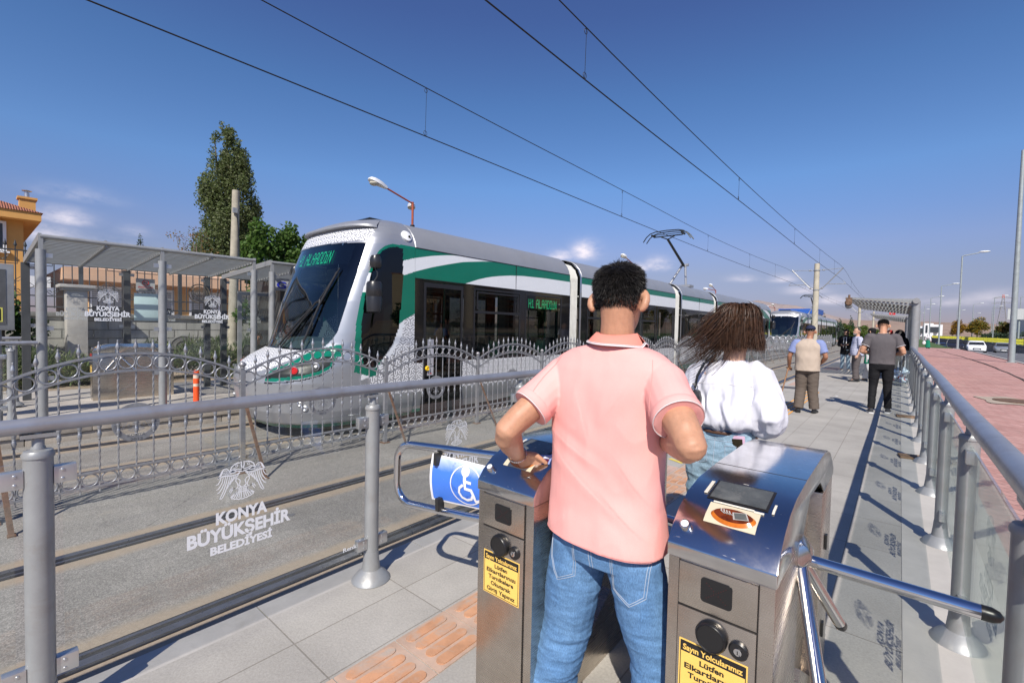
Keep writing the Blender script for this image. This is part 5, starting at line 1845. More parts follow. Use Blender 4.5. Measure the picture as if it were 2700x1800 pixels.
# ================================================================= overhead line
m_wire = mat('wire_black', (.012, .012, .014), .6)
m_conc_pole = mat('catenary_concrete', (.46, .42, .33), .85, var=.15, vscale=2, bump=.2)
WY = [-14, 3, 17, 30, 48, 75, 100, 140, 190]
def wire_z(y, pts):
 return float(np.interp(y, [p[0] for p in pts], [p[1] for p in pts]))
def sag(y, spans, top, s):
 for a, b in zip(spans[:-1], spans[1:]):
  if a <= y <= b:
   f = (y - a) / (b - a)
   return top[0] + (top[1] - top[0]) * np.interp(y, [0, 60], [0, 1]) - s * 4 * f * (1 - f)
 return top[0]
for x, lab in ((-7.69, 'far track'), (-3.87, 'near track')):
 con = [(-14, 5.25), (1, 5.32), (6.2, 5.40 if x < -5 else 5.29), (16, 5.43), (30, 5.55), (48, 5.93), (75, 5.9), (190, 6.0)]
 mes = [(-14, 6.75), (-2, 6.5), (3, 6.40 if x < -5 else 6.15), (6.2, 6.35 if x < -5 else 6.06), (15, 6.36 if x < -5 else 6.06), (25, 6.30 if x < -5 else 6.22), (36, 6.55), (48, 7.02), (60, 6.4), (75, 6.2), (90, 6.4), (104, 6.9), (190, 6.8)]
 def fz(tab, y):
  X = np.array([p[0] for p in tab])
  Zv = np.array([p[1] for p in tab])
  ys = np.linspace(y - 4, y + 4, 9)
  return float(np.interp(ys, X, Zv).mean())
 t = thing('overhead_wire', 'pair of black overhead wires with droppers above the %s' % ('tram' if x < -5 else 'empty near track'), 'wire', (x, 20, 5.4))
 ys = list(np.arange(-14, 60, 1.5)) + list(np.arange(60, 190, 5))
 mb = MB()
 mb.tube([(x, y, fz(con, y)) for y in ys], .0105, 6)
 mb.build('contact_wire', m_wire, t)
 mb = MB()
 mb.tube([(x, y, fz(mes, y)) for y in ys], .0095, 6)
 mb.build('messenger_wire', m_wire, t)
 for y in [-3, 6.2, 15.0, 24.5, 33, 41, 56, 66, 76, 86, 96]:
  a, b = fz(con, y), fz(mes, y)
  mb = MB()
  mb.tube([(x, y, a), (x, y + .02, b)], .0042, 5)
  mb.torus((x, y, a + .06), .045, .005, (0, 1, 0), (0, 0, 1), 12, 5)
  mb.torus((x, y, b - .06), .04, .005, (0, 1, 0), (0, 0, 1), 12, 5)
  mb.build('dropper', m_wire, t)
def catenary_pole(y, lab, s=1.0):
 t = thing('catenary_pole', lab, 'pole', (-5.78, y, Z0), 0, 'concrete catenary poles between the tracks')
 mb = MB()
 mb.tube([(0, 0, 0), (0, 0, 7.75)], [.26, .20], 18)
 t_ = mb.build('mast', m_conc_pole, t, world=False)
 for sx in (-1, 1):
  x = sx * 1.88
  mb = MB()
  mb.tube([(sx * .2, 0, 5.50), (sx * .45, 0, 5.62), (sx * .8, 0, 6.0), (x, 0, 7.28)], .045, 8)
  mb.tube([(sx * .2, 0, 7.15), (x, 0, 7.25)], .024, 8)
  mb.tube([(sx * .75, 0, 5.95), (sx * 2.1, 0, 5.92)], .03, 8)
  mb.tube([(sx * 1.9, 0, 6.18), (sx * 2.1, 0, 5.92)], .015, 6)
  mb.lathe((sx * .5, 0, 7.165), [(.05, -.1), (.07, -.05), (.05, 0), (.07, .05), (.05, .1)], 10, axis='x')
  mb.lathe((sx * .42, 0, 5.60), [(.05, -.08), (.08, -.03), (.05, 0), (.08, .03), (.05, .08)], 10, axis='x')
  mb.build('cantilever', m_galv, t, world=False)
 mb = MB()
 for z in (5.45, 7.15):
  mb.lathe((0, 0, z), [(.24, -.05), (.25, -.04), (.25, .04), (.24, .05)], 16)
 mb.build('pole_clamp', m_galv, t, world=False)
 return t
cp = catenary_pole(48.0, 'tall pale concrete catenary pole standing behind the old man in the cap')
for y, lab in ((104.0, 'second concrete catenary pole, seen under the tip of the near shelter roof'), (160.0, 'third concrete catenary pole, small, beside the striped shirt man\'s far side'), (216.0, 'farthest concrete catenary pole, thin, seen between the shelter posts')):
 c = copy_tree(cp)
 c.location.y = y
 c['label'] = lab
# ================================================================= foliage
def leaf_mat(name, c, tr=.35):
 t = NT(name)
 n = t.noise(1.3, 4, .6)
 n2 = t.noise(23, 2, .5)
 col = t.mix(t.ramp(n, [(.3, 0), (.7, 1)]), tuple(x * .7 for x in c), tuple(min(1, x * 1.3) for x in c))
 col = t.mix(1.0, col, t.ramp(n2, [(.3, .75), (.7, 1.2)]), 'MULTIPLY')
 d = t.pbsdf(col, .55, 0, None, .3)
 tl = t.n("ShaderNodeBsdfTranslucent")
 t.l(col, tl.inputs[0])
 m = t.n("ShaderNodeMixShader")
 m.inputs[0].default_value = tr
 t.l(d, m.inputs[1])
 t.l(tl.outputs[0], m.inputs[2])
 return t.done(m.outputs[0])
m_poplar = leaf_mat('poplar_leaf', (.12, .16, .055), .45)
m_poplar2 = leaf_mat('poplar_leaf_pale', (.20, .23, .115), .45)
m_broad = leaf_mat('broad_leaf', (.075, .15, .028), .45)
m_broad2 = leaf_mat('broad_leaf_light', (.10, .17, .035))
m_juni = leaf_mat('juniper_needle', (.12, .165, .07), .25)
m_juni2 = leaf_mat('juniper_needle_pale', (.22, .25, .13), .25)
m_ivy = leaf_mat('ivy_leaf', (.035, .075, .018))
m_pine = leaf_mat('pine_needle', (.030, .060, .026), .15)
m_pine2 = leaf_mat('pine_needle_grey', (.06, .085, .055), .15)
m_autumn = leaf_mat('autumn_leaf', (.34, .21, .02))
m_autumn2 = leaf_mat('rust_leaf', (.24, .12, .03))
m_olive = leaf_mat('olive_leaf', (.12, .135, .03))
m_hedgegrey = leaf_mat('grey_green_shrub', (.07, .105, .07))
m_bark = mat('bark', (.15, .12, .09), .9, var=.35, vscale=6, bump=.6, bscale=25, bdist=.02)
def leaf_mesh(name, P_, size, mats, seed, aspect=.6, nslot=None, droop=0.0, dirs=None):
 """P_: (n,3) positions; one leaf quad at each"""
 g = np.random.default_rng(seed)
 n = len(P_)
 d = g.normal(size=(n, 3)) if dirs is None else dirs + g.normal(size=(n, 3)) * .35
 d[:, 2] -= droop
 d /= np.linalg.norm(d, axis=1)[:, None]
 r = g.normal(size=(n, 3))
 s = np.cross(d, r)
 s /= np.linalg.norm(s, axis=1)[:, None] + 1e-9
 L = size * g.uniform(.6, 1.35, n)[:, None]
 a = P_
 V = np.stack([a, a + d * L * .5 + s * L * aspect * .5, a + d * L, a + d * L * .5 - s * L * aspect * .5], 1).reshape(-1, 3)
 me = bpy.data.meshes.new(name)
 me.vertices.add(4 * n)
 me.vertices.foreach_set('co', V.astype(np.float32).ravel())
 me.loops.add(4 * n)
 me.loops.foreach_set('vertex_index', np.arange(4 * n, dtype=np.int32))
 me.polygons.add(n)
 me.polygons.foreach_set('loop_start', np.arange(0, 4 * n, 4, dtype=np.int32))
 me.polygons.foreach_set('loop_total', np.full(n, 4, dtype=np.int32))
 for m in mats:
  me.materials.append(m)
 if len(mats) > 1:
  me.polygons.foreach_set('material_index', g.integers(0, len(mats), n).astype(np.int32))
 me.update()
 me.validate()
 return me
def blob_points(blobs, n, seed, shell=.55):
 """random points in a set of ellipsoids (cx,cy,cz,rx,ry,rz), thicker towards their surface"""
 g = np.random.default_rng(seed)
 B = np.array(blobs, float)
 w = (B[:, 3] * B[:, 4] * B[:, 5]) ** .67
 k = g.choice(len(B), n, p=w / w.sum())
 u = g.normal(size=(n, 3))
 u /= np.linalg.norm(u, axis=1)[:, None]
 r = shell + (1 - shell) * g.uniform(0, 1, n) ** .7
 r *= 1 + g.normal(0, .08, n)
 return B[k, :3] + u * B[k, 3:] * r[:, None], u
def tree(name, label, loc, blobs, n, size, mats, trunk, seed, cat='tree', group=None, aspect=.6, shell=.45, droop=.2, outward=False):
 t = thing(name, label, cat, loc, 0, group)
 P_, u = blob_points(blobs, n, seed, shell)
 link_mesh('crown', leaf_mesh('crown', P_, size, mats, seed, aspect, droop=droop, dirs=u if outward else None), t)
 if trunk:
  h, r0, lean = trunk
  mb = MB()
  mb.tube([(0, 0, -.1), (lean * .3, 0, h * .3), (lean * .6, .02 * h, h * .65), (lean, 0, h)], [r0 * 1.15, r0, r0 * .7, r0 * .3], 10)
  g = random.Random(seed)
  for b in blobs[:14]:
   z0 = h * g.uniform(.25, .7)
   a = Vector((lean * z0 / h, 0, z0))
   e = Vector(b[:3])
   mb.tube([a, (a + e) / 2 + Vector((0, 0, -.05 * h)), e], [r0 * .45, r0 * .3, r0 * .1], 6)
  mb.build('trunk', m_bark, t, world=False)
 return t
def lumps(n, cx, cy, cz, rx, ry, rz, s, seed):
 g = random.Random(seed)
 out = []
 for k in range(n):
  while True:
   p = [g.uniform(-1, 1) for _ in range(3)]
   if sum(v * v for v in p) < 1:
    break
  out.append((cx + p[0] * rx, cy + p[1] * ry, cz + p[2] * rz, s * g.uniform(.6, 1.3), s * g.uniform(.6, 1.3), s * g.uniform(.6, 1.2)))
 return out
# tall poplar behind the wall
bl = []
g = random.Random(5)
prof = [(1.5, .9), (3, 1.7), (5, 2.15), (7, 2.35), (9, 2.3), (11, 2.1), (12.5, 2.0), (14, 1.8), (15.5, 1.5), (17, 1.05), (18, .6)]
for k in range(130):
 z = g.uniform(1.5, 17.9)
 r = np.interp(z, [p[0] for p in prof], [p[1] for p in prof])
 a = g.uniform(0, 6.28)
 q = r * math.sqrt(g.random()) * .95
 s = max(.25, r * .34) * g.uniform(.75, 1.25)
 bl.append((q * math.cos(a), q * math.sin(a) + (.25 if 9 < z < 12 else 0), z, s, s, s * 1.9))
bl += [(0, 2.0, 9.6, .55, .5, 1.6), (0, 2.2, 11.2, .35, .35, .9), (0, -1.7, 12.3, .4, .4, .9), (0, .2, 17.4, .3, .3, .9), (0, -1.1, 15.2, .35, .35, 1.1), (.2, .9, 14.7, .4, .4, 1.2)]
tree('poplar_tree', 'tall dark column-shaped poplar rising behind the left shelter', (-45, 14.75, 0), bl, 60000, .21, [m_poplar, m_poplar, m_poplar2], (16, .35, .2), 3, shell=.3)
# leafy young trees between the shelter and the tram
bl = lumps(20, 0, 0, 3.6, 1.2, 1.3, 1.5, .55, 8) + [(0, -.7, 4.9, .3, .3, .5), (0, .5, 5.0, .35, .3, .5), (0, 1.2, 4.7, .3, .3, .45)]
tree('plane_tree', 'bushy bright green tree behind the second shelter, beside the wooden pole', (-19.0, 8.0, 0), bl, 9000, .15, [m_broad, m_broad2, m_broad], (3.6, .12, .1), 9, aspect=.8)
bl = lumps(18, 0, 0, 3.5, 1.2, 1.3, 1.4, .5, 18) + [(0, 0, 4.7, .3, .3, .5)]
tree('plane_tree', 'bushy green tree rising just left of the near tram windscreen', (-20.0, 9.7, 0), bl, 9000, .15, [m_broad, m_broad2], (3.6, .12, -.1), 19, aspect=.8)
bl = lumps(14, 0, 0, 1.9, .5, .7, 1.0, .4, 28)
tree('plane_tree', 'low leafy tree with hanging branches beside the security booth sign', (-15.6, 6.2, -.1), bl, 3600, .13, [m_broad, m_broad2], (1.9, .07, .05), 29, aspect=.8)
bl = lumps(12, 0, 0, 1.1, .3, .5, .9, .35, 38)
tree('climbing_plant', 'dark leafy climber on the fence behind the grey notice cabinet', (-16.2, .55, -.1), bl, 2600, .12, [m_ivy, m_ivy, m_broad], (1.6, .05, .0), 39, cat='plant', aspect=.8)
tree('conifer_tree', 'tiny spruce tip showing over the left shelter roof', (-60, 11.7, 0), [(0, 0, z, r, r, .5) for z, r in ((4, .9), (5, .8), (6, .65), (7, .5), (8, .35), (8.9, .2), (9.6, .1))], 2200, .2, [m_pine, m_pine2], (9.5, .1, 0), 41, outward=True)
tree('bare_tree', 'thin half-bare tree left of the poplar over the shelter roof', (-40, 11.0, 0), lumps(9, 0, 0, 7.0, 1.0, 1.6, 1.0, .5, 48), 500, .13, [m_autumn2, m_poplar2], (7, .12, .3), 49)
# spreading junipers in front of the wall
for k, (x, y, r, h, lab) in enumerate(((-14.9, 2.1, .7, .62, 'low spreading juniper in front of the block wall, left of the steel turnstile'), (-14.8, 3.3, .8, .80, 'spreading juniper below the pale blue panel'), (-14.6, 4.5, .85, .98, 'large juniper bush behind the middle of the left shelter'),
          (-14.7, 5.8, .9, 1.0, 'juniper bush beside the foot of the wooden pole'), (-14.9, 7.0, .8, .95, 'juniper bush behind the open booth door'), (-14.6, .9, .8, .75, 'dark juniper bush at the left end of the planting bed'))):
 bl = lumps(16, 0, 0, h * .5, r * .8, r * .9, h * .42, .30, 60 + k)
 P_, u = blob_points(bl, 5200, 70 + k, .2)
 dd = u * .5 + np.array([.25, 0, .75])
 t = thing('juniper_bush', lab, 'bush', (x, y, -.1), 0, 'junipers in the planting bed')
 link_mesh('foliage', leaf_mesh('foliage', P_, .15, [m_juni, m_juni2, m_juni], 80 + k, .16, dirs=dd), t)
 mb = MB()
 for q in range(7):
  a = q * .9
  mb.tube([(0, 0, 0), (r * .4 * math.cos(a), r * .4 * math.sin(a), h * .35), (r * .75 * math.cos(a), r * .75 * math.sin(a), h * .6)], [.03, .02, .008], 6)
 mb.build('stem', m_bark, t, world=False)
# ================================================================= block wall, iron fence, houses on the left
t_ = NT('split_block_wall')
br = t_.n("ShaderNodeTexBrick")
br.inputs['Scale'].default_value = 1
br.inputs['Brick Width'].default_value = .62
br.inputs['Row Height'].default_value = .24
br.inputs['Mortar Size'].default_value = .02
br.inputs['Mortar Smooth'].default_value = .4
br.inputs['Color1'].default_value = (.33, .335, .31, 1)
br.inputs['Color2'].default_value = (.42, .415, .38, 1)
br.inputs['Mortar'].default_value = (.19, .19, .175, 1)
t_.l(t_.mapping(rot=(R(90), 0, R(90)), src='Object'), br.inputs['Vector'])
sw = t_.n("ShaderNodeSeparateXYZ")
t_.l(t_.tc.outputs['Object'], sw.inputs[0])
cb = t_.n("ShaderNodeCombineXYZ")
t_.l(sw.outputs[1], cb.inputs[0])
t_.l(sw.outputs[2], cb.inputs[1])
t_.l(cb.outputs[0], br.inputs['Vector'])
streak = t_.ramp(t_.noise(1, 6, .7, t_.mapping(scale=(3, 4, .5))), [(.35, .72), (.7, 1.1)])
m_blockwall = t_.done(t_.pbsdf(t_.mix(1.0, br.outputs[0], streak, 'MULTIPLY'), .85, 0, t_.bump(t_.math('ADD', t_.math('MULTIPLY', br.outputs['Fac'], -2.0), t_.noise(20, 6, .7)), .5, .015)))
m_wallcap = mat('wall_cap_dark', (.17, .17, .16), .85, var=.2, bump=.3)
m_iron = mat('dark_iron', (.055, .06, .062), .5, .3)
t = thing('block_wall', 'long grey concrete block wall with dark coping behind the left shelter', 'wall', (-17, 6, -.3))
mb = MB()
mb.box2((-17.25, -8, -.3), (-17, 26, 1.48))
mb.build('masonry', m_blockwall, t)
mb = MB()
mb.box2((-17.32, -8, 1.48), (-16.94, 26, 1.6))
mb.build('coping', m_wallcap, t, bevel=.01)
mb = MB()
mb.lathe((-16.995, 4.35, .62), [(.36, 0), (.36, .02), (.33, .03), (.33, .015), (.22, .015), (.22, .03), (.19, .03), (.19, .012), (0, .012)], 32, axis='x')
mb.build('round_relief', m_wallcap, t)
t = thing('gate_pier', 'pale square stone gate pier with flat cap standing before the iron fence', 'pier', (-16.7, 1.9, -.3))
mb = MB()
mb.box2((-16.95, 1.70, -.3), (-16.45, 2.10, 2.18))
mb.build('shaft', m_concrete, t, bevel=.01)
mb = MB()
mb.box2((-17.02, 1.62, 2.18), (-16.38, 2.18, 2.24)).box2((-17.08, 1.55, 2.24), (-16.32, 2.25, 2.32))
mb.build('cap', m_concrete, t, bevel=.008)
fence_mb = []
FP = 2.25
mb_post, mb_rail, mb_motif = MB(), MB(), MB()
mb_post.box((0, 0, .85), (.09, .09, 1.7))
mb_post.lathe((0, 0, 1.7), [(.05, 0), (.03, .03), (.045, .06), (0, .14)], 10)
mb_rail.box2((-.015, .045, .12), (.015, FP - .045, .155)).box2((-.015, .045, .40), (.015, FP - .045, .43)).box2((-.015, .045, 1.52), (.015, FP - .045, 1.555))
bars_w = []
for k in range(1, 13):
 y = FP * k / 13
 b = MB()
 b.box((0, y, .86), (.022, .022, 1.52))
 b.lathe((0, y, 1.60), [(.012, 0), (.012, .03), (.03, .05), (.034, .07), (.0, .20)], 8)
 bars_w.append(b)
def star(mb, cy, cz, r):
 pts = []
 for k in range(17):
  a = R(22.5 * k)
  rr = r if k % 2 == 0 else r * .72
  pts.append((0, cy + rr * math.cos(a), cz + rr * math.sin(a)))
 mb.tube(pts, .011, 6)
for cy in (FP * .25, FP * .5, FP * .75):
 star(mb_motif, cy, .66, .15)
 mb_motif.tube([(0, cy - .24, .66), (0, cy, .88), (0, cy + .24, .66), (0, cy, .44), (0, cy - .24, .66)], .010, 6)
for cy in (FP * .36, FP * .64):
 mb_motif.tube([(0, cy - .26, 1.53), (0, cy - .26, 1.2), (0, cy + .26, 1.2), (0, cy + .26, 1.53)], .012, 6)
 star(mb_motif, cy, 1.39, .11)
for cy in (FP * .12, FP * .88):
 mb_motif.tube([(0, cy - .12, 1.47), (0, cy - .06, 1.47), (0, cy - .06, 1.40), (0, cy + .06, 1.40), (0, cy + .06, 1.47), (0, cy + .12, 1.47)], .012, 6)
me_p, me_r, me_m = (q.mesh(n, m_iron) for q, n in ((mb_post, 'iron_post'), (mb_rail, 'iron_rails'), (mb_motif, 'iron_motif')))
me_b = [b.mesh('iron_bar', m_iron) for b in bars_w]
labs = ['spear-topped dark iron fence bay in front of the yellow house', 'dark iron fence bay right of the stone gate pier', 'dark iron fence bay behind the no smoking sign', 'dark iron fence bay behind the right half of the left shelter', 'dark iron fence bay by the wooden pole']
for k in range(-1, 7):
 o = thing('iron_fence_panel', labs[k + 1] if k < 4 else 'dark iron fence bay on the block wall, behind the tram', 'fence', (-17.1, -.2 + FP * k, 1.6), 0, 'dark iron fence bays on the block wall')
 link_mesh('post', me_p, o)
 link_mesh('rail', me_r, o)
 link_mesh('motif', me_m, o)
 for me in me_b:
  link_mesh('bar', me, o)
m_ochre = mat('ochre_render', (.62, .33, .10), .85, var=.07, vscale=1.5)
m_peach = mat('peach_render', (.66, .42, .27), .85, var=.06, vscale=1.5)
m_tile = NT('roof_tiles')
wv = m_tile.n("ShaderNodeTexWave")
wv.inputs['Scale'].default_value = 4.5
wv.inputs['Distortion'].default_value = 1.0
m_tile.l(m_tile.mapping(rot=(0, 0, R(90))), wv.inputs['Vector'])
ct = m_tile.mix(m_tile.noise(5, 5, .7), (.22, .07, .04), (.42, .17, .10))
m_tile = m_tile.done(m_tile.pbsdf(ct, .8, 0, m_tile.bump(wv.outputs['Fac'], .9, .05)))
m_winglass = mat('house_glass', (.05, .06, .07), .05, 0, var=.2, rvar=.01)
m_blind = mat('window_blind', (.50, .50, .48), .6, var=.1)
def house_window(t, x, y0, y1, z0, z1, blind=True, axis='x'):
 fr = MB()
 w = .09
 fr.box2((x - .05, y0, z0), (x + .06, y0 + w, z1)).box2((x - .05, y1 - w, z0), (x + .06, y1, z1)).box2((x - .05, y0 + w, z0), (x + .06, y1 - w, z0 + w)).box2((x - .05, y0 + w, z1 - w), (x + .06, y1 - w, z1))
 fr.box2((x - .04, (y0 + y1) / 2 - .035, z0 + w), (x + .05, (y0 + y1) / 2 + .035, z1 - w))
 f = fr.build('window', m_white, t)
 g = MB()
 g.box2((x - .05, y0 + w, z0 + w), (x + .005, (y0 + y1) / 2 - .035, z1 - w)).box2((x - .05, (y0 + y1) / 2 + .035, z0 + w), (x + .005, y1 - w, z1 - w))
 g.build('pane', m_winglass, f)
 if blind:
  b = MB()
  n = 9
  for k in range(n):
   zz = z1 - w - (z1 - z0 - 2 * w) * .72 * (k + .5) / n
   b.box((x + .012, (y0 + y1) / 2, zz), (.01, y1 - y0 - 2 * w, (z1 - z0) * .055))
  b.build('blind', m_blind, f)
 sl = MB()
 sl.box2((x - .02, y0 - .08, z0 - .07), (x + .14, y1 + .08, z0))
 sl.build('sill', m_white, f)
t = thing('yellow_house', 'ochre yellow two storey house with tiled roof and chimney at the left edge', 'house', (-26, 0, -.2))
mb = MB()
mb.box2((-36, -9, -.2), (-26, 1.50, 5.12))
mb.build('wall', m_ochre, t)
mb = MB()
mb.box2((-36.4, -9.4, 5.12), (-25.45, 1.95, 5.20)).box2((-36.4, -9.4, 5.2), (-25.45, 1.95, 5.42))
mb.build('eaves', m_ochre, t)
mb = MB()
e0, e1 = (-36.5, -9.5, 5.425), (-25.4, 2.0, 5.425)
rz = 7.4
mb.add([(-36.5, -9.5, 5.425), (-25.4, -9.5, 5.425), (-25.4, 2.0, 5.425), (-36.5, 2.0, 5.425), (-30.95, -5.0, rz), (-30.95, -2.5, rz)], [(0, 1, 4), (1, 2, 5, 4), (2, 3, 5), (3, 0, 4, 5), (0, 3, 2, 1)], 0, False)
rf = mb.build('roof', m_tile, t)
mb = MB()
mb.box2((-26.5, 1.40, 5.3), (-26.0, 1.84, 5.98)).box2((-26.55, 1.35, 5.98), (-25.95, 1.89, 6.06))
mb.build('chimney', m_ochre, rf)
mb = MB()
mb.tube([(-26.25, 1.62, 6.06), (-26.25, 1.62, 6.32)], .07, 12)
mb.lathe((-26.25, 1.62, 6.32), [(.14, 0), (.15, .02), (0, .06)], 14)
mb.build('flue', m_alum, rf)
house_window(t, -26, -.5, 1.05, 3.9, 5.02, False)
house_window(t, -26, -4.4, -2.9, 3.9, 5.02, False)
mb = MB()
mb.box2((-26.02, 1.56, 2.6), (-25.7, 2.2, 3.02))
mb.build('air_conditioner', m_white, t)
t = thing('peach_building', 'long low peach building with white framed windows behind the iron fence', 'building', (-26, 12, -.2))
mb = MB()
mb.box2((-34, 3.1, -.2), (-26, 22, 3.05))
mb.build('wall', m_ochre, t)
mb = MB()
mb.box2((-34.4, 2.55, 2.98), (-25.35, 22.4, 3.05)).box2((-34.4, 2.55, 3.05), (-25.35, 22.4, 3.46))
mb.build('eaves', m_peach, t)
mb = MB()
mb.add([(-34.4, 2.55, 3.465), (-25.35, 2.55, 3.465), (-25.35, 22.4, 3.465), (-34.4, 22.4, 3.465), (-29.9, 6, 3.95), (-29.9, 19, 3.95)], [(0, 1, 4), (1, 2, 5, 4), (2, 3, 5), (3, 0, 4, 5)], 0, False)
mb.build('roof', m_peach, t)
for k, y in enumerate((3.35, 5.0, 6.9, 8.8, 10.7, 13.0, 15.4)):
 house_window(t, -26, y, y + 1.3, 1.55, 2.80)
mb = MB()
mb.box2((-26.0, 3.1, -.2), (-25.93, 22, .9))
mb.build('plinth', m_concrete, t)
t = thing('utility_pole', 'rough grey wooden utility pole in front of the poplar', 'pole', (-16.4, 5.62, -.1))
mb = MB()
mb.tube([(-16.4, 5.52, -.2), (-16.4, 5.56, 2), (-16.4, 5.60, 4), (-16.4, 5.63, 5.62)], [.155, .14, .12, .105], 14)
mb.build('post', mat('grey_wood', (.36, .33, .26), .9, var=.25, vscale=4, bump=.5, bscale=30), t)
mb = MB()
mb.box((-16.24, 5.55, 4.95), (.09, .12, .16))
mb.build('junction_box', m_galv, t)
mb = MB()
mb.tube([(-16.23, 5.60, 4.9), (-16.22, 5.68, 3.8), (-16.24, 5.70, 2.6), (-16.22, 5.74, 1.2), (-16.2, 5.7, .3)], .012, 6)
mb.build('cable', m_black, t)
# red street lamps behind the tram
for i, (x, y, zk, lab) in enumerate(((-11.5, 8.83, 5.19, 'red double-arm street lamp rising behind the near tram cab'), (-11.5, 24.1, 5.08, 'red double-arm street lamp above the tram roof beside the pink shirted man'), (-11.5, 39.0, 4.72, 'red double-arm street lamp left of the small pylon over the tram roof'), (-11.5, 62.0, 4.3, 'small dark double-arm street lamp above the gap between the two trams'))):
 t = thing('street_lamp', lab, 'street lamp', (x, y, -.05), 0, 'red double-arm lamps behind the tram')
 m_red = MATS.get('red_oxide_paint') or mat('red_oxide_paint', (.36, .075, .03), .55, .1, var=.2, vscale=8)
 mb = MB()
 mb.tube([(x, y, -.05), (x, y, zk - .8)], .055, 12)
 mb.tube([(x, y, zk - .8), (x, y, zk)], .034, 10)
 mb.build('mast', m_red, t)
 mb = MB()
 mb.lathe((x, y, zk - .85), [(.06, -.02), (.075, 0), (.06, .04), (.06, .10), (.075, .13), (.06, .16)], 14)
 mb.build('collar', m_black, t)
 for d in (Vector((0, -1, .21)), Vector((-.86, .62, .16))):
  d.normalize()
  a = Vector((x, y, zk))
  b = a + d * 1.0
  mb = MB()
  mb.tube([a - Vector((0, 0, .05)), b], .026, 8)
  ar = mb.build('arm', m_red, t)
  s = d.cross(Vector((0, 0, 1))).normalized()
  up = s.cross(d)
  mb = MB()
  rs = []
  for f, w, h0, h1 in ((0, .05, -.02, .05), (.08, .07, -.03, .07), (.25, .12, -.03, .10), (.45, .13, -.03, .10), (.56, .10, -.02, .07), (.60, .05, 0, .03)):
   c = b + d * (f - .05)
   rs.append([c - s * w + up * h0, c + s * w + up * h0, c + s * w * .9 + up * h1 * .7, c + s * w * .4 + up * h1, c - s * w * .4 + up * h1, c - s * w * .9 + up * h1 * .7])
  mb.rings(rs)
  hd = mb.build('lamp_head', m_white, ar)
  mb = MB()
  c = b + d * .37
  mb.sphere(c - up * .05, (.13, .13, .07), 12, 8)
  mb.build('lens', mat('lamp_lens', (.55, .52, .42), .25), hd)
# ================================================================= shelters on the far platform
def far_shelter(label, y0, y1, posts, first=True):
 t = thing('far_shelter', label, 'shelter', (-9.38, y0, -.03), 0, 'glass shelters on the far platform')
 xf, xb = -9.38, -12.0
 for y in posts:
  mb = MB()
  mb.tube([(xf, y, -.03), (xf, y, 2.44)], .058, 18)
  mb.box((xf, y, 2.53), (.035, .05, .18))
  mb.build('front_post', m_galv, t)
  mb = MB()
  mb.box2((xb - .05, y - .055, -.03), (xb + .05, y + .055, 2.44))
  mb.build('rear_post', m_darkpost, t)
 mb = MB()
 mb.tube([(xf, y0, 2.625), (xf, y1, 2.625)], .03, 10)
 mb.build('edge_rail', m_galv, t)
 mb = MB()
 mb.tube([(xb, y0, 2.485), (xb, y1, 2.485)], .035, 10)
 mb.build('edge_rail', m_galv, t)
 nr = max(2, int(round((y1 - y0) / .71)))
 for k in range(nr + 1):
  y = y0 + (y1 - y0) * k / nr
  mb = MB()
  mb.bar((xf, y, 2.62), (xb, y, 2.475), .035 if k in (0, nr) else .028, .10)
  mb.build('rafter', m_galv, t)
 mb = MB()
 n = 19
 for k in range(n):
  f = (k + .6) / n
  mb.box((xf + (xb - xf) * f, (y0 + y1) / 2, 2.605 - .138 * f), (.05, y1 - y0, .014), Matrix.Rotation(R(-3), 3, 'Y'))
 mb.build('slat_row', m_galv, t)
 mb = MB()
 mb.quad((xf, y0, 2.665), (xf, y1, 2.665), (xb, y1, 2.53), (xb, y0, 2.53))
 mb.build('roof_glass', glass_mat('roof_pane', (.96, .985, .98), .05, .05, .12) if 'roof_pane' not in MATS else MATS['roof_pane'], t)
 for xw, z0 in ((xf, .25), (xb, .25)):
  for a, b in zip(posts[:-1], posts[1:]):
   mb = MB()
   mb.quad((xw, a + .075, z0), (xw, b - .075, z0), (xw, b - .075, 2.3), (xw, a + .075, 2.3))
   g = mb.build('glass_panel', m_glass, t)
   mb, mb2 = MB(), MB()
   municipal_sign(mb, (xw + .004, (a + b) / 2 + (.02 if xw == xf else -.05), 1.56), (0, 1, 0), (0, 0, 1), .54, 0, mb2)
   mb2.build('emblem_decal', m_whitefilm if xw == xf else m_greyfilm, g)
   mb.build('municipal_decal', m_whitefilm if xw == xf else m_greyfilm, g)
   for yy, s in ((a, 1), (b, -1)):
    for z in (.6, 1.32, 2.36):
     mb = MB()
     mb.box((xw + .01, yy + s * .085, z), (.03, .07, .06))
     mb.build('glass_clamp', m_alum, t)
 return t
m_darkpost = mat('dark_grey_post', (.075, .08, .085), .5, .2)
fs1 = far_shelter('open glass shelter with slatted roof on the far platform at left', .70, 3.55, [.706, 2.117, 3.53])
fs2 = far_shelter('second slatted shelter half hidden behind the near tram windscreen', 3.84, 9.6, [3.86, 5.27, 6.68, 8.1, 9.5])
mb = MB()
mb.box2((-12.0 + .06, 2.22, 1.44), (-12.0 + .085, 2.66, 2.0))
tag(mb.build('route_map_panel', mat('pale_blue_panel', (.52, .68, .70), .35, var=.03), bevel=.004), 'blank pale blue square panel hung in the left shelter', 'panel')
mb = MB()
X = -11.92
mb.box2((X, 2.25, 2.03), (X + .012, 2.56, 2.30), mi=0)
mb.torus((X + .016, 2.405, 2.215), .052, .008, (0, 1, 0), (0, 0, 1), 24, 6, mi=1)
ribbon(mb, [(-.038, .038), (.038, -.038)], .012, (X + .018, 2.405, 2.215), (0, 1, 0), (0, 0, 1), 1)
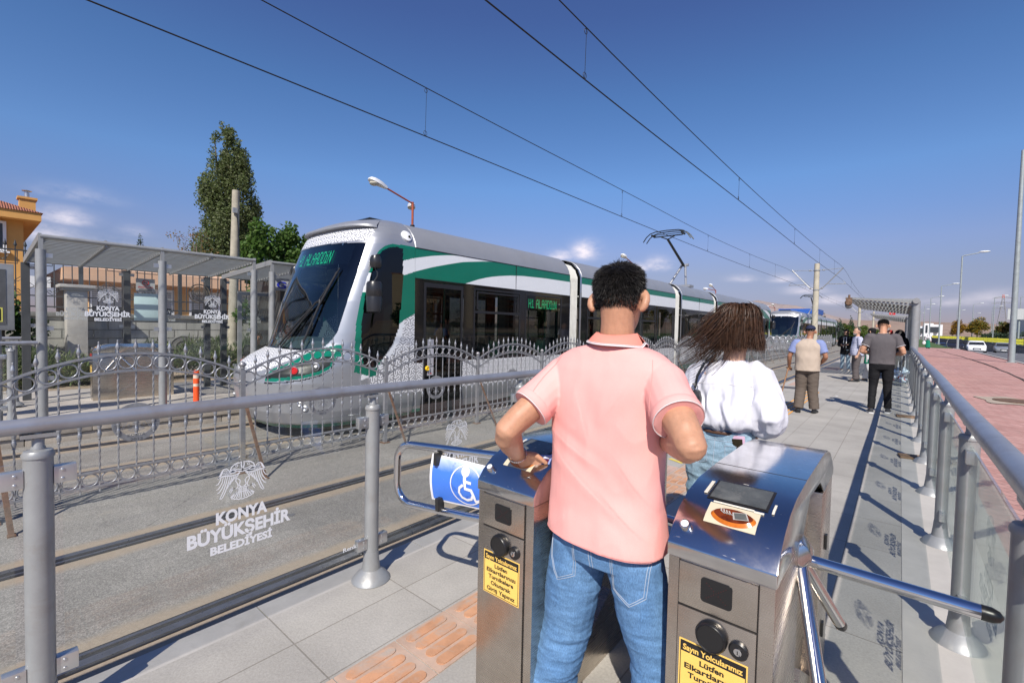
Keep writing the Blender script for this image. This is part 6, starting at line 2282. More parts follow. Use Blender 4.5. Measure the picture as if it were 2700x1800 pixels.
ribbon(mb, [(-.035, -.005), (.03, .01)], .012, (X + .016, 2.405, 2.215), (0, 1, 0), (0, 0, 1), 2)
put_text(mb, 'SİGARA İÇİLMEZ', (X + .014, 2.405, 2.125), (0, 1, 0), (0, 0, 1), w=.25, h=.028, bold=.03, mi=1)
for k in range(3):
 mb.box2((X + .012, 2.30, 2.085 - k * .018), (X + .0135, 2.51, 2.093 - k * .018), mi=2)
tag(mb.build('no_smoking_sign', [mat('sign_grey', (.40, .41, .42), .5), m_lens_red, m_ink]), 'small grey no smoking sign with red ring above the pale blue panel', 'sign')
mb = MB()
mb.torus((-11.92, 3.36, 2.06), .20, .012, (0, 1, 0), (0, 0, 1), 32, 6)
mb.torus((-11.92, 3.36, 2.06), .15, .008, (0, 1, 0), (0, 0, 1), 32, 6)
eagle(mb, (-11.92, 3.36, 2.07), (0, 1, 0), (0, 0, 1), .26)
tag(mb.build('round_emblem', mat('bronze_emblem', (.20, .16, .11), .5, .4)), 'round bronze coloured emblem with double eagle hung in the left shelter', 'emblem')
# turnstile on the far platform, seen side on
ts3 = copy_tree(ts1)
ts3.location = (-11.45, 1.48, -.03)
ts3['label'] = 'dark looking stainless turnstile on the far platform inside the left shelter'
mb = MB()
for k in range(2):
 mb.box((-11.30 + .1 * (k - .5), 1.475, .80), (.05, .004, .05))
tag(mb.build('warning_light', m_lens_red), 'small red lights on the front of the far turnstile', 'light')
# railing stubs and the notice cabinet at the far left
railing('tubular_railing', 'short grey handrail at the left edge in front of the notice cabinet', -9.30, [-2.4, -1.0, .40], .028, .04, (-2.6, .66), 1, m_whitefilm, m_glass)
railing('tubular_railing', 'second short grey handrail behind the first at the far left edge', -11.2, [-2.2, -.8, .52], .028, .04, (-2.6, .60), 1, m_whitefilm, m_glass)
t = thing('notice_cabinet', 'grey framed notice cabinet at the left edge with a yellow sticker in its corner', 'notice board', (-9.7, 0, -.03))
mb = MB()
X = -9.70
mb.box2((X - .06, -1.2, 1.28), (X, .46, 2.22), mi=0)
mb.build('case', m_galv, t, bevel=.01)
mb = MB()
mb.box2((X, -1.1, 1.36), (X + .006, .38, 2.14))
mb.build('glass_front', mat('notice_glass', (.085, .09, .095), .08, 0, var=.2, rvar=.02), t)
mb = MB()
mb.box2((X + .006, -.35, 1.40), (X + .009, .345, 1.60), mi=0)
mb.box2((X + .009, -.33, 1.415), (X + .0105, .33, 1.585), mi=2)
mb.box2((X + .0105, -.31, 1.43), (X + .012, .31, 1.57), mi=0)
put_text(mb, 'DİKKAT', (X + .013, .13, 1.555), (0, 1, 0), (0, 0, 1), w=.24, h=.02, bold=.03, mi=2)
mb.prism([(.02, 1.52), (.10, 1.545), (.20, 1.50), (.26, 1.515), (.2, 1.53)], 'x', X + .012, X + .014, mi=2)
mb.box2((X + .012, .05, 1.49), (X + .0135, .30, 1.498), mi=2)
for k in range(3):
 mb.box2((X + .012, .02, 1.475 - k * .014), (X + .0135, .26, 1.481 - k * .014), mi=2)
mb.build('warning_sticker', [mat('lime_yellow', (.62, .60, .12), .5), m_whitefilm, m_ink], t)
mb = MB()
mb.tube([(X - .03, .30, 0), (X - .03, .30, 1.3)], .035, 12)
mb.tube([(X - .03, -1.0, 0), (X - .03, -1.0, 1.3)], .035, 12)
mb.build('stand', m_galv, t)
# traffic cone
t = thing('traffic_post', 'orange flexible traffic post with pale bands at the far platform edge', 'traffic cone', (-9.33, 2.58, -.03))
mb = MB()
mb.lathe((-9.33, 2.58, -.03), [(.14, 0), (.14, .015), (.10, .03), (.055, .05), (.045, .07)], 18, mi=0)
for a, b, m_i in ((.07, .36, 0), (.36, .41, 1), (.41, .50, 0), (.50, .56, 1), (.56, .62, 0)):
 mb.lathe((-9.33, 2.58, -.03), [(.045, a), (.044, b)], 16, mi=m_i)
mb.lathe((-9.33, 2.58, -.03), [(.044, .62), (.03, .64), (0, .645)], 16, mi=0)
mb.build('tube', [m_orangeplastic, mat('reflective_band', (.60, .50, .40), .4)], t)
# security booth
t = thing('security_booth', 'grey security booth under the second shelter with a blue lettered sign', 'booth', (-11.3, 5.5, -.03))
mb = MB()
mb.box2((-12.6, 4.75, -.03), (-11.1, 7.0, 2.48))
mb.build('cabin', mat('booth_dark', (.07, .075, .08), .4, .2), t)
mb = MB()
mb.box2((-11.1, 4.5, 2.2), (-11.0, 6.4, 2.46), mi=0)
put_text(mb, 'Güvenlik', (-10.99, 5.20, 2.325), (0, 1, 0), (0, 0, 1), w=1.15, h=.15, bold=.03, mi=1)
mb.build('sign_board', [mat('sign_board_grey', (.52, .52, .54), .5), mat('sign_blue', (.03, .05, .55), .5)], t)
mb = MB()
X = -9.9
mb.box2((X - .04, 3.44, .0), (X, 3.51, 2.06)).box2((X - .04, 4.02, .0), (X, 4.10, 2.06)).box2((X - .04, 3.51, 1.99), (X, 4.02, 2.06)).box2((X - .04, 3.51, .0), (X, 4.02, .1))
mb.build('door_frame', m_galv, t)
mb = MB()
mb.box2((X - .022, 3.51, .1), (X - .016, 4.02, 1.99))
mb.build('door_glass', m_glass_d, t)
mb = MB()
mb.box2((-11.5, 3.9, -.03), (-11.1, 4.7, .45))
mb.box2((-11.55, 3.9, .45), (-11.05, 4.72, .50))
tag(mb.build('bench', m_galv, bevel=.01), 'grey bench on the far platform under the seated man', 'bench')
# ================================================================= right-hand side: lamps, underpass wall, ca
m_lampgrey = mat('street_lamp_grey', (.34, .38, .38), .5, .3, var=.1, dirt=.2)
m_lamphead = mat('street_lamp_head', (.68, .70, .70), .35)
LABL = {0: 'thick grey lamp post nearest us on the pink pavement at the right edge', 1: 'tall grey street lamp standing by the black car', 2: 'street lamp standing left of the tall one by the black car', 3: 'thin street lamp fourth along the near kerb'}
for i, (x, y, h, tx) in enumerate([(5.0, 39.3, 12.2, 0), (5.0, 72.5, 10.4, 0), (4.95, 105, 9.6, 0), (4.9, 138, 9.6, 0), (4.9, 172, 9.6, 0), (4.9, 206, 9.6, 0), (4.9, 240, 9.6, 0), (12.2, 110, 9.6, 1), (13.2, 150, 10.2, 1), (14.6, 190, 10.6, 1), (15.6, 240, 10.6, 1), (20, 150, 10.2, 1), (21, 200, 10.2, 1), (22, 260, 10.2, 1)]):
 if i == 7:
  x = 15.9
 if tx and i > 7:
  x = max(x, 16.0)
 lab = LABL.get(i, ('distant street lamp along the near side of the road' if not tx else 'distant street lamp beyond the yellow fence'))
 if i == 7:
  lab = 'tall street lamp beyond the yellow fence, in front of the big pylon'
 t = thing('street_lamp', lab, 'street lamp', (x, y, -.03 if i < 2 else -.6), 0, 'tall single-arm lamps along the road')
 r = .155 if i == 0 else .12
 mb = MB()
 mb.tube([(x, y, -.6 if i > 1 else -.05), (x, y, h)], [r, r * .55], 16)
 if i < 3:
  mb.box((x, y, -.02), (.42, .42, .05))
 mb.build('mast', m_lampgrey, t)
 mb = MB()
 mb.tube([(x, y, h - .05), (x + .15, y, h + .05), (x + 1.35, y, h + .27)], .05, 8)
 a = mb.build('arm', m_lampgrey, t)
 mb = MB()
 mb.sphere((x + 1.75, y, h + .36), (.48, .18, .11), 14, 8)
 mb.build('lamp_head', m_lamphead, a)
# retaining wall of the underpass and its yellow fence
t = thing('retaining_wall', 'dark grey retaining wall of the road ramp behind the cars', 'wall', (15.2, 150, 0))
mb = MB()
ysr = [60, 75, 90, 110, 150, 200, 250, 292]
for a, b in zip(ysr[:-1], ysr[1:]):
 xa, xb = (15.2 if a < 170 else 15.2 - (a - 170) * .034), (15.2 if b < 170 else 15.2 - (b - 170) * .034)
 mb.add([(xa, a, ramp_z(a) - .6), (xb, b, ramp_z(b) - .6), (xb, b, .05), (xa, a, .05), (xa + .4, a, ramp_z(a) - .6), (xb + .4, b, ramp_z(b) - .6), (xb + .4, b, .05), (xa + .4, a, .05)], [(0, 1, 2, 3), (3, 2, 6, 7), (4, 5, 6, 7)], 0, False)
mb.build('concrete', mat('dark_concrete', (.135, .13, .125), .85, var=.2, vscale=.5, bump=.2), t)
mb = MB()
mb.box2((4.4, 290.5, -6), (11.3, 292.5, .6))
tag(mb.build('underpass_portal', mat('portal_concrete', (.16, .155, .15), .85)), 'dark concrete portal where the ramp ends, far away', 'portal')
m_yel = mat('bright_yellow_fence', (.66, .62, .04), .5, var=.1)
for k, (a, b) in enumerate(((100, 112), (112, 124), (124, 138), (138, 154), (154, 172), (172, 200), (200, 240), (240, 290))):
 t = thing('yellow_fence_panel', 'bright yellow fence bay on the retaining wall' + (' at the right edge of the view' if k == 0 else ', one of the run receding left'), 'fence', (15.4, a, 0), 0, 'yellow fence bays above the ramp')
 xa, xb = (15.4 if a < 170 else 15.4 - (a - 170) * .034), (15.4 if b < 170 else 15.4 - (b - 170) * .034)
 mb = MB()
 mb.bar((xa, a, .18), (xb, b, .18), .04, .07).bar((xa, a, 1.12), (xb, b, 1.12), .04, .07).bar((xa, a, .64), (xb, b, .64), .03, .05)
 mb.box((xa, a, .6), (.08, .08, 1.25))
 mb.build('rail', m_yel, t)
 mb = MB()
 n = int((b - a) / .28)
 for q in range(n):
  f = q / n
  mb.box((xa + (xb - xa) * f, a + (b - a) * f, .64), (.03, .10, .95))
 mb.build('slat_row', m_yel, t)
def car(label, x, y, z, paint, kind='sedan', rz=0.0):
 """front faces -y; origin on the road under the middle"""
 t = thing('parked_car' if False else 'car', label, 'car', (x, y, z), rz, 'cars coming up the ramp')
 H = 1.45 if kind == 'sedan' else 1.75
 W = .88
 hood = .88 if kind == 'sedan' else 1.08
 st = [(-2.2, .62, .30, .55, .60), (-2.12, .76, .24, .68, .70), (-1.9, .84, .22, .76, .80), (-1.1, W, .22, hood, hood + .02), (-.85, W, .22, hood + .04, hood + .06), (-.25, W, .22, hood + .05, H - .10), (.1, W, .22, hood + .06, H), (1.1, W, .22, hood + .06, H - .02), (1.7, W, .22, hood + .08, H - .18 if kind == 'sedan' else H - .06), (2.05, .82, .26, hood + .02, hood + .1 if kind == 'sedan' else H - .3), (2.2, .74, .32, hood - .15, hood - .05)]
 mb = MB()
 rs = []
 for (yy, w, z0, zb, zr) in st:
  tw = w * (.76 if zr - zb > .2 else .93)
  rs.append([(-w * .93, yy, z0), (-w, yy, z0 + .18), (-w, yy, zb - .06), (-w * .96, yy, zb), (-tw, yy, zr - .04), (-tw * .85, yy, zr), (tw * .85, yy, zr), (tw, yy, zr - .04), (w * .96, yy, zb), (w, yy, zb - .06), (w, yy, z0 + .18), (w * .93, yy, z0)])
 mb.rings(rs)
 mb.build('body', paint, t, world=False, sharp=30)
 zb = hood + .06
 mb = MB()
 mb.quad((-.72, -.86, zb + .03), (.72, -.86, zb + .03), (.60, -.24, H - .10), (-.60, -.24, H - .10))
 mb.build('windscreen', m_carglass, t, world=False)
 for s in (-1, 1):
  mb = MB()
  mb.add([(s * (W * .965 + .01), -.70, zb + .03), (s * (W * .965 + .01), 1.5, zb + .05), (s * (W * .77 + .015), 1.2, H - .09), (s * (W * .77 + .015), -.15, H - .13)], [(0, 1, 2, 3)], 0, False)
  mb.build('side_window', m_carglass, t, world=False)
  mb = MB()
  mb.add([(s * .45, -2.165, .58), (s * .78, -2.06, .60), (s * .80, -1.98, .72), (s * .48, -2.12, .68)], [(0, 1, 2, 3)], 0, False)
  mb.v = [(p[0], p[1] - .02, p[2]) for p in mb.v]
  mb.build('headlight', m_headglass, t, world=False)
  mb = MB()
  mb.box((s * (W + .09), -.72, zb + .08), (.18, .10, .13))
  mb.build('wing_mirror', m_black, t, world=False, bevel=.02)
  for yy in (-1.38, 1.38):
   mb = MB()
   mb.lathe((s * (W - .1), yy, .31), [(0, -.11), (.28, -.11), (.31, -.08), (.31, .08), (.28, .11), (.2, .115), (.19, .09), (0, .10)], 22, axis='x')
   wv_ = mb.build('wheel', m_darkrubber, t, world=False)
   mb = MB()
   mb.lathe((s * (W + .008), yy, .31), [(.2, -.01), (.2, .008), (.16, .012), (.05, .0), (0, .01)], 10, axis='x')
   mb.build('rim', m_alum, wv_, world=False)
 mb = MB()
 mb.box((0, -2.205, .48), (.70, .03, .20))
 mb.build('grille', m_black, t, world=False, bevel=.01)
 mb = MB()
 mb.box((0, -2.235, .40), (.50, .012, .11))
 mb.build('number_plate', m_white, t, world=False)
 return t
m_carglass = mat('car_glass', (.02, .022, .025), .05, 0, rvar=.01)
m_headglass = mat('headlight_glass', (.70, .72, .74), .12)
car('silver hatchback car with yellow reflections nearest the right edge', 11.0, 93, ramp_z(93) - .12, mat('car_silver', (.42, .44, .46), .3, .6), 'sedan', R(-4))
car('white low saloon car in the middle of the ramp', 7.35, 82, ramp_z(82) - .12, mat('car_white', (.78, .79, .8), .25), 'sedan', R(-3))
car('black large car just right of the tall street lamp foot', 5.95, 90, ramp_z(90) - .12, mat('car_black', (.02, .02, .024), .2), 'suv', R(-2))
car('dark blue car roof just showing over the pavement edge', 5.9, 118, ramp_z(118) - .12, mat('car_blue', (.03, .05, .12), .25), 'sedan', 0)
for i, (x, y) in enumerate(((22, 150), (26, 170), (30, 120))):
 o = car(('dark grey car parked beyond the yellow fence under the autumn trees', 'silver parked car beyond the yellow fence, farthest back', 'white parked car at the right edge beyond the yellow fence')[i], x, y, -.2, mat('far_car_%s' % ('grey', 'silver', 'white')[i], ((.08, .08, .09), (.42, .43, .44), (.7, .7, .7))[i], .3), 'suv' if i == 0 else 'sedan', R(90))
 o['group'] = 'cars parked beyond the ramp'
# trees and shrubs on the right
g = random.Random(77)
spec = [(16.6, 185, 7.0, [m_autumn, m_olive], 'bright yellow autumn tree behind the street lamps'), (13.4, 196, 6.2, [m_autumn2, m_autumn], 'orange brown autumn tree left of the bright yellow one'), (21.5, 178, 5.4, [m_olive, m_autumn2], 'olive tree right of the yellow autumn tree'), (27, 160, 6.5, [m_autumn2, m_olive, m_autumn], 'rusty autumn tree behind the silver car'),
  (31, 150, 8.5, [m_autumn2, m_olive], 'tall thin rusty tree below the pylon'), (31, 118, 7.5, [m_olive, m_broad, m_autumn2], 'large olive tree behind the nearest lamp post'), (36, 118, 8.5, [m_olive, m_autumn], 'tree at the right edge behind the grey billboard'), (24, 205, 6.5, [m_olive, m_broad], 'mid green roadside tree in the distance')]
for i, (x, y, h, ms, lab) in enumerate(spec):
 tree('roadside_tree', lab, (x, y, -.2), lumps(22, 0, 0, h * .62, h * .30, h * .30, h * .33, h * .13, 300 + i), 4200, .34, ms, (h * .7, .14, .2), 310 + i, group='autumn trees along the road')
labs_sh = ['grey green rounded shrub along the road, leftmost of its row', 'dark rounded shrub in the roadside row', 'grey green shrub in the roadside row', 'dark bushy shrub near the tall lamp beyond the yellow fence', 'rounded shrub at the right end of the roadside row']
for i in range(11):
 x, y = 17.5 + i * .95 + g.uniform(-.3, .3), 178 - i * 6.2
 h = g.uniform(2.2, 3.4)
 tree('roadside_shrub', 'rounded grey green shrub in the row below the autumn trees along the road', (x, y, -.2), lumps(8, 0, 0, h * .5, h * .25, h * .3, h * .28, h * .28, 400 + i), 1500, .26, [m_hedgegrey, m_pine2 if i % 2 else m_pine], (h * .4, .08, 0), 420 + i, cat='shrub', group='shrubs along the road')
# hedge-like trees at the end of the platform, left of the shelters
spec = [(-9.2, 82, 4.2, [m_pine, m_pine2], 'dark evergreen beside the second tram tail', 0), (-7.6, 78, 3.8, [m_pine2, m_hedgegrey], 'grey green evergreen above the woman in black', 0), (-5.9, 84, 3.4, [m_broad, m_olive], 'round green tree above the striped shirt man', 0), (-4.6, 90, 3.2, [m_olive, m_broad2], 'yellowish green tree left of the second shelter', 0), (-3.3, 96, 3.0, [m_olive, m_broad2], 'low yellow green tree behind the grey shirted man', 0), (-6.8, 96, 3.6, [m_broad, m_pine], 'mid green tree behind the round one at the platform end', 0)]
for i, (x, y, h, ms, lab, _) in enumerate(spec):
 tree('garden_tree', lab, (x, y, -.3), lumps(18, 0, 0, h * .5, h * .34, h * .42, h * .36, h * .16, 500 + i), 3800, .24, ms, (h * .5, .1, 0), 520 + i, group='trees beyond the end of the platform')
for i, (x, y, h, lab) in enumerate(((-11.1, 104, 5.3, 'dark spruce standing behind the second tram roof'), (-8.6, 104, 4.6, 'small spruce between the two concrete poles'), (-7.2, 108, 5.0, 'slim spruce beside the second concrete pole'))):
 bl = [(0, 0, h * (.15 + .8 * k / 9), h * .2 * (1 - k / 9.5), h * .2 * (1 - k / 9.5), h * .06) for k in range(10)]
 tree('spruce_tree', lab, (x, y, -.3), bl, 1800, .2, [m_pine, m_pine2], (h * .95, .08, 0), 540 + i, outward=True, group='spruces beyond the platform')
# distant buildings, pylon, flag, billboard
t = thing('white_building', 'wide white flat-roofed building on the plain below the hill', 'building', (17, 500, 0))
mb = MB()
mb.box2((9.5, 500, 0), (14.5, 520, 8.2)).box2((14.5, 498, 0), (20, 522, 10.6)).box2((20, 500, 0), (25.5, 520, 9.6)).box2((6, 503, 0), (9.5, 520, 6.2))
mb.build('wall', mat('white_render', (.74, .75, .76), .8), t)
for (a, b, z0, z1) in ((10.2, 13.8, 3, 6.6), (15.4, 16.6, 3, 9), (18, 23, 3.4, 7.8)):
 mb = MB()
 mb.box2((a, 497.6, z0), (b, 500.2, z1))
 mb.build('window', m_winglass, t)
t = thing('blue_building', 'flat building with a blue fascia showing over the second tram roof', 'building', (-22, 155, 0))
mb = MB()
mb.box2((-27, 152, 0), (-18, 165, 6.6))
mb.build('wall', m_white, t)
mb = MB()
mb.box2((-27.2, 151.6, 6.6), (-17.8, 165.4, 8.0))
mb.build('fascia', mat('fascia_blue', (.02, .10, .42), .5), t)
t = thing('apartment_block', 'pale apartment block with dark window bands at the right edge', 'building', (31, 168, 0))
mb = MB()
mb.box2((22.5, 160, 0), (40, 176, 7.2))
mb.build('wall', mat('pale_render', (.6, .6, .6), .8), t)
for k in range(3):
 mb = MB()
 mb.box2((22.4, 159.8, 1.6 + k * 2), (40.2, 160.1, 2.6 + k * 2))
 mb.build('window', m_winglass, t)
for (x, y, h, lab) in ((57.8, 500, 32.5, 'tall lattice power pylon with a red tip above the roadside trees'), (-262, 480, 42, 'small lattice pylon peeping over the tram roof')):
 t = thing('power_pylon', lab, 'pylon', (x, y, 0), 0, 'lattice power pylons')
 mb = MB()
 def W_(z):
  return 3.2 * (1 - z / h) ** 1.15 + .35
 for k in range(14):
  z0, z1 = h * k / 14, h * (k + 1) / 14
  a, b = W_(z0), W_(z1)
  for s in (-1, 1):
   for q in (-1, 1):
    mb.bar((x + s * a, y + q * a, z0), (x + s * b, y + q * b, z1), .26, .26, mi=1 if k > 12 else 0)
   mb.bar((x - s * a, y - a, z0), (x + s * b, y - b, z1), .16, .16, mi=1 if k > 12 else 0)
   mb.bar((x + s * a, y - a, z0), (x + s * b, y + b, z1), .16, .16, mi=1 if k > 12 else 0)
 for f, w in ((.68, 5.2), (.80, 6.2), (.915, 5.6)):
  z = h * f
  mb.bar((x - w, y, z + .1), (x + w, y, z + .1), .3, .3)
  mb.bar((x - w, y, z), (x, y, z + h * .04), .2, .2)
  mb.bar((x + w, y, z), (x, y, z + h * .04), .2, .2)
 mb.build('lattice', [mat('pylon_steel', (.24, .24, .25), .6, .3), mat('pylon_red', (.55, .10, .06), .6)], t)
t = thing('flag_pole', 'thin pole flying a small red flag behind the second shelter', 'flag', (-1.5, 100, -.3))
mb = MB()
mb.tube([(-1.6, 100, -.3), (-1.6, 100, 5.3)], .04, 8)
mb.build('pole', m_lampgrey, t)
mb = MB()
vs = []
for i in range(9):
 for j in range(5):
  vs.append((-1.56 + .1 * i, 100 + .08 * math.sin(i * .9), 5.2 - .13 * j - .02 * i + .14 * (i / 8)))
mb.add(vs, [(i * 5 + j, (i + 1) * 5 + j, (i + 1) * 5 + j + 1, i * 5 + j + 1) for i in range(8) for j in range(4)], 0)
ribbon(mb, arc(.33, -.26, .11, 50, 310, 12), .045, (-1.56, 99.86, 5.2), (1, 0, 0), (0, 0, 1), 1)
mb.sphere((-1.56 + .47, 99.86, 4.94), .04, 8, 6, 1)
mb.build('cloth', [mat('flag_red', (.55, .015, .02), .7), m_white], t)
t = thing('billboard', 'back of a plain pale grey billboard behind the nearest lamp post', 'billboard', (15.6, 122, 0))
mb = MB()
mb.box2((14.5, 120, 4.5), (16.5, 120.25, 6.4))
mb.build('panel', mat('billboard_grey', (.48, .49, .49), .7), t)
mb = MB()
mb.tube([(16.0, 120.4, -.2), (16.0, 120.4, 4.6)], .15, 10)
mb.build('stand', m_lampgrey, t)
# ================================================================= people
from mathutils.bvhtree import BVHTree
from mathutils import noise as mnoise
def remesh(mb, voxel, smooth=2, lam=.5):
 """union of closed shapes as one continuous skin"""
 me = bpy.data.meshes.new('shape')
 me.from_pydata(mb.v, [], mb.f)
 ob = bpy.data.objects.new('shape', me)
 COL.objects.link(ob)
 md = ob.modifiers.new('r', 'REMESH')
 md.mode = 'VOXEL'
 md.voxel_size = voxel
 md.adaptivity = 0
 bpy.context.view_layer.update()
 dg = bpy.context.evaluated_depsgraph_get()
 m2 = bpy.data.meshes.new_from_object(ob.evaluated_get(dg))
 bpy.data.objects.remove(ob)
 bpy.data.meshes.remove(me)
 n = len(m2.vertices)
 co = np.zeros(n * 3, np.float32)
 m2.vertices.foreach_get('co', co)
 co = co.reshape(-1, 3).astype(float)
 ed = np.zeros(len(m2.edges) * 2, np.int32)
 m2.edges.foreach_get('vertices', ed)
 ed = ed.reshape(-1, 2)
 deg = np.bincount(ed.ravel(), minlength=n)[:, None].astype(float)
 for _ in range(smooth):
  for l in (lam, -lam * .98):
   s = np.zeros_like(co)
   for k in range(3):
    s[:, k] = np.bincount(ed[:, 0], co[ed[:, 1], k], n) + np.bincount(ed[:, 1], co[ed[:, 0], k], n)
   co += l * (s / np.maximum(deg, 1) - co)
  s = np.zeros_like(co)
  for k in range(3):
   s[:, k] = np.bincount(ed[:, 0], co[ed[:, 1], k], n) + np.bincount(ed[:, 1], co[ed[:, 0], k], n)
  co += .25 * (s / np.maximum(deg, 1) - co)
 m2.vertices.foreach_set('co', co.astype(np.float32).ravel())
 m2.update()
 return m2
def displace(me, fn):
 """move each vertex along its normal by fn(point, normal)"""
 n = len(me.vertices)
 co = np.zeros(n * 3, np.float32)
 no = np.zeros(n * 3, np.float32)
 me.vertices.foreach_get('co', co)
 me.vertices.foreach_get('normal', no)
 co, no = co.reshape(-1, 3), no.reshape(-1, 3)
 d = np.array([fn(p, q) for p, q in zip(co.tolist(), no.tolist())])
 co = co + no * d[:, None]
 me.vertices.foreach_set('co', co.astype(np.float32).ravel())
 me.update()
def finish(me, name, mat_, parent):
 me.name = name
 me.materials.clear()
 for m in (mat_ if isinstance(mat_, (list, tuple)) else [mat_]):
  me.materials.append(m)
 me.polygons.foreach_set('use_smooth', [True] * len(me.polygons))
 return link_mesh(name, me, parent)
def limb(mb, pts, rad, n=14, sub=4, flat=None):
 """rounded tapering limb through joints, closed at both ends"""
 pts = [Vector(p) for p in pts]
 P_, r_ = [], []
 N = len(pts)
 for i in range(N - 1):
  p0, p1, p2, p3 = pts[max(i - 1, 0)], pts[i], pts[i + 1], pts[min(i + 2, N - 1)]
  for k in range(sub):
   t = k / sub
   c = .35
   m1, m2 = (p2 - p0) * c, (p3 - p1) * c
   h = (2 * t ** 3 - 3 * t ** 2 + 1) * p1 + (t ** 3 - 2 * t ** 2 + t) * m1 + (-2 * t ** 3 + 3 * t ** 2) * p2 + (t ** 3 - t ** 2) * m2
   P_.append(h)
   r_.append(rad[i] + (rad[i + 1] - rad[i]) * (t * t * (3 - 2 * t)))
 P_.append(pts[-1])
 r_.append(rad[-1])
 a = (P_[0] - P_[1]).normalized()
 b = (P_[-1] - P_[-2]).normalized()
 if not flat:
  P_ = [P_[0] + a * r_[0] * .85, P_[0] + a * r_[0] * .5] + P_ + [P_[-1] + b * r_[-1] * .5, P_[-1] + b * r_[-1] * .85]
  r_ = [r_[0] * .35, r_[0] * .85] + r_ + [r_[-1] * .85, r_[-1] * .35]
 else:
  P_ = [P_[0] + a * r_[0] * .85, P_[0] + a * r_[0] * .5] + P_
  r_ = [r_[0] * .35, r_[0] * .85] + r_
 mb.tube(P_, r_, n)
def torso_loft(mb, rings, n=48, ex=2.4):
 """rings: (z, cx, cy, half width, half depth)"""
 rs = []
 R_ = [np.array(r, float) for r in rings]
 fine = []
 for i in range(len(R_) - 1):
  p0, p1, p2, p3 = R_[max(i - 1, 0)], R_[i], R_[i + 1], R_[min(i + 2, len(R_) - 1)]
  d = p2[0] - p1[0]
  m1 = (p2 - p0) / (p2[0] - p0[0]) * d
  m2 = (p3 - p1) / (p3[0] - p1[0]) * d
  for k in range(5):
   t = k / 5
   fine.append((2 * t ** 3 - 3 * t ** 2 + 1) * p1 + (t ** 3 - 2 * t ** 2 + t) * m1 + (3 * t ** 2 - 2 * t ** 3) * p2 + (t ** 3 - t ** 2) * m2)
 fine.append(R_[-1])
 for z, cx, cy, hw, hd in fine:
  ring = []
  for k in range(n):
   a = 2 * PI * k / n
   c, s = math.cos(a), math.sin(a)
   ring.append((cx + hw * abs(c) ** (2 / ex) * (1 if c >= 0 else -1), cy + hd * abs(s) ** (2 / ex) * (1 if s >= 0 else -1), z))
  rs.append(ring)
 mb.rings(rs)
def frame_of(fwd, up=(0, 0, 1)):
 f = Vector(fwd).normalized()
 s = f.cross(Vector(up))
 if s.length < 1e-4:
  s = Vector((1, 0, 0))
 s.normalize()
 u = s.cross(f)
 return Matrix((s, f, u)).transposed()
HEAD = [(0, .026, .078, .015), (.012, .042, .092, -.012), (.035, .055, .097, -.042), (.065, .065, .096, -.066), (.095, .072, .095, -.083), (.125, .0765, .095, -.094), (.155, .0775, .094, -.098), (.185, .073, .087, -.093), (.21, .058, .067, -.077), (.227, .036, .04, -.05), (.235, .010, .008, -.016)]
def head_shape(mb, M_, c, s=1.0, grow=0.0, zmin=-1, back=0.0):
 rs = []
 for z, hw, f, b in HEAD:
  if z < zmin:
   continue
  ring = []
  for k in range(24):
   a = 2 * PI * k / 24
   x = (hw + grow) * math.cos(a)
   cy = (f + b) / 2
   y = cy + ((f - b) / 2 + grow) * math.sin(a) - back
   ring.append(Vector(c) + M_ @ (Vector((x, y, z + grow * (1 if z > .12 else 0))) * s))
  rs.append(ring)
 mb.rings(rs)
def face_bits(mb, M_, c, s):
 def q(p):
  return Vector(c) + M_ @ (Vector(p) * s)
 mb.tube([q((0, .092, .128)), q((0, .104, .105)), q((0, .116, .086)), q((0, .100, .078))], [.008 * s, .010 * s, .0135 * s, .008 * s], 8)
 for k in (-1, 1):
  mb.sphere(q((k * .013, .103, .082)), .009 * s, 8, 6)
  mb.tube([q((k * .012, .093, .138)), q((k * .045, .082, .140))], [.008 * s, .007 * s], 6)
  pts = [q((k * (.080 + .022 * math.sin(a)), -.012 - .016 * math.cos(a) - .010 * math.sin(a), .108 - .036 * math.cos(a))) for a in np.linspace(.2, 2.95, 7)]
  mb.tube(pts, [.009 * s, .012 * s, .014 * s, .0145 * s, .013 * s, .010 * s, .009 * s], 8)
  mb.tube([q((k * .074, .004, .082)), q((k * .078, -.008, .112)), q((k * .082, -.018, .136))], .008 * s, 8)
 mb.tube([q((-.022, .090, .050)), q((0, .101, .052)), q((.022, .090, .050))], [.005 * s, .009 * s, .005 * s], 6)
 mb.tube([q((-.02, .088, .041)), q((0, .099, .041)), q((.02, .088, .041))], [.005 * s, .008 * s, .005 * s], 6)
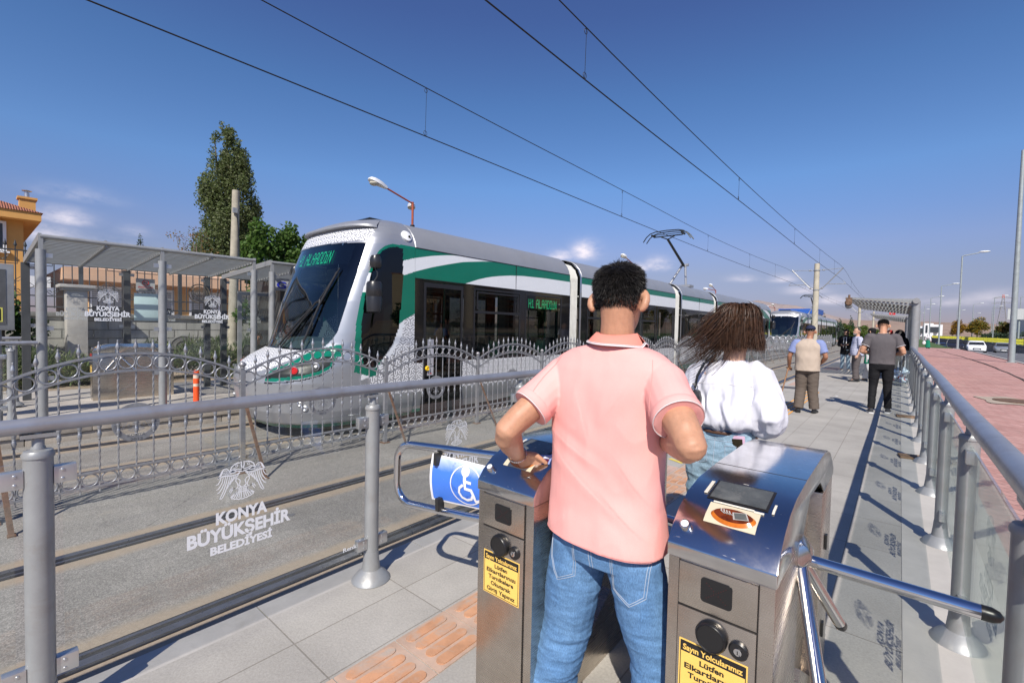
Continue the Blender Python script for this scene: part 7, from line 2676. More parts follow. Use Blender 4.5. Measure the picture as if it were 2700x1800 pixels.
def hand(mb, w, d, nrm, thumb, s=1.0, curl=.5, spread=.12):
 """palm and five fingers; w wrist, d direction, nrm back-of-hand normal, thumb side vector"""
 w, d = Vector(w), Vector(d).normalized()
 nrm = (Vector(nrm) - d * Vector(nrm).dot(d)).normalized()
 t = d.cross(nrm).normalized()
 if t.dot(Vector(thumb)) < 0:
  t = -t
 rs = []
 for f, hw, ht in ((-.01, .024, .018), (.02, .030, .016), (.05, .039, .0145), (.08, .041, .013), (.092, .036, .010)):
  c = w + d * f * s
  rs.append([c + t * hw * s * math.cos(a) + nrm * ht * s * math.sin(a) for a in [2 * PI * k / 14 for k in range(14)]])
 mb.rings(rs)
 for i, (off, L) in enumerate(((.030, .070), (.010, .079), (-.011, .073), (-.030, .056))):
  p = w + d * .083 * s + t * off * s
  dd = (d + t * off * spread * 20 * .12).normalized()
  pts = [p - dd * .01]
  c = curl * (.8 + .14 * i)
  for k, l in enumerate((.45, .32, .23)):
   dd = (Matrix.Rotation(c * (.75 if k == 0 else 1.0), 3, nrm.cross(d)) @ dd)
   pts.append(pts[-1] + dd * L * l * s)
  mb.tube(pts, [.0095 * s, .0092 * s, .0083 * s, .0068 * s], 8)
 p = w + d * .025 * s + t * .026 * s
 dd = (d * .75 + t * .62 - nrm * .25).normalized()
 pts = [p, p + dd * .034 * s]
 dd = (d * .95 + t * .1 - nrm * .35).normalized()
 pts.append(pts[-1] + dd * .030 * s)
 pts.append(pts[-1] + dd * .024 * s)
 mb.tube(pts, [.014 * s, .0115 * s, .0098 * s, .0075 * s], 8)
def cloth(name, color, rough=.85, weave=500, var=.06, sheen=.0, bumpy=.15, vs=3):
 t = NT(name)
 n = t.noise(vs, 5, .6)
 c = t.mix(t.ramp(n, [(.3, 0), (.7, 1)]), tuple(x * (1 - var) for x in color), tuple(min(1, x * (1 + var)) for x in color))
 w = t.noise(weave, 3, .6)
 c = t.mix(1.0, c, t.ramp(w, [(.3, .90), (.7, 1.06)]), 'MULTIPLY')
 return t.done(t.pbsdf(c, rough, 0, t.bump(w, bumpy, .001), .25))
def denim(name, a, b, scale=1.0):
 t = NT(name)
 n = t.ramp(t.noise(4, 6, .65, dist=.4), [(.28, 0), (.72, 1)])
 c = t.mix(n, a, b)
 slub = t.ramp(t.noise(1, 4, .6, t.mapping(scale=(420 * scale, 420 * scale, 120 * scale))), [(.3, .68), (.7, 1.3)])
 c = t.mix(1.0, c, slub, 'MULTIPLY')
 cr = t.ramp(t.noise(1, 6, .7, t.mapping(scale=(9, 9, 38))), [(.42, .85), (.65, 1.12)])
 c = t.mix(1.0, c, cr, 'MULTIPLY')
 return t.done(t.pbsdf(c, .85, 0, t.bump(t.noise(500, 3, .6), .2, .001), .2))
def skin_mat(name, c):
 t = NT(name)
 n = t.ramp(t.noise(9, 5, .6), [(.3, 0), (.7, 1)])
 col = t.mix(n, (c[0] * .94, c[1] * .90, c[2] * .88), (min(1, c[0] * 1.05), c[1] * 1.06, c[2] * 1.06))
 sp = t.ramp(t.noise(75, 5, .7), [(.25, .86), (.6, 1.03), (.75, 1.06)])
 col = t.mix(1.0, col, sp, 'MULTIPLY')
 b = t.pbsdf(col, .5, 0, t.bump(t.noise(260, 4, .6), .12, .001), .4)
 nd = b.node
 nd.inputs['Subsurface Weight'].default_value = .06
 nd.inputs['Subsurface Radius'].default_value = (.012, .004, .002)
 return t.done(b)
def hair_mat(name, c, hi):
 t = NT(name)
 n = t.ramp(t.noise(60, 4, .6), [(.3, 0), (.75, 1)])
 return t.done(t.pbsdf(t.mix(n, c, hi), .5, 0, None, .3))
m_skin = skin_mat('warm_skin', (.50, .265, .165))
m_skin2 = skin_mat('tanned_skin', (.36, .175, .105))
m_skin3 = skin_mat('pale_skin', (.55, .33, .23))
m_hairblack = hair_mat('black_hair', (.006, .0055, .006), (.028, .025, .024))
m_hairbase = mat('dark_scalp', (.008, .007, .007), .95, spec=.05)
m_hairbrown = hair_mat('brown_hair', (.020, .0105, .0065), (.095, .045, .024))
m_hairgrey = hair_mat('grey_hair', (.30, .29, .28), (.5, .5, .5))
m_shoe_black = mat('black_shoe_leather', (.012, .012, .013), .4, bump=.1)
m_shoe_white = mat('white_trainer', (.62, .62, .62), .5)
m_eye = mat('dark_eye', (.01, .008, .008), .1)
def strands(name, roots, dirs, length, width, mats, seed, curve=None, segs=3):
 """ribbon hairs: roots (n,3), initial directions (n,3); curve(p, d, f) -> new direction"""
 g = np.random.default_rng(seed)
 n = len(roots)
 P_ = roots.copy()
 D_ = dirs / np.linalg.norm(dirs, axis=1)[:, None]
 L = length if isinstance(length, np.ndarray) else np.full(n, length)
 L = L * g.uniform(.75, 1.2, n)
 side = np.cross(D_, g.normal(size=(n, 3)))
 side /= np.linalg.norm(side, axis=1)[:, None] + 1e-9
 V = []
 for k in range(segs + 1):
  f = k / segs
  w = width * (1 - .8 * f ** 2)
  V.append(P_ + side * w)
  V.append(P_ - side * w)
  if curve is not None:
   D_ = curve(P_, D_, f)
   D_ /= np.linalg.norm(D_, axis=1)[:, None] + 1e-9
  P_ = P_ + D_ * (L / segs)[:, None]
 V = np.stack(V, 1)
 m = 2 * (segs + 1)
 base = (np.arange(n) * m)[:, None]
 F = np.concatenate([base + np.array([2 * k, 2 * k + 1, 2 * k + 3, 2 * k + 2]) for k in range(segs)], 1).reshape(-1, 4)
 me = bpy.data.meshes.new(name)
 me.vertices.add(n * m)
 me.vertices.foreach_set('co', V.reshape(-1, 3).astype(np.float32).ravel())
 me.loops.add(F.size)
 me.loops.foreach_set('vertex_index', F.astype(np.int32).ravel())
 me.polygons.add(len(F))
 me.polygons.foreach_set('loop_start', np.arange(0, F.size, 4, dtype=np.int32))
 me.polygons.foreach_set('loop_total', np.full(len(F), 4, np.int32))
 for mm in mats:
  me.materials.append(mm)
 me.polygons.foreach_set('use_smooth', [True] * len(F))
 me.update()
 me.validate()
 return me
def folds(seed, amp, sc, reg=None):
 o = Vector((seed * 7.3, seed * 3.1, seed * 1.7))
 def f(p, n):
  v = Vector((p[0] * sc[0], p[1] * sc[1], p[2] * sc[2])) + o
  w = mnoise.noise(v) + .5 * mnoise.noise(v * 2.1)
  w = 1 - abs(w) * 2.2            # creased ridges
  return amp * (w - .35) * (reg(p) if reg else 1.0)
 return f
def shoe(t, ankle, fwd, m_up, m_sole, s=1.0, name='shoe'):
 a = Vector(ankle)
 f = Vector((fwd[0], fwd[1], 0)).normalized()
 sd = Vector((f.y, -f.x, 0))
 mb = MB()
 rs = []
 for d, w, h in ((-.075, .022, .05), (-.068, .034, .085), (-.03, .038, .105), (.03, .040, .095), (.09, .045, .065), (.14, .045, .05), (.175, .036, .042), (.195, .016, .034)):
  c = Vector((a.x, a.y, 0)) + f * d * s
  rs.append([c + sd * w * s * x + Vector((0, 0, z)) for x, z in ((-1, .012), (-1, .028), (-.85, h * .7 * s), (-.4, h * s), (.4, h * s), (.85, h * .7 * s), (1, .028), (1, .012))])
 mb.rings(rs)
 o = mb.build(name, m_up, t, world=False, sharp=50)
 mb = MB()
 rs = []
 for d, w in ((-.08, .02), (-.072, .036), (-.03, .041), (.03, .041), (.09, .048), (.14, .048), (.18, .038), (.202, .014)):
  c = Vector((a.x, a.y, 0)) + f * d * s
  rs.append([c + sd * w * s * x + Vector((0, 0, z)) for x, z in ((-1, .0), (1, .0), (1, .024), (-1, .024))])
 mb.rings(rs)
 mb.build('sole', m_sole, o, world=False)
def person(label, loc, rz, J, top, trousers, skin, vox=.009, hairkind=None, m_hair=None, shoes=None, head_dir=(0, 1, 0), s=1.0, hands=None, fold=.004, group=None, eyes=True, hs=None):
 """J: joints in local coordinates (facing +y). top: dict(mat, rings, sleeve=(fraction, radii), ...)"""
 t = thing('person', label, 'person', loc, rz, group)
 ORG[t.name] = Vector((0, 0, 0))
 M_ = frame_of(head_dir)
 hc = Vector(J['chin'])
 mb = MB()
 hs = hs or s
 head_shape(mb, M_, hc, hs)
 face_bits(mb, M_, hc, hs)
 nb = Vector(J['neck'])
 limb(mb, [nb + Vector((0, 0, -.05)), nb, hc + M_ @ Vector((0, -.018 * s, .03 * s)), hc + M_ @ Vector((0, -.025 * s, .085 * s))], [.066 * s, .058 * s, .054 * s, .055 * s], 16)
 torso_loft(mb, [(z, cx, cy, hw * .90, hd * .88) for z, cx, cy, hw, hd in top['rings']])
 for k in 'LR':
  limb(mb, [J['sh' + k], J['el' + k], J['wr' + k]], [.053 * s, .041 * s, .027 * s], 14)
  limb(mb, [J['sh' + k], (Vector(J['sh' + k]) + Vector(J['el' + k])) / 2, J['el' + k]], [.054 * s, .050 * s, .040 * s], 12)
  e, w = Vector(J['el' + k]), Vector(J['wr' + k])
  limb(mb, [e, e + (w - e) * .3, w], [.040 * s, .043 * s, .026 * s], 12)
  h = (hands or {}).get(k)
  d = w - e
  if h:
   hand(mb, w, h[0], h[1], h[2], s * .98, h[3])
  else:
   hand(mb, w, d, Vector((1 if k == 'R' else -1, -.3, 0)), Vector((0, 1, 0)), s * .98, .35)
  limb(mb, [J['hip' + k], J['kn' + k], J['an' + k]], [.075 * s, .052 * s, .035 * s], 12)
  a = Vector(J['an' + k])
  limb(mb, [a, Vector((a.x, a.y + .10 * s, .045))], [.034 * s, .03 * s], 8)
 body = finish(remesh(mb, vox, 2), 'body', skin, t)
 mb = MB()
 torso_loft(mb, top['rings'])
 fr, rad = top['sleeve']
 cuffs = {}
 for k in 'LR':
  a, b, c = Vector(J['sh' + k]), Vector(J['el' + k]), Vector(J['wr' + k])
  if fr <= 1:
   e = a + (b - a) * fr
   inner = a + Vector((-(a.x - nb.x) * .35, 0, -.02))
   limb(mb, [inner, a, a + (e - a) * .5, e], [rad[0] * .95, rad[0], (rad[0] + rad[1]) / 2, rad[1]], 18, flat=True)
   cuffs[k] = (e, (b - a).normalized(), rad[1])
  else:
   e = b + (c - b) * (fr - 1)
   inner = a + Vector((-(a.x - nb.x) * .35, 0, -.02))
   limb(mb, [inner, a, b, b + (e - b) * .6, e], [rad[0] * .95, rad[0], rad[1], rad[2], rad[3]], 18, flat=True)
   cuffs[k] = (e, (c - b).normalized(), rad[3])
 me = remesh(mb, vox * .8 if vox < .008 else vox, top.get('smooth', 3))
 if fold:
  displace(me, top.get('folds') or folds(3, fold, (9, 9, 5)))
 shirt = finish(me, top.get('name', 'shirt'), top['mat'], t)
 mb = MB()
 r = trousers['rad']
 wz = trousers['waist']
 hx = (Vector(J['hipL']) + Vector(J['hipR'])) / 2
 torso_loft(mb, [(wz, hx.x, hx.y, r[3], r[4])] + [(hx.z + .02, hx.x, hx.y, r[3] * 1.06, r[4] * 1.08), (hx.z - trousers.get('drop', .08), hx.x, hx.y, r[3] * .98, r[4] * .95)])
 for k in 'LR':
  h, n_, a = Vector(J['hip' + k]), Vector(J['kn' + k]), Vector(J['an' + k])
  r = trousers.get('rad' + k, trousers['rad'])
  limb(mb, [h, (h + n_) / 2, n_, (n_ + a) / 2, a], [r[0], r[0] * .55 + r[1] * .5, r[1], (r[1] + r[2]) / 2, r[2]], 18, flat=True)
 me = remesh(mb, vox * .8 if vox < .008 else vox, 3)
 kz = (Vector(J['knL']).z + Vector(J['knR']).z) / 2
 if fold:
  displace(me, trousers.get('folds') or folds(5, fold * 1.1, (5, 5, 13)))
 pants = finish(me, 'trousers', trousers['mat'], t)
 for k in 'LR':
  if shoes:
   d = Vector(J.get('toe' + k, (.12 if k == 'R' else -.12, 1, 0)))
   shoe(t, J['an' + k], d, shoes[0], shoes[1], s * 1.02)
 if eyes:
  mb = MB()
  for k in (-1, 1):
   mb.sphere(hc + M_ @ (Vector((k * .032, .086, .117)) * hs), .0085 * hs, 8, 6)
  mb.build('eye', m_eye, t, world=False)
 return dict(t=t, M=M_, hc=hc, cuffs=cuffs, shirt=shirt, pants=pants, body=body, s=hs)
def scalp_points(M_, hc, s, n, seed, zfun, fade=0.0):
 """random points and normals on the head above a hairline; zfun(angle from front) gives its height"""
 g = np.random.default_rng(seed)
 out, nr, hh = [], [], []
 zs = np.array([h[0] for h in HEAD])
 while len(out) < n:
  z = g.uniform(.02, .236) if g.random() < .62 else g.uniform(.205, .2355)
  a = g.uniform(0, 2 * PI)
  if g.random() > .35 + .65 * (z / .236):
   continue
  hw, f, b = (np.interp(z, zs, [h[k] for h in HEAD]) for k in (1, 2, 3))
  y = (f + b) / 2 + (f - b) / 2 * math.sin(a)
  x = hw * math.cos(a)
  z0 = zfun(a)
  if z < z0 or (fade and g.random() > .10 + (z - z0) / fade):
   continue
  out.append(hc + M_ @ (Vector((x, y, z)) * s))
  nr.append(M_ @ Vector((x / hw, (y - (f + b) / 2) / ((f - b) / 2), max(-.2, (z - .14) / .075))).normalized())
  hh.append(z - z0)
 return np.array(out), np.array(nr), np.array(hh)
def short_hair(p, m_h, n, seed, length=(.006, .026), hairline=None, cap=.010, width=.0009, fade=0.0, lift=.035):
 s, M_, hc = p['s'], p['M'], p['hc']
 def zf(a):
  fr = math.sin(a)            # +1 front, -1 back
  return .175 if fr > .55 else (.150 if fr > .1 else (.095 if fr > -.45 else .062))
 zf = hairline or zf
 P_, N_, hh = scalp_points(M_, hc, s, n, seed, zf, fade)
 L = np.interp(hh, [0, .035, .075, .13], [length[0], length[0] * 1.8, length[1] * .75, length[1]]) * s
 zl = (P_ - np.array(hc)) @ np.array(M_)[:, 2] / s
 L *= np.interp(zl, [.10, .17, .215], [.6, .8, 1.0])
 crown = np.array(hc + M_ @ (Vector((0, -.045, .235)) * s))
 out = P_ - crown
 out /= np.linalg.norm(out, axis=1)[:, None] + 1e-6
 g = np.random.default_rng(seed)
 D_ = N_ * .55 + out * .75 + g.normal(size=P_.shape) * .22
 D_[:, 2] -= .15
 me = strands('hair', P_ + N_ * .001, D_, L, width * s, [m_h], seed, lambda p_, d, f: d + out * .25 - np.array([0, 0, .12]), 2)
 h = link_mesh('hair', me, p['t'])
 mb = MB()       # dark underlayer
 head_shape(mb, M_, hc, s, cap * .5, .11, 0)
 u = MB()
 for i, f in enumerate(mb.f):
  c = [sum(mb.v[q][k] for q in f) / len(f) for k in range(3)]
  loc = M_.transposed() @ (Vector(c) - hc) / s
  a = math.atan2(loc.y, loc.x)
  if loc.z > max(zf(a), .075) + lift:
   u.add([mb.v[q] for q in f], [tuple(range(len(f)))])
 u.build('hair_base', m_hairbase, h, world=False, sharp=0)
 return h
def band(mb, c, axis, r, w, n=26, mi=0, thick=.0015):
 """ring of ribbing round a sleeve or leg end"""
 ax = Vector(axis).normalized()
 rot = ax.to_track_quat('Z', 'Y').to_matrix()
 mb.lathe(Vector(c), [(r, -w / 2), (r + thick, -w / 2 + .002), (r + thick, w / 2 - .002), (r, w / 2), (r - .004, w / 2)], n, mi, rot=rot)
def stitch(bvh, pts, w, mb, off=.0012, y0=.6, mi=0, dash=False):
 """thread or seam laid on the back of a garment; pts (x, z) seen from behind"""
 P_ = []
 for (x0, z0), (x1, z1) in zip(pts[:-1], pts[1:]):
  n = max(2, int(math.hypot(x1 - x0, z1 - z0) / .012))
  for k in range(n):
   P_.append((x0 + (x1 - x0) * k / n, z0 + (z1 - z0) * k / n))
 P_.append(pts[-1])
 L = []
 for x, z in P_:
  h = bvh.ray_cast(Vector((x, y0, z)), Vector((0, 1, 0)))
  if h[0] is not None:
   L.append(h[0] + h[1] * off)
 if len(L) > 2:
  mb.tube(L, w, 5, mi)
def bvh_of(o):
 bm = bmesh.new()
 bm.from_mesh(o.data)
 b = BVHTree.FromBMesh(bm)
 bm.free()
 return b
# ---------------------------------------------------------------- the man in the pink polo shirt
m_pinkpolo = cloth('pink_pique', (.86, .41, .375), .8, 700, .04, vs=5)
m_coral = cloth('coral_rib', (.78, .27, .21), .85, 600, .05)
m_trim = cloth('white_trim', (.80, .76, .76), .8, 600, .03)
m_denim = denim('blue_denim', (.085, .19, .37), (.15, .285, .48))
m_thread = mat('pale_thread', (.36, .42, .50), .8)
cx = -.735
RG = [(.800, -.733, 1.385, .207, .136), (.84, -.735, 1.385, .205, .132), (.92, -.740, 1.385, .199, .120), (1.02, -.742, 1.387, .196, .117), (1.12, -.742, 1.39, .197, .119), (1.22, -.742, 1.392, .203, .124), (1.30, -.738, 1.394, .211, .124), (1.36, -.735, 1.394, .213, .110), (1.395, -.732, 1.394, .195, .094), (1.425, -.727, 1.394, .150, .082), (1.440, -.722, 1.394, .105, .074), (1.452, -.718, 1.395, .070, .062)]
J = dict(chin=(-.717, 1.405, 1.488), neck=(-.718, 1.395, 1.44), shL=(-.905, 1.385, 1.330), elL=(-.995, 1.165, 1.150), wrL=(-1.068, 1.315, 1.022), shR=(-.560, 1.385, 1.335), elR=(-.405, 1.215, 1.195), wrR=(-.545, 1.40, 1.150),
         hipL=(-.832, 1.385, .76), knL=(-.888, 1.40, .42), anL=(-.965, 1.37, .08), hipR=(-.632, 1.385, .76), knR=(-.566, 1.42, .42), anR=(-.560, 1.41, .08), toeL=(-.25, 1, 0), toeR=(.1, 1, 0))
def pink_folds():
 f1 = folds(2, 1.0, (10, 8, 7))
 f2 = folds(9, 1.0, (4, 4, 2.2))
 def f(p, n):
  x, y, z = p
  d = .0016 * f1(p, n) + .0040 * f2(p, n)
  for (ax, az, bx, bz, w, a) in ((-.93, 1.16, -.70, 1.06, .022, .0035), (-.90, 1.10, -.66, .93, .03, .004), (-.56, .86, -.70, .98, .025, .004), (-.55, .95, -.66, 1.10, .025, .0035), (-.80, 1.30, -.74, 1.12, .03, .003), (-.62, 1.33, -.70, 1.20, .028, .0028), (-.90, .82, -.80, .90, .02, .003)):
   dx, dz = bx - ax, bz - az
   L2 = dx * dx + dz * dz
   u = ((x - ax) * dx + (z - az) * dz) / L2
   if -.1 < u < 1.1 and n[1] < .2:
    q = ((x - ax) * dz - (z - az) * dx) / math.sqrt(L2)
    d += a * math.exp(-(q / w) ** 2) * math.sin(max(0, min(1, (u + .1) / 1.2)) * PI) * (1 if q > 0 else .6)
    d -= a * .7 * math.exp(-((q + w * 1.3) / w) ** 2) * math.sin(max(0, min(1, (u + .1) / 1.2)) * PI)
  return d
 return f
def jean_folds():
 f1 = folds(4, 1.0, (5, 5, 12))
 f2 = folds(6, 1.0, (7, 7, 26))
 def f(p, n):
  z = p[2]
  k = np.interp(z, [.05, .2, .40, .52, .66, .72, .76], [1.0, 1.0, .8, .35, .6, .2, 0])
  return (.0062 * f1(p, n) + .0032 * f2(p, n)) * float(k)
 return f
p = person('man in pink polo shirt and blue jeans tapping a card on the left turnstile', (0, 0, 0), 0, J, dict(mat=m_pinkpolo, rings=RG, sleeve=(.62, (.070, .070)), folds=pink_folds(), name='polo_shirt', smooth=3),
           dict(mat=m_denim, rad=(.098, .088, .086, .166, .104), radR=(.094, .074, .070), drop=.03, waist=.86, folds=jean_folds()), m_skin, vox=.0052, shoes=(m_shoe_white, m_shoe_white), head_dir=(-.10, 1, 0), s=1.0,
           hands=dict(L=((.30, .52, -.42), (-.7, .2, .55), (.6, .3, -.2), .75), R=((-.75, .60, -.12), (.3, .3, .6), (-.3, .7, .4), .8)), eyes=True, hs=.93)
pt = p['t']
def fadeline(a):
 fr = math.sin(a)
 return .175 if fr > .6 else (.130 if fr > .12 else (.070 if fr > -.35 else .022 + .02 * abs(math.cos(a))))
short_hair(p, m_hairblack, 34000, 21, (.0030, .030), fadeline, cap=.006, width=.00085, fade=.075, lift=.06)
# collar: fallen band with white tipping, standing a little off the neck
mb = MB()
rs = []
for k in range(33):
 a = 2 * PI * k / 32
 c, s_ = math.cos(a), math.sin(a)
 zt = 1.478 - .022 * max(0, s_) + .004 * math.sin(2 * a + 1)
 zb = zt - .034 - (.012 * max(0, c) ** 3 if s_ < 0 else 0)
 rs.append([(-.718 + .062 * c, 1.396 + .062 * s_, zt - .02), (-.718 + .0645 * c, 1.396 + .066 * s_, zt), (-.718 + .070 * c, 1.396 + .071 * s_, zt + .003), (-.718 + .088 * c, 1.396 + .088 * s_, zb + .018), (-.718 + .100 * c, 1.396 + .100 * s_, zb + .004)])
mb.rings(rs, closed=False)
co = mb.build('collar', m_coral, pt, world=False, sharp=0)
mb = MB()
mb.tube([(q[4][0] * 1.0, q[4][1], q[4][2] + .001) for q in rs[:-1]], .0022, 6, closed=True)
mb.tube([Vector(q[3]) * .25 + Vector(q[4]) * .75 + Vector((0, -.001, .0012)) for q in rs[:-1]], .0011, 6, closed=True)
mb.build('collar_tipping', m_trim, co, world=False)
for k in 'LR':
 e, ax, r = p['cuffs'][k]
 mb = MB()
 band(mb, e - ax * .013, ax, r + .0015, .030, 30, 0, .0022)
 q = mb.build('sleeve_cuff', m_coral if False else m_pinkpolo, pt, world=False, sharp=0)
 mb = MB()
 rot = ax.to_track_quat('Z', 'Y').to_matrix()
 mb.torus(e + ax * .0025, r + .0018, .0013, rot @ Vector((1, 0, 0)), rot @ Vector((0, 1, 0)), 30, 6)
 mb.build('cuff_tipping', m_trim, q, world=False)
bv = bvh_of(p['shirt'])
mb = MB()
stitch(bv, [(-.935 + .02 * k, .808 - .0005 * k) for k in range(21)], .0009, mb)
stitch(bv, [(-.895, 1.405), (-.925, 1.33), (-.935, 1.25)], .0008, mb)
stitch(bv, [(-.570, 1.405), (-.548, 1.33), (-.540, 1.25)], .0008, mb)
mb.build('shirt_seam', mat('pink_thread', (.66, .30, .28), .8), pt, world=False)
bv = bvh_of(p['pants'])
mb = MB()
for pts in ([(-.725, .80), (-.722, .72), (-.718, .66)], [(-.735, .80), (-.732, .72), (-.728, .67)], [(-.905, .79), (-.90, .70), (-.862, .640), (-.80, .672), (-.79, .79)], [(-.899, .79), (-.894, .705), (-.861, .648), (-.806, .677), (-.796, .79)],
   [(-.66, .79), (-.665, .675), (-.605, .645), (-.56, .68), (-.553, .79)], [(-.654, .79), (-.659, .680), (-.605, .652), (-.566, .684), (-.559, .79)]):
 stitch(bv, pts, .0011, mb)
mb.build('pocket_stitching', m_thread, pt, world=False)
# bracelet and the travel card in his left hand
mb = MB()
w = Vector(J['wrL'])
ax = (w - Vector(J['elL'])).normalized()
rot = ax.to_track_quat('Z', 'Y').to_matrix()
for k in range(30):
 a = 2 * PI * k / 30
 c = w - ax * .006 + rot @ Vector((.034 * math.cos(a), .034 * math.sin(a), .006 * math.sin(a)))
 d = rot @ Vector((-math.sin(a), math.cos(a), 0))
 mb.bar(c - d * .0032, c + d * .0032, .0048, .0048)
tag(mb.build('bracelet', m_chrome, pt, world=False, bevel=.0006), None)
mb = MB()
c = Vector((-1.020, 1.392, .999))
u_, v_ = Vector((.85, .30, .10)).normalized(), Vector((-.3, .85, .40)).normalized()
nn = u_.cross(v_)
for (a, b, z, mi) in ((.043, .027, 0, 0), (.042, .008, .0006, 1)):
 mb.add([c + u_ * (sx * a) + v_ * (sy * b + (.014 if mi else 0)) + nn * z for sx, sy in ((-1, -1), (1, -1), (1, 1), (-1, 1))], [(0, 1, 2, 3)], mi, False)
mb.add([c + u_ * sx + v_ * sy + nn * .0007 for sx, sy in ((.005, -.02), (.036, -.02), (.036, .002), (.012, .004))], [(0, 1, 2, 3)], 2, False)
tag(mb.build('travel_card', [mat('card_lilac', (.30, .36, .66), .3), mat('card_pale', (.62, .64, .74), .3), mat('card_maroon', (.10, .015, .04), .3)]), 'small blue and maroon travel card held over the left turnstile reader', 'card')
# ---------------------------------------------------------------- the woman in the white blouse
m_blouse = cloth('white_cotton', (.66, .66, .72), .85, 420, .02)
m_denim2 = denim('light_denim', (.17, .29, .40), (.34, .47, .57))
RG = [(.975, -.700, 2.60, .128, .098), (.992, -.700, 2.60, .150, .118), (1.02, -.700, 2.59, .172, .134), (1.08, -.700, 2.59, .178, .136), (1.16, -.695, 2.60, .176, .130), (1.23, -.688, 2.605, .168, .118), (1.28, -.682, 2.61, .150, .098), (1.315, -.676, 2.61, .105, .078), (1.345, -.67, 2.615, .062, .06)]
J = dict(chin=(-.655, 2.635, 1.405), neck=(-.668, 2.615, 1.34), shL=(-.835, 2.61, 1.262), elL=(-.875, 2.63, 1.03), wrL=(-.80, 2.80, .93), shR=(-.540, 2.60, 1.275), elR=(-.495, 2.57, 1.075), wrR=(-.545, 2.70, .985),
         hipL=(-.785, 2.60, .80), knL=(-.80, 2.62, .44), anL=(-.80, 2.55, .085), hipR=(-.610, 2.60, .80), knR=(-.600, 2.68, .45), anR=(-.60, 2.76, .09), toeL=(0, 1, 0), toeR=(0, 1, 0))
def blouse_folds():
 f1 = folds(12, 1.0, (13, 9, 3.2))
 f2 = folds(14, 1.0, (26, 20, 9))
 def f(p, n):
  k = float(np.interp(p[2], [.97, 1.02, 1.15, 1.27, 1.33], [.7, 1.0, .9, .5, .2]))
  d = .017 * f1(p, n) * k + .003 * f2(p, n) * k
  for (ax, az, bx, bz, w, a) in ((-.78, 1.24, -.70, 1.00, .016, .010), (-.60, 1.22, -.66, 1.02, .014, .009), (-.69, 1.16, -.62, .99, .013, .010)):
   dx, dz = bx - ax, bz - az
   L2 = dx * dx + dz * dz
   u = ((p[0] - ax) * dx + (p[2] - az) * dz) / L2
   if 0 < u < 1 and n[1] < .1:
    q = ((p[0] - ax) * dz - (p[2] - az) * dx) / math.sqrt(L2)
    d += a * (math.exp(-(q / w) ** 2) - .8 * math.exp(-((q - w * 1.5) / w) ** 2)) * math.sin(u * PI)
  return d
 return f
p = person('woman with windblown brown hair, white blouse and light jeans ahead of the pink shirt', (0, 0, 0), 0, J, dict(mat=m_blouse, rings=RG, sleeve=(1.85, (.070, .086, .082, .048)), folds=blouse_folds(), name='blouse', smooth=2),
           dict(mat=m_denim2, rad=(.104, .074, .062, .142, .112), waist=1.0, folds=folds(15, .006, (7, 7, 16))), m_skin3, vox=.0062, shoes=(m_shoe_white, m_shoe_white), head_dir=(.18, 1, -.02), s=.96)
gt = p['t']
bv = bvh_of(p['shirt'])
mb = MB()
stitch(bv, [(-.83, 1.215), (-.70, 1.228), (-.55, 1.222)], .0012, mb, y0=2.0)
stitch(bv, [(-.575, 1.29), (-.562, 1.22), (-.575, 1.14)], .0011, mb, y0=2.0)
mb.build('yoke_seam', m_trim, gt, world=False)
mb = MB()
band(mb, (-.698, 2.60, .972), (0, 0, 1), .118, .034, 40)
mb.v = [((q[0] + .698) * 1.20 - .698, q[1], q[2]) for q in mb.v]
mb.build('waistband', denim('dark_waistband', (.07, .13, .22), (.10, .18, .28)), gt, world=False, sharp=0)
mb = MB()
band(mb, (-.698, 2.60, .975), (0, 0, 1), .1205, .016, 40)
mb.v = [((q[0] + .698) * 1.20 - .698, q[1], q[2]) for q in mb.v]
mb.build('belt', mat('brown_belt', (.10, .05, .03), .5), gt, world=False, sharp=0)
bv = bvh_of(p['pants'])
mb = MB()
for pts in ([(-.71, .95), (-.712, .85), (-.715, .78)], [(-.66, .915), (-.655, .82), (-.60, .80), (-.57, .82), (-.56, .915), (-.66, .915)], [(-.83, .91), (-.835, .83), (-.79, .80), (-.745, .82), (-.75, .905), (-.83, .91)], [(-.86, .935), (-.70, .935), (-.545, .935)]):
 stitch(bv, pts, .0014, mb, y0=2.0)
mb.build('pocket_stitching', m_thread, gt, world=False)
# hair: long ribbons blown to the left
hc, M_, s_ = p['hc'], p['M'], p['s']
def hl(a):
 fr = math.sin(a)
 return .17 if fr > .5 else (.12 if fr > .1 else .055)
P_, N_, hh = scalp_points(M_, hc, s_, 14000, 33, hl)
gq = np.random.default_rng(34)
part = np.array(hc + M_ @ Vector((.0, -.01, .23)))
out = P_ - part
out[:, 2] *= .4
out /= np.linalg.norm(out, axis=1)[:, None] + 1e-6
wild = gq.random(len(P_))
leftness = np.clip((-(P_[:, 0]) + part[0]) / .07, -1, 1)
L_ = np.clip((P_[:, 2] - 1.43) * 1.02, .05, .3) + gq.uniform(-.02, .02, len(P_))
L_ = np.where((wild > .94) & (leftness > -.2), gq.uniform(.24, .36, len(P_)), L_)
windy = np.where((wild > .94) & (leftness > -.2), 1.0, np.where(leftness < -.5, -.15, .02)) + gq.normal(0, .03, len(P_))
cen = np.array(hc + M_ @ Vector((0, -.01, .12)))
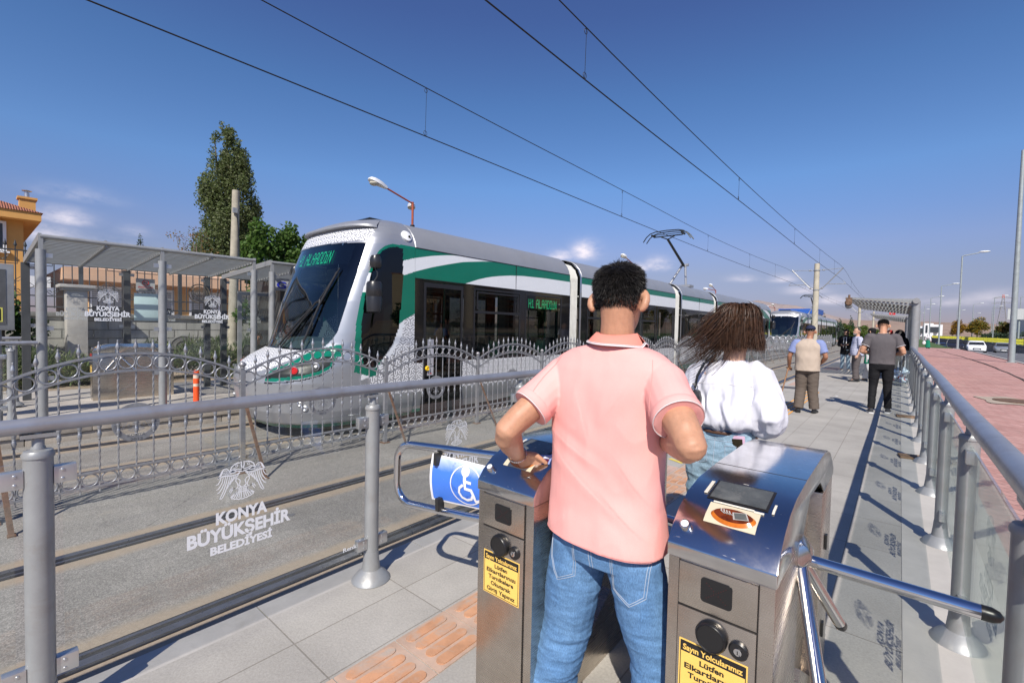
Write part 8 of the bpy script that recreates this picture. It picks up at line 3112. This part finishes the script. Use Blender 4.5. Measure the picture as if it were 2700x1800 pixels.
def flow(q, d, f):
 g_ = np.array([0, 0, -1.0])
 w_ = np.stack([-windy * 1.25, -np.full(len(q), .12), .18 * np.abs(windy) * (windy > .5)], 1)
 o = q - cen
 o[:, 2] *= .3
 r_ = np.linalg.norm(o, axis=1)[:, None]
 push = o / (r_ + 1e-6) * np.clip((.086 - r_) * 16, 0, 1.0)
 nd = d * .5 + (g_ * 1.0 + w_ * (f * 1.1 + .15)) * (.35 + .4 * f) + push + gq.normal(0, .014, q.shape)
 return nd
me = strands('hair', P_ + N_ * .004, N_ * .10 + out * .65 - np.array([0, 0, .75]), L_ * 1.05, .0017, [m_hairbrown], 35, flow, 9)
hr = link_mesh('hair', me, gt)
mb = MB()
head_shape(mb, M_, hc, s_, .012, .05, .004)
ub = MB()
for f in mb.f:
 c = [sum(mb.v[q][k] for q in f) / len(f) for k in range(3)]
 lc = M_.transposed() @ (Vector(c) - hc) / s_
 if lc.y < .03 or lc.z > .17:
  ub.add([mb.v[q] for q in f], [tuple(range(len(f)))])
ub.build('hair_base', m_hairbrown, hr, world=False, sharp=0)
# her bag and phone
t = thing('shoulder_bag', 'black leather shoulder bag under the left arm of the woman in white', 'bag', (-.83, 2.46, .98))
mb = MB()
rs = []
for z, w, d in ((1.015, .03, .05), (1.03, .036, .085), (1.09, .038, .105), (1.145, .034, .10), (1.175, .024, .07), (1.185, .010, .03)):
 rs.append([(-.815 + w * math.cos(a), 2.475 + d * math.sin(a), z) for a in [2 * PI * k / 20 for k in range(20)]])
mb.rings(rs)
m_bag = mat('black_bag_leather', (.012, .012, .014), .32, bump=.15, bscale=200)
mb.build('bag_body', m_bag, t)
mb = MB()
sp_ = [Vector((-.812, 2.46, 1.195)), Vector((-.80, 2.455, 1.26)), Vector((-.775, 2.475, 1.325)), Vector((-.765, 2.56, 1.352)), Vector((-.775, 2.66, 1.31)), Vector((-.80, 2.72, 1.22))]
for a, b in zip(sp_[:-1], sp_[1:]):
 mb.bar(a, b + (b - a) * .08, .024, .006, up=(-.7, -.5, .4))
mb.build('strap', m_bag, t)
mb = MB()
mb.torus((-.812, 2.458, 1.198), .016, .003, (.7, .7, 0), (0, 0, 1), 16, 6)
mb.box((-.812, 2.458, 1.215), (.02, .02, .012))
mb.build('buckle', m_chrome, t)
h = bvh_of(p['pants']).ray_cast(Vector((-.605, 2.0, .93)), Vector((0, 1, 0)))
yb = h[0].y if h[0] is not None else 2.48
t = thing('mobile_phone', 'pink cased mobile phone sticking out of the back pocket of the light jeans', 'phone', (-.605, yb, .9))
rt = Matrix.Rotation(R(-6), 3, 'Y')
mb = MB()
mb.box((-.605, yb - .006, .925), (.072, .010, .09), rt)
mb.build('case', mat('pink_phone_case', (.62, .42, .55), .4), t, bevel=.004)
mb = MB()
mb.box((-.605, yb - .0118, .928), (.050, .0015, .055), rt)
mb.build('screen', mat('phone_dark', (.03, .025, .015), .15), t, bevel=.0005)
# ---------------------------------------------------------------- people farther along the platform
def std(H, **kw):
 s = H / 1.75
 J = dict(chin=(0, .02, 1.515), neck=(0, 0, 1.465), shL=(-.185, 0, 1.40), shR=(.185, 0, 1.40), elL=(-.245, -.04, 1.12), elR=(.245, -.04, 1.12), wrL=(-.25, .06, .88), wrR=(.25, .06, .88),
             hipL=(-.092, 0, .88), hipR=(.092, 0, .88), knL=(-.10, .03, .48), knR=(.10, .03, .48), anL=(-.115, -.01, .085), anR=(.115, -.01, .085))
 J.update(kw)
 return {k: tuple(v * s if not k.startswith('toe') else v for v in q) for k, q in J.items()}, s
def rings_std(s, hem=.88, hw=1.0, hd=1.0, belly=0.0):
 base = [(hem, 0, 0, .180, .118 + belly), (.98, 0, .01, .175, .118 + belly), (1.10, 0, .01, .178, .120 + belly * .8), (1.22, 0, .005, .190, .120), (1.32, 0, 0, .200, .112), (1.39, 0, 0, .180, .092), (1.435, 0, 0, .120, .072), (1.475, 0, 0, .066, .058)]
 return [(z * s, x * s, y * s, a * hw * s, b * hd * s) for z, x, y, a, b in base if z >= hem]
m_greypolo = cloth('grey_polo', (.105, .095, .10), .85, 600)
m_blackjean = cloth('black_jeans', (.010, .010, .012), .8, 400)
m_trouserbrown = cloth('taupe_trousers', (.125, .10, .082), .85, 400)
m_vest = cloth('beige_vest', (.46, .375, .30), .85, 400)
m_bluecotton = cloth('blue_check_shirt', (.22, .27, .48), .85, 400)
m_greytr = cloth('grey_trousers', (.105, .09, .09), .8, 400)
m_blackcloth = cloth('black_cloth', (.010, .010, .011), .85, 300)
m_palejean = denim('pale_blue_jeans', (.24, .34, .42), (.42, .52, .58))
m_greencloth = cloth('green_cloth', (.01, .20, .12), .8, 300)
m_whitecloth = cloth('white_cloth', (.72, .72, .72), .8, 300)
# grey polo man, head bent over his phone
J, s = std(1.79, chin=(0, .055, 1.50), elL=(-.30, -.05, 1.13), wrL=(-.17, .17, 1.10), elR=(.30, -.05, 1.13), wrR=(.15, .18, 1.09), anL=(-.13, -.16, .09), knL=(-.11, .0, .49), anR=(.12, .05, .085))
p = person('young man in grey polo shirt and black jeans walking away beside the railing', (-.25, 11.2, 0), R(3), J, dict(mat=m_greypolo, rings=rings_std(s, .90, 1.10, 1.05), sleeve=(.62, (.078 * s, .072 * s)), name='polo_shirt'), dict(mat=m_blackjean, rad=(.098 * s, .066 * s, .056 * s, .165 * s, .112 * s), waist=.96 * s), m_skin, head_dir=(0, .9, -.35), s=s, shoes=(mat('trainer_dark', (.03, .03, .035), .5), m_shoe_white), vox=.0085)
short_hair(p, m_hairblack, 5000, 51, (.006, .028), None, .014, .0016)
mb = MB()
band(mb, (0, .02 * s, 1.455 * s), (0, -.15, 1), .068 * s, .045, 20, 0, .004)
mb.build('collar', m_greypolo, p['t'], world=False)
mb = MB()
mb.torus((0, .02 * s, 1.478 * s), .071 * s, .003, (1, 0, 0), (0, .98, .15), 24, 6)
for k in 'LR':
 e, ax, r = p['cuffs'][k]
 rot = ax.to_track_quat('Z', 'Y').to_matrix()
 mb.torus(e - ax * .004, r + .002, .004, rot @ Vector((1, 0, 0)), rot @ Vector((0, 1, 0)), 22, 6)
mb.build('white_trim', m_trim, p['t'], world=False)
# old man with cap, waistcoat and stick
J, s = std(1.63, chin=(.02, .06, 1.50), neck=(.01, .02, 1.45), elL=(-.31, -.03, 1.12), wrL=(-.33, .12, .90), elR=(.30, -.03, 1.13), wrR=(.22, .16, 1.0), anL=(-.12, -.08, .085), anR=(.14, .04, .085), shL=(-.20, 0, 1.385), shR=(.20, 0, 1.385))
RGo = rings_std(s, .84, 1.18, 1.15, .03)
p = person('old man in a navy cap, beige waistcoat and brown trousers walking away with a stick', (-1.30, 10.1, 0), R(2), J, dict(mat=m_bluecotton, rings=[(z, a, b, c * .97, d * .96) for z, a, b, c, d in RGo if z > .9 * s], sleeve=(.72, (.084 * s, .080 * s)), name='shirt'), dict(mat=m_trouserbrown, rad=(.112 * s, .096 * s, .088 * s, .185 * s, .135 * s), waist=.97 * s), m_skin2, head_dir=(0, 1, -.08), s=s, shoes=(m_shoe_black, m_shoe_black), hands=dict(L=((0, .5, -.8), (-.8, .2, .1), (.3, .8, 0), 1.1)), vox=.0085)
mb = MB()
torso_loft(mb, [(z, a, b, c * 1.03, d * 1.05) for z, a, b, c, d in RGo])
me = remesh(mb, .008, 3)
displace(me, folds(31, .006, (7, 7, 4)))
finish(me, 'waistcoat', m_vest, p['t'])
short_hair(p, m_hairgrey, 900, 61, (.004, .008), lambda a: .10 if math.sin(a) > -.3 else .07, .0, .0016)
mb = MB()
head_shape(mb, p['M'], p['hc'], s, .014, .13, 0)
q = p['hc'] + p['M'] @ (Vector((0, .12, .150)) * s)
mb.rings([[q + p['M'] @ Vector((.075 * s * math.cos(a), .07 * s * math.sin(a) + .01, z + .012 * math.cos(a) ** 2 * -1)) for a in [2 * PI * k / 20 for k in range(20)]] for z in (-.004, .004)])
mb.build('cap', cloth('navy_cap', (.02, .025, .06), .8, 300), p['t'], world=False, sharp=50)
t = thing('walking_stick', 'brown wooden walking stick in the left hand of the old man in the cap', 'walking stick', (-1.66, 9.95, 0))
mb = MB()
mb.tube([(-1.72, 9.86, .03), (-1.625, 10.20, .80)], [.010, .013], 10)
mb.tube([(-1.66, 10.215, .805), (-1.60, 10.20, .812), (-1.56, 10.20, .80)], .014, 10)
mb.build('shaft', mat('cane_wood', (.22, .10, .035), .4), t)
mb = MB()
mb.lathe((-1.724, 9.848, 0), [(.018, 0), (.016, .03), (.011, .045)], 12)
mb.build('ferrule', m_darkrubber, t)
# man in the checked shirt, turned to the left
J, s = std(1.66, elR=(.27, .0, 1.13), wrR=(.21, .10, .93), elL=(-.25, -.02, 1.12), anL=(-.07, .04, .085), anR=(.08, -.05, .085), knL=(-.07, .04, .48), knR=(.08, .02, .48))
t_ = NT('checked_cotton')
wv1 = t_.ramp(t_.math('FRACT', t_.math('MULTIPLY', t_.noise(0.001, 0), 1.0)), [(0, 0), (1, 1)])
sx_ = t_.n("ShaderNodeSeparateXYZ")
t_.l(t_.tc.outputs['Object'], sx_.inputs[0])
st1 = t_.math('GREATER_THAN', t_.math('FRACT', t_.math('MULTIPLY', t_.math('ADD', sx_.outputs[0], sx_.outputs[1]), 24.0)), .62)
st2 = t_.math('GREATER_THAN', t_.math('FRACT', t_.math('MULTIPLY', sx_.outputs[2], 20.0)), .72)
cc = t_.mix(t_.math('MAXIMUM', t_.math('MULTIPLY', st1, .75), t_.math('MULTIPLY', st2, .6)), (.62, .64, .74), (.10, .11, .26))
m_check = t_.done(t_.pbsdf(cc, .85))
p = person('balding man with grey beard in a checked short sleeved shirt, hand in pocket, looking left', (-1.0, 17.75, 0), R(112), J, dict(mat=m_check, rings=rings_std(s, .86, 1.0, 1.15, .03), sleeve=(.80, (.08 * s, .082 * s)), name='checked_shirt'), dict(mat=m_greytr, rad=(.10 * s, .088 * s, .085 * s, .165 * s, .118 * s), waist=.95 * s), m_skin3, head_dir=(-.15, 1, 0), s=s, shoes=(m_shoe_black, m_shoe_black), vox=.010)
short_hair(p, m_hairgrey, 1500, 71, (.004, .010), lambda a: .9 if math.sin(a) > .25 else (.085 if math.sin(a) > -.2 else .06), .0, .0018)
bp, bn, _ = scalp_points(p['M'], p['hc'], s, 10, 3, lambda a: .1)
gq2 = np.random.default_rng(5)
B_, Bn = [], []
for k in range(900):
 a = gq2.uniform(.12, PI - .12)
 z = gq2.uniform(.0, .055)
 hw, f, b = (np.interp(z, [h[0] for h in HEAD], [h[q] for h in HEAD]) for q in (1, 2, 3))
 B_.append(p['hc'] + p['M'] @ (Vector((hw * math.cos(a), (f + b) / 2 + (f - b) / 2 * math.sin(a), z)) * s))
 Bn.append(p['M'] @ Vector((math.cos(a), math.sin(a), -.5)))
link_mesh('beard', strands('beard', np.array(B_), np.array(Bn), .016, .0018, [m_hairgrey], 8), p['t'])
def scarf(p, m_, drop=.30, name='headscarf', grow=.016, wide=.12):
 s, M_, hc = p['s'], p['M'], p['hc']
 mb = MB()
 head_shape(mb, M_, hc, s, grow, -1, .012)
 nb = hc + Vector((0, -.02, -.03))
 torso_loft(mb, [(nb.z - drop * .45, nb.x, nb.y - .01, wide * 1.15 * s, .105 * s), (nb.z - drop * .2, nb.x, nb.y, wide * s, .10 * s), (nb.z, nb.x, nb.y, .075 * s, .08 * s), (nb.z + .09, nb.x, nb.y, .078 * s, .085 * s)], 20)
 me = remesh(mb, .009, 2)
 bm = bmesh.new()
 bm.from_mesh(me)
 kill = []
 for v in bm.verts:
  l = M_.transposed() @ (v.co - hc) / s
  if l.y > .055 and .025 < l.z < .185 and abs(l.x) < .058:
   kill.append(v)
 bmesh.ops.delete(bm, geom=kill, context='VERTS')
 bm.to_mesh(me)
 bm.free()
 return finish(me, name, m_, p['t'])
# woman in the black headscarf holding a phone
J, s = std(1.63, elL=(-.25, .0, 1.10), wrL=(-.10, .20, 1.12), elR=(.25, .0, 1.10), wrR=(.10, .20, 1.10), anL=(-.13, .03, .085), anR=(.13, .0, .085))
p = person('woman in a black headscarf, sunglasses, long black cardigan and pale jeans looking at her phone', (-1.62, 22.4, 0), R(168), J, dict(mat=m_blackcloth, rings=[(z, a, b, c * 1.0, d) for z, a, b, c, d in [(.70 * s, 0, 0, .215 * s, .135 * s)] + rings_std(s, .88, 1.05, 1.05)], sleeve=(1.9, (.08 * s, .075 * s, .072 * s, .066 * s)), name='cardigan'), dict(mat=m_palejean, rad=(.098 * s, .070 * s, .058 * s, .16 * s, .115 * s), waist=.92 * s), m_skin3, head_dir=(.05, 1, -.25), s=s, shoes=(mat('beige_shoe', (.5, .42, .34), .6), m_shoe_white), vox=.010, eyes=False)
scarf(p, m_blackcloth, .30)
mb = MB()
mb.box(p['hc'] + p['M'] @ (Vector((0, .100, .118)) * s), (.125 * s, .012, .036 * s), p['M'])
mb.build('sunglasses', m_black, p['t'], world=False, bevel=.004)
mb = MB()
mb.box2((-.055, .118, .92), (.055, .150, 1.33))
mb.build('white_top', m_whitecloth, p['t'], world=False, bevel=.012)
mb = MB()
mb.box2((-.035, .135, .80), (.03, .165, 1.32))
mb.build('scarf_end', m_blackcloth, p['t'], world=False, bevel=.014)
t = thing('mobile_phone', 'dark mobile phone in the hands of the woman in the black headscarf', 'phone', (-1.66, 22.08, 1.04))
mb = MB()
mb.box((-1.665, 22.09, 1.05), (.16, .010, .075), Matrix.Rotation(R(-40), 3, 'X'))
mb.build('case', m_black, t, bevel=.004)
# woman in green and white mostly behind the grey shirted man
J, s = std(1.66, anL=(-.12, -.22, .10), knL=(-.11, -.02, .49), anR=(.10, .22, .085), knR=(.10, .14, .48), elL=(-.25, .02, 1.10), wrL=(-.12, .2, 1.05))
p = person('woman in black with a green tunic and white trousers mostly behind the man in grey', (-.66, 18.0, 0), R(60), J, dict(mat=m_blackcloth, rings=rings_std(s, .98, 1.0, 1.0), sleeve=(1.8, (.078 * s, .07 * s, .066 * s, .055 * s)), name='black_top'), dict(mat=m_whitecloth, rad=(.10 * s, .085 * s, .085 * s, .16 * s, .115 * s), waist=.95 * s), m_skin3, head_dir=(0, 1, 0), s=s, shoes=(m_shoe_black, m_shoe_white), vox=.011)
scarf(p, m_blackcloth, .25)
mb = MB()
torso_loft(mb, [(.60 * s, 0, .0, .20 * s, .17 * s), (.80 * s, 0, 0, .185 * s, .145 * s), (1.02 * s, 0, 0, .18 * s, .128 * s)])
me = remesh(mb, .011, 2)
displace(me, folds(41, .012, (14, 14, 3)))
finish(me, 'green_tunic', m_greencloth, p['t'])
# dark haired woman by the shelter post
J, s = std(1.64, elR=(.26, 0, 1.1), wrR=(.12, .2, 1.1))
p = person('woman with long black hair in dark clothes standing by the near shelter post', (-.02, 20.2, 0), R(-25), J, dict(mat=m_blackcloth, rings=rings_std(s, .86, 1.05, 1.05), sleeve=(1.85, (.08 * s, .072 * s, .07 * s, .06 * s)), name='jacket'), dict(mat=m_blackjean, rad=(.098 * s, .07 * s, .06 * s, .16 * s, .115 * s), waist=.95 * s), m_skin3, s=s, shoes=(m_shoe_black, m_shoe_black), vox=.011)
P_, N_, hh = scalp_points(p['M'], p['hc'], s, 1800, 91, lambda a: .17 if math.sin(a) > .4 else .06)
o2 = P_ - np.array(p['hc'] + Vector((0, 0, .22)))
link_mesh('hair', strands('hair', P_ + N_ * .008, N_ * .6 + o2 * 3, .34, .005, [m_hairblack], 92, lambda q, d, f: d * .6 + np.array([0, -.1, -.8]) + np.random.default_rng(2).normal(0, .05, d.shape), 6), p['t'])
J, s = std(1.62)
p = person('woman in a red headscarf almost hidden behind the man in grey', (-.28, 21.4, 0), R(150), J, dict(mat=m_greytr, rings=rings_std(s, .80, 1.05, 1.05), sleeve=(1.85, (.08 * s, .072 * s, .07 * s, .06 * s)), name='coat'), dict(mat=m_blackjean, rad=(.098 * s, .07 * s, .06 * s, .16 * s, .115 * s), waist=.95 * s), m_skin3, s=s, shoes=(m_shoe_black, m_shoe_black), vox=.012)
scarf(p, cloth('red_scarf', (.45, .03, .03), .8, 200), .25)
# figure in green far off at the end of the pavement, and two bags
J, s = std(1.62, elL=(-.27, .05, 1.12), wrL=(-.16, .2, 1.1), anL=(-.1, .05, .085))
p = person('distant woman in white headscarf and long green coat where the pink pavement ends', (2.45, 71.0, -.10), R(-20), J, dict(mat=m_whitecloth, rings=rings_std(s, .98, 1.1, 1.1), sleeve=(1.85, (.08 * s, .075 * s, .07 * s, .06 * s)), name='white_top'), dict(mat=m_greencloth, rad=(.10 * s, .09 * s, .09 * s, .17 * s, .12 * s), waist=.98 * s), m_skin3, s=s, shoes=(m_shoe_black, m_shoe_black), vox=.014)
scarf(p, m_whitecloth, .35)
mb = MB()
torso_loft(mb, [(.16 * s, 0, 0, .25 * s, .22 * s), (.5 * s, 0, 0, .22 * s, .18 * s), (.95 * s, 0, 0, .19 * s, .14 * s), (1.05 * s, 0, 0, .18 * s, .13 * s)])
finish(remesh(mb, .014, 2), 'green_coat', m_greencloth, p['t'])
t = thing('carrier_bag', 'white carrier bag held by the distant woman in green', 'bag', (2.12, 71, .5))
mb = MB()
mb.rings([[(2.12 + w * math.cos(a), 71 + .09 * math.sin(a), z) for a in [2 * PI * k / 14 for k in range(14)]] for z, w in ((.40, .10), (.45, .17), (.62, .16), (.74, .08), (.80, .03))])
mb.build('film', m_whitecloth, t)
# seated man in sunglasses at the far platform
s = 1.0
J = dict(chin=(0, .05, 1.02), neck=(0, .0, .965), shL=(-.19, 0, .90), shR=(.19, 0, .90), elL=(-.25, .05, .63), elR=(.25, .05, .63), wrL=(-.16, .28, .58), wrR=(.16, .28, .58), hipL=(-.09, 0, .50), hipR=(.09, 0, .50), knL=(-.12, .42, .50), knR=(.12, .42, .50), anL=(-.12, .40, .085), anR=(.12, .42, .085))
p = person('dark haired man in sunglasses sitting beyond the tram nose under the second shelter', (-11.25, 4.30, -.03), R(-100), J, dict(mat=m_blackcloth, rings=[(.50, 0, 0, .17, .12), (.62, 0, 0, .17, .12), (.74, 0, 0, .19, .12), (.85, 0, 0, .20, .11), (.91, 0, 0, .17, .09), (.965, 0, 0, .07, .06)], sleeve=(.7, (.078, .074)), name='shirt'), dict(mat=m_blackjean, rad=(.095, .075, .06, .165, .13), waist=.56), m_skin2, head_dir=(.1, 1, -.1), s=s, shoes=(m_shoe_black, m_shoe_black), vox=.011, eyes=False)
short_hair(p, m_hairblack, 2500, 81, (.008, .026), None, .016, .002)
mb = MB()
for k in (-1, 1):
 mb.sphere(p['hc'] + p['M'] @ Vector((k * .034, .096, .117)), (.026, .026, .020), 12, 8)
mb.box(p['hc'] + p['M'] @ Vector((0, .100, .122)), (.12, .008, .008), p['M'])
mb.build('sunglasses', m_black, p['t'], world=False)
# apartment blocks across the road: outside the frame, seen only as reflections in the tram's glass
m_aptA = mat('apartment_cream', (.50, .42, .27), .85, var=.06, vscale=.3)
m_aptB = mat('apartment_orange', (.45, .16, .07), .85, var=.08, vscale=.3)
for i, (x, y, w, d, n) in enumerate(((150, 128, 18, 30, 9), (165, 178, 18, 34, 10), (150, 240, 20, 40, 9), (150, 320, 20, 50, 10))):
 t = thing('apartment_block', 'cream and orange apartment block across the road, seen mirrored in the tram windows', 'building', (x, y, 0), 0, 'apartment blocks across the road')
 mb = MB()
 mb.box2((x, y, 0), (x + w, y + d, n * 3.0 + 1))
 mb.build('wall', m_aptA, t)
 mb = MB()
 mb.box2((x - .6, y + d * .3, 3), (x, y + d * .5, n * 3.0 + 1.6)).box2((x - .4, y - .4, n * 3.0 + 1), (x + w + .4, y + d + .4, n * 3.0 + 2))
 mb.build('orange_trim', m_aptB, t)
 for k in range(n):
  mb = MB()
  q = int(d / 3.2)
  for j in range(q):
   yy = y + 1.1 + j * 3.2
   mb.box2((x - .08, yy, 1.2 + k * 3), (x + .1, yy + 1.5, 2.7 + k * 3))
  mb.build('window_row', m_winglass, t)
  mb = MB()
  mb.box2((x - 1.3, y + d * .78, .3 + k * 3), (x, y + d * .96, 1.3 + k * 3))
  mb.build('balcony', m_aptB, t)
for i in range(9):
 tree('street_tree', 'roadside tree across the road, seen mirrored in the tram windows', (60 + (i % 3) * 6, 40 + i * 19, -.2), lumps(14, 0, 0, 4.2, 2.2, 2.4, 2.6, 1.0, 700 + i), 1500, .6, [m_broad, m_pine], (4, .2, 0), 720 + i, group='trees across the road')
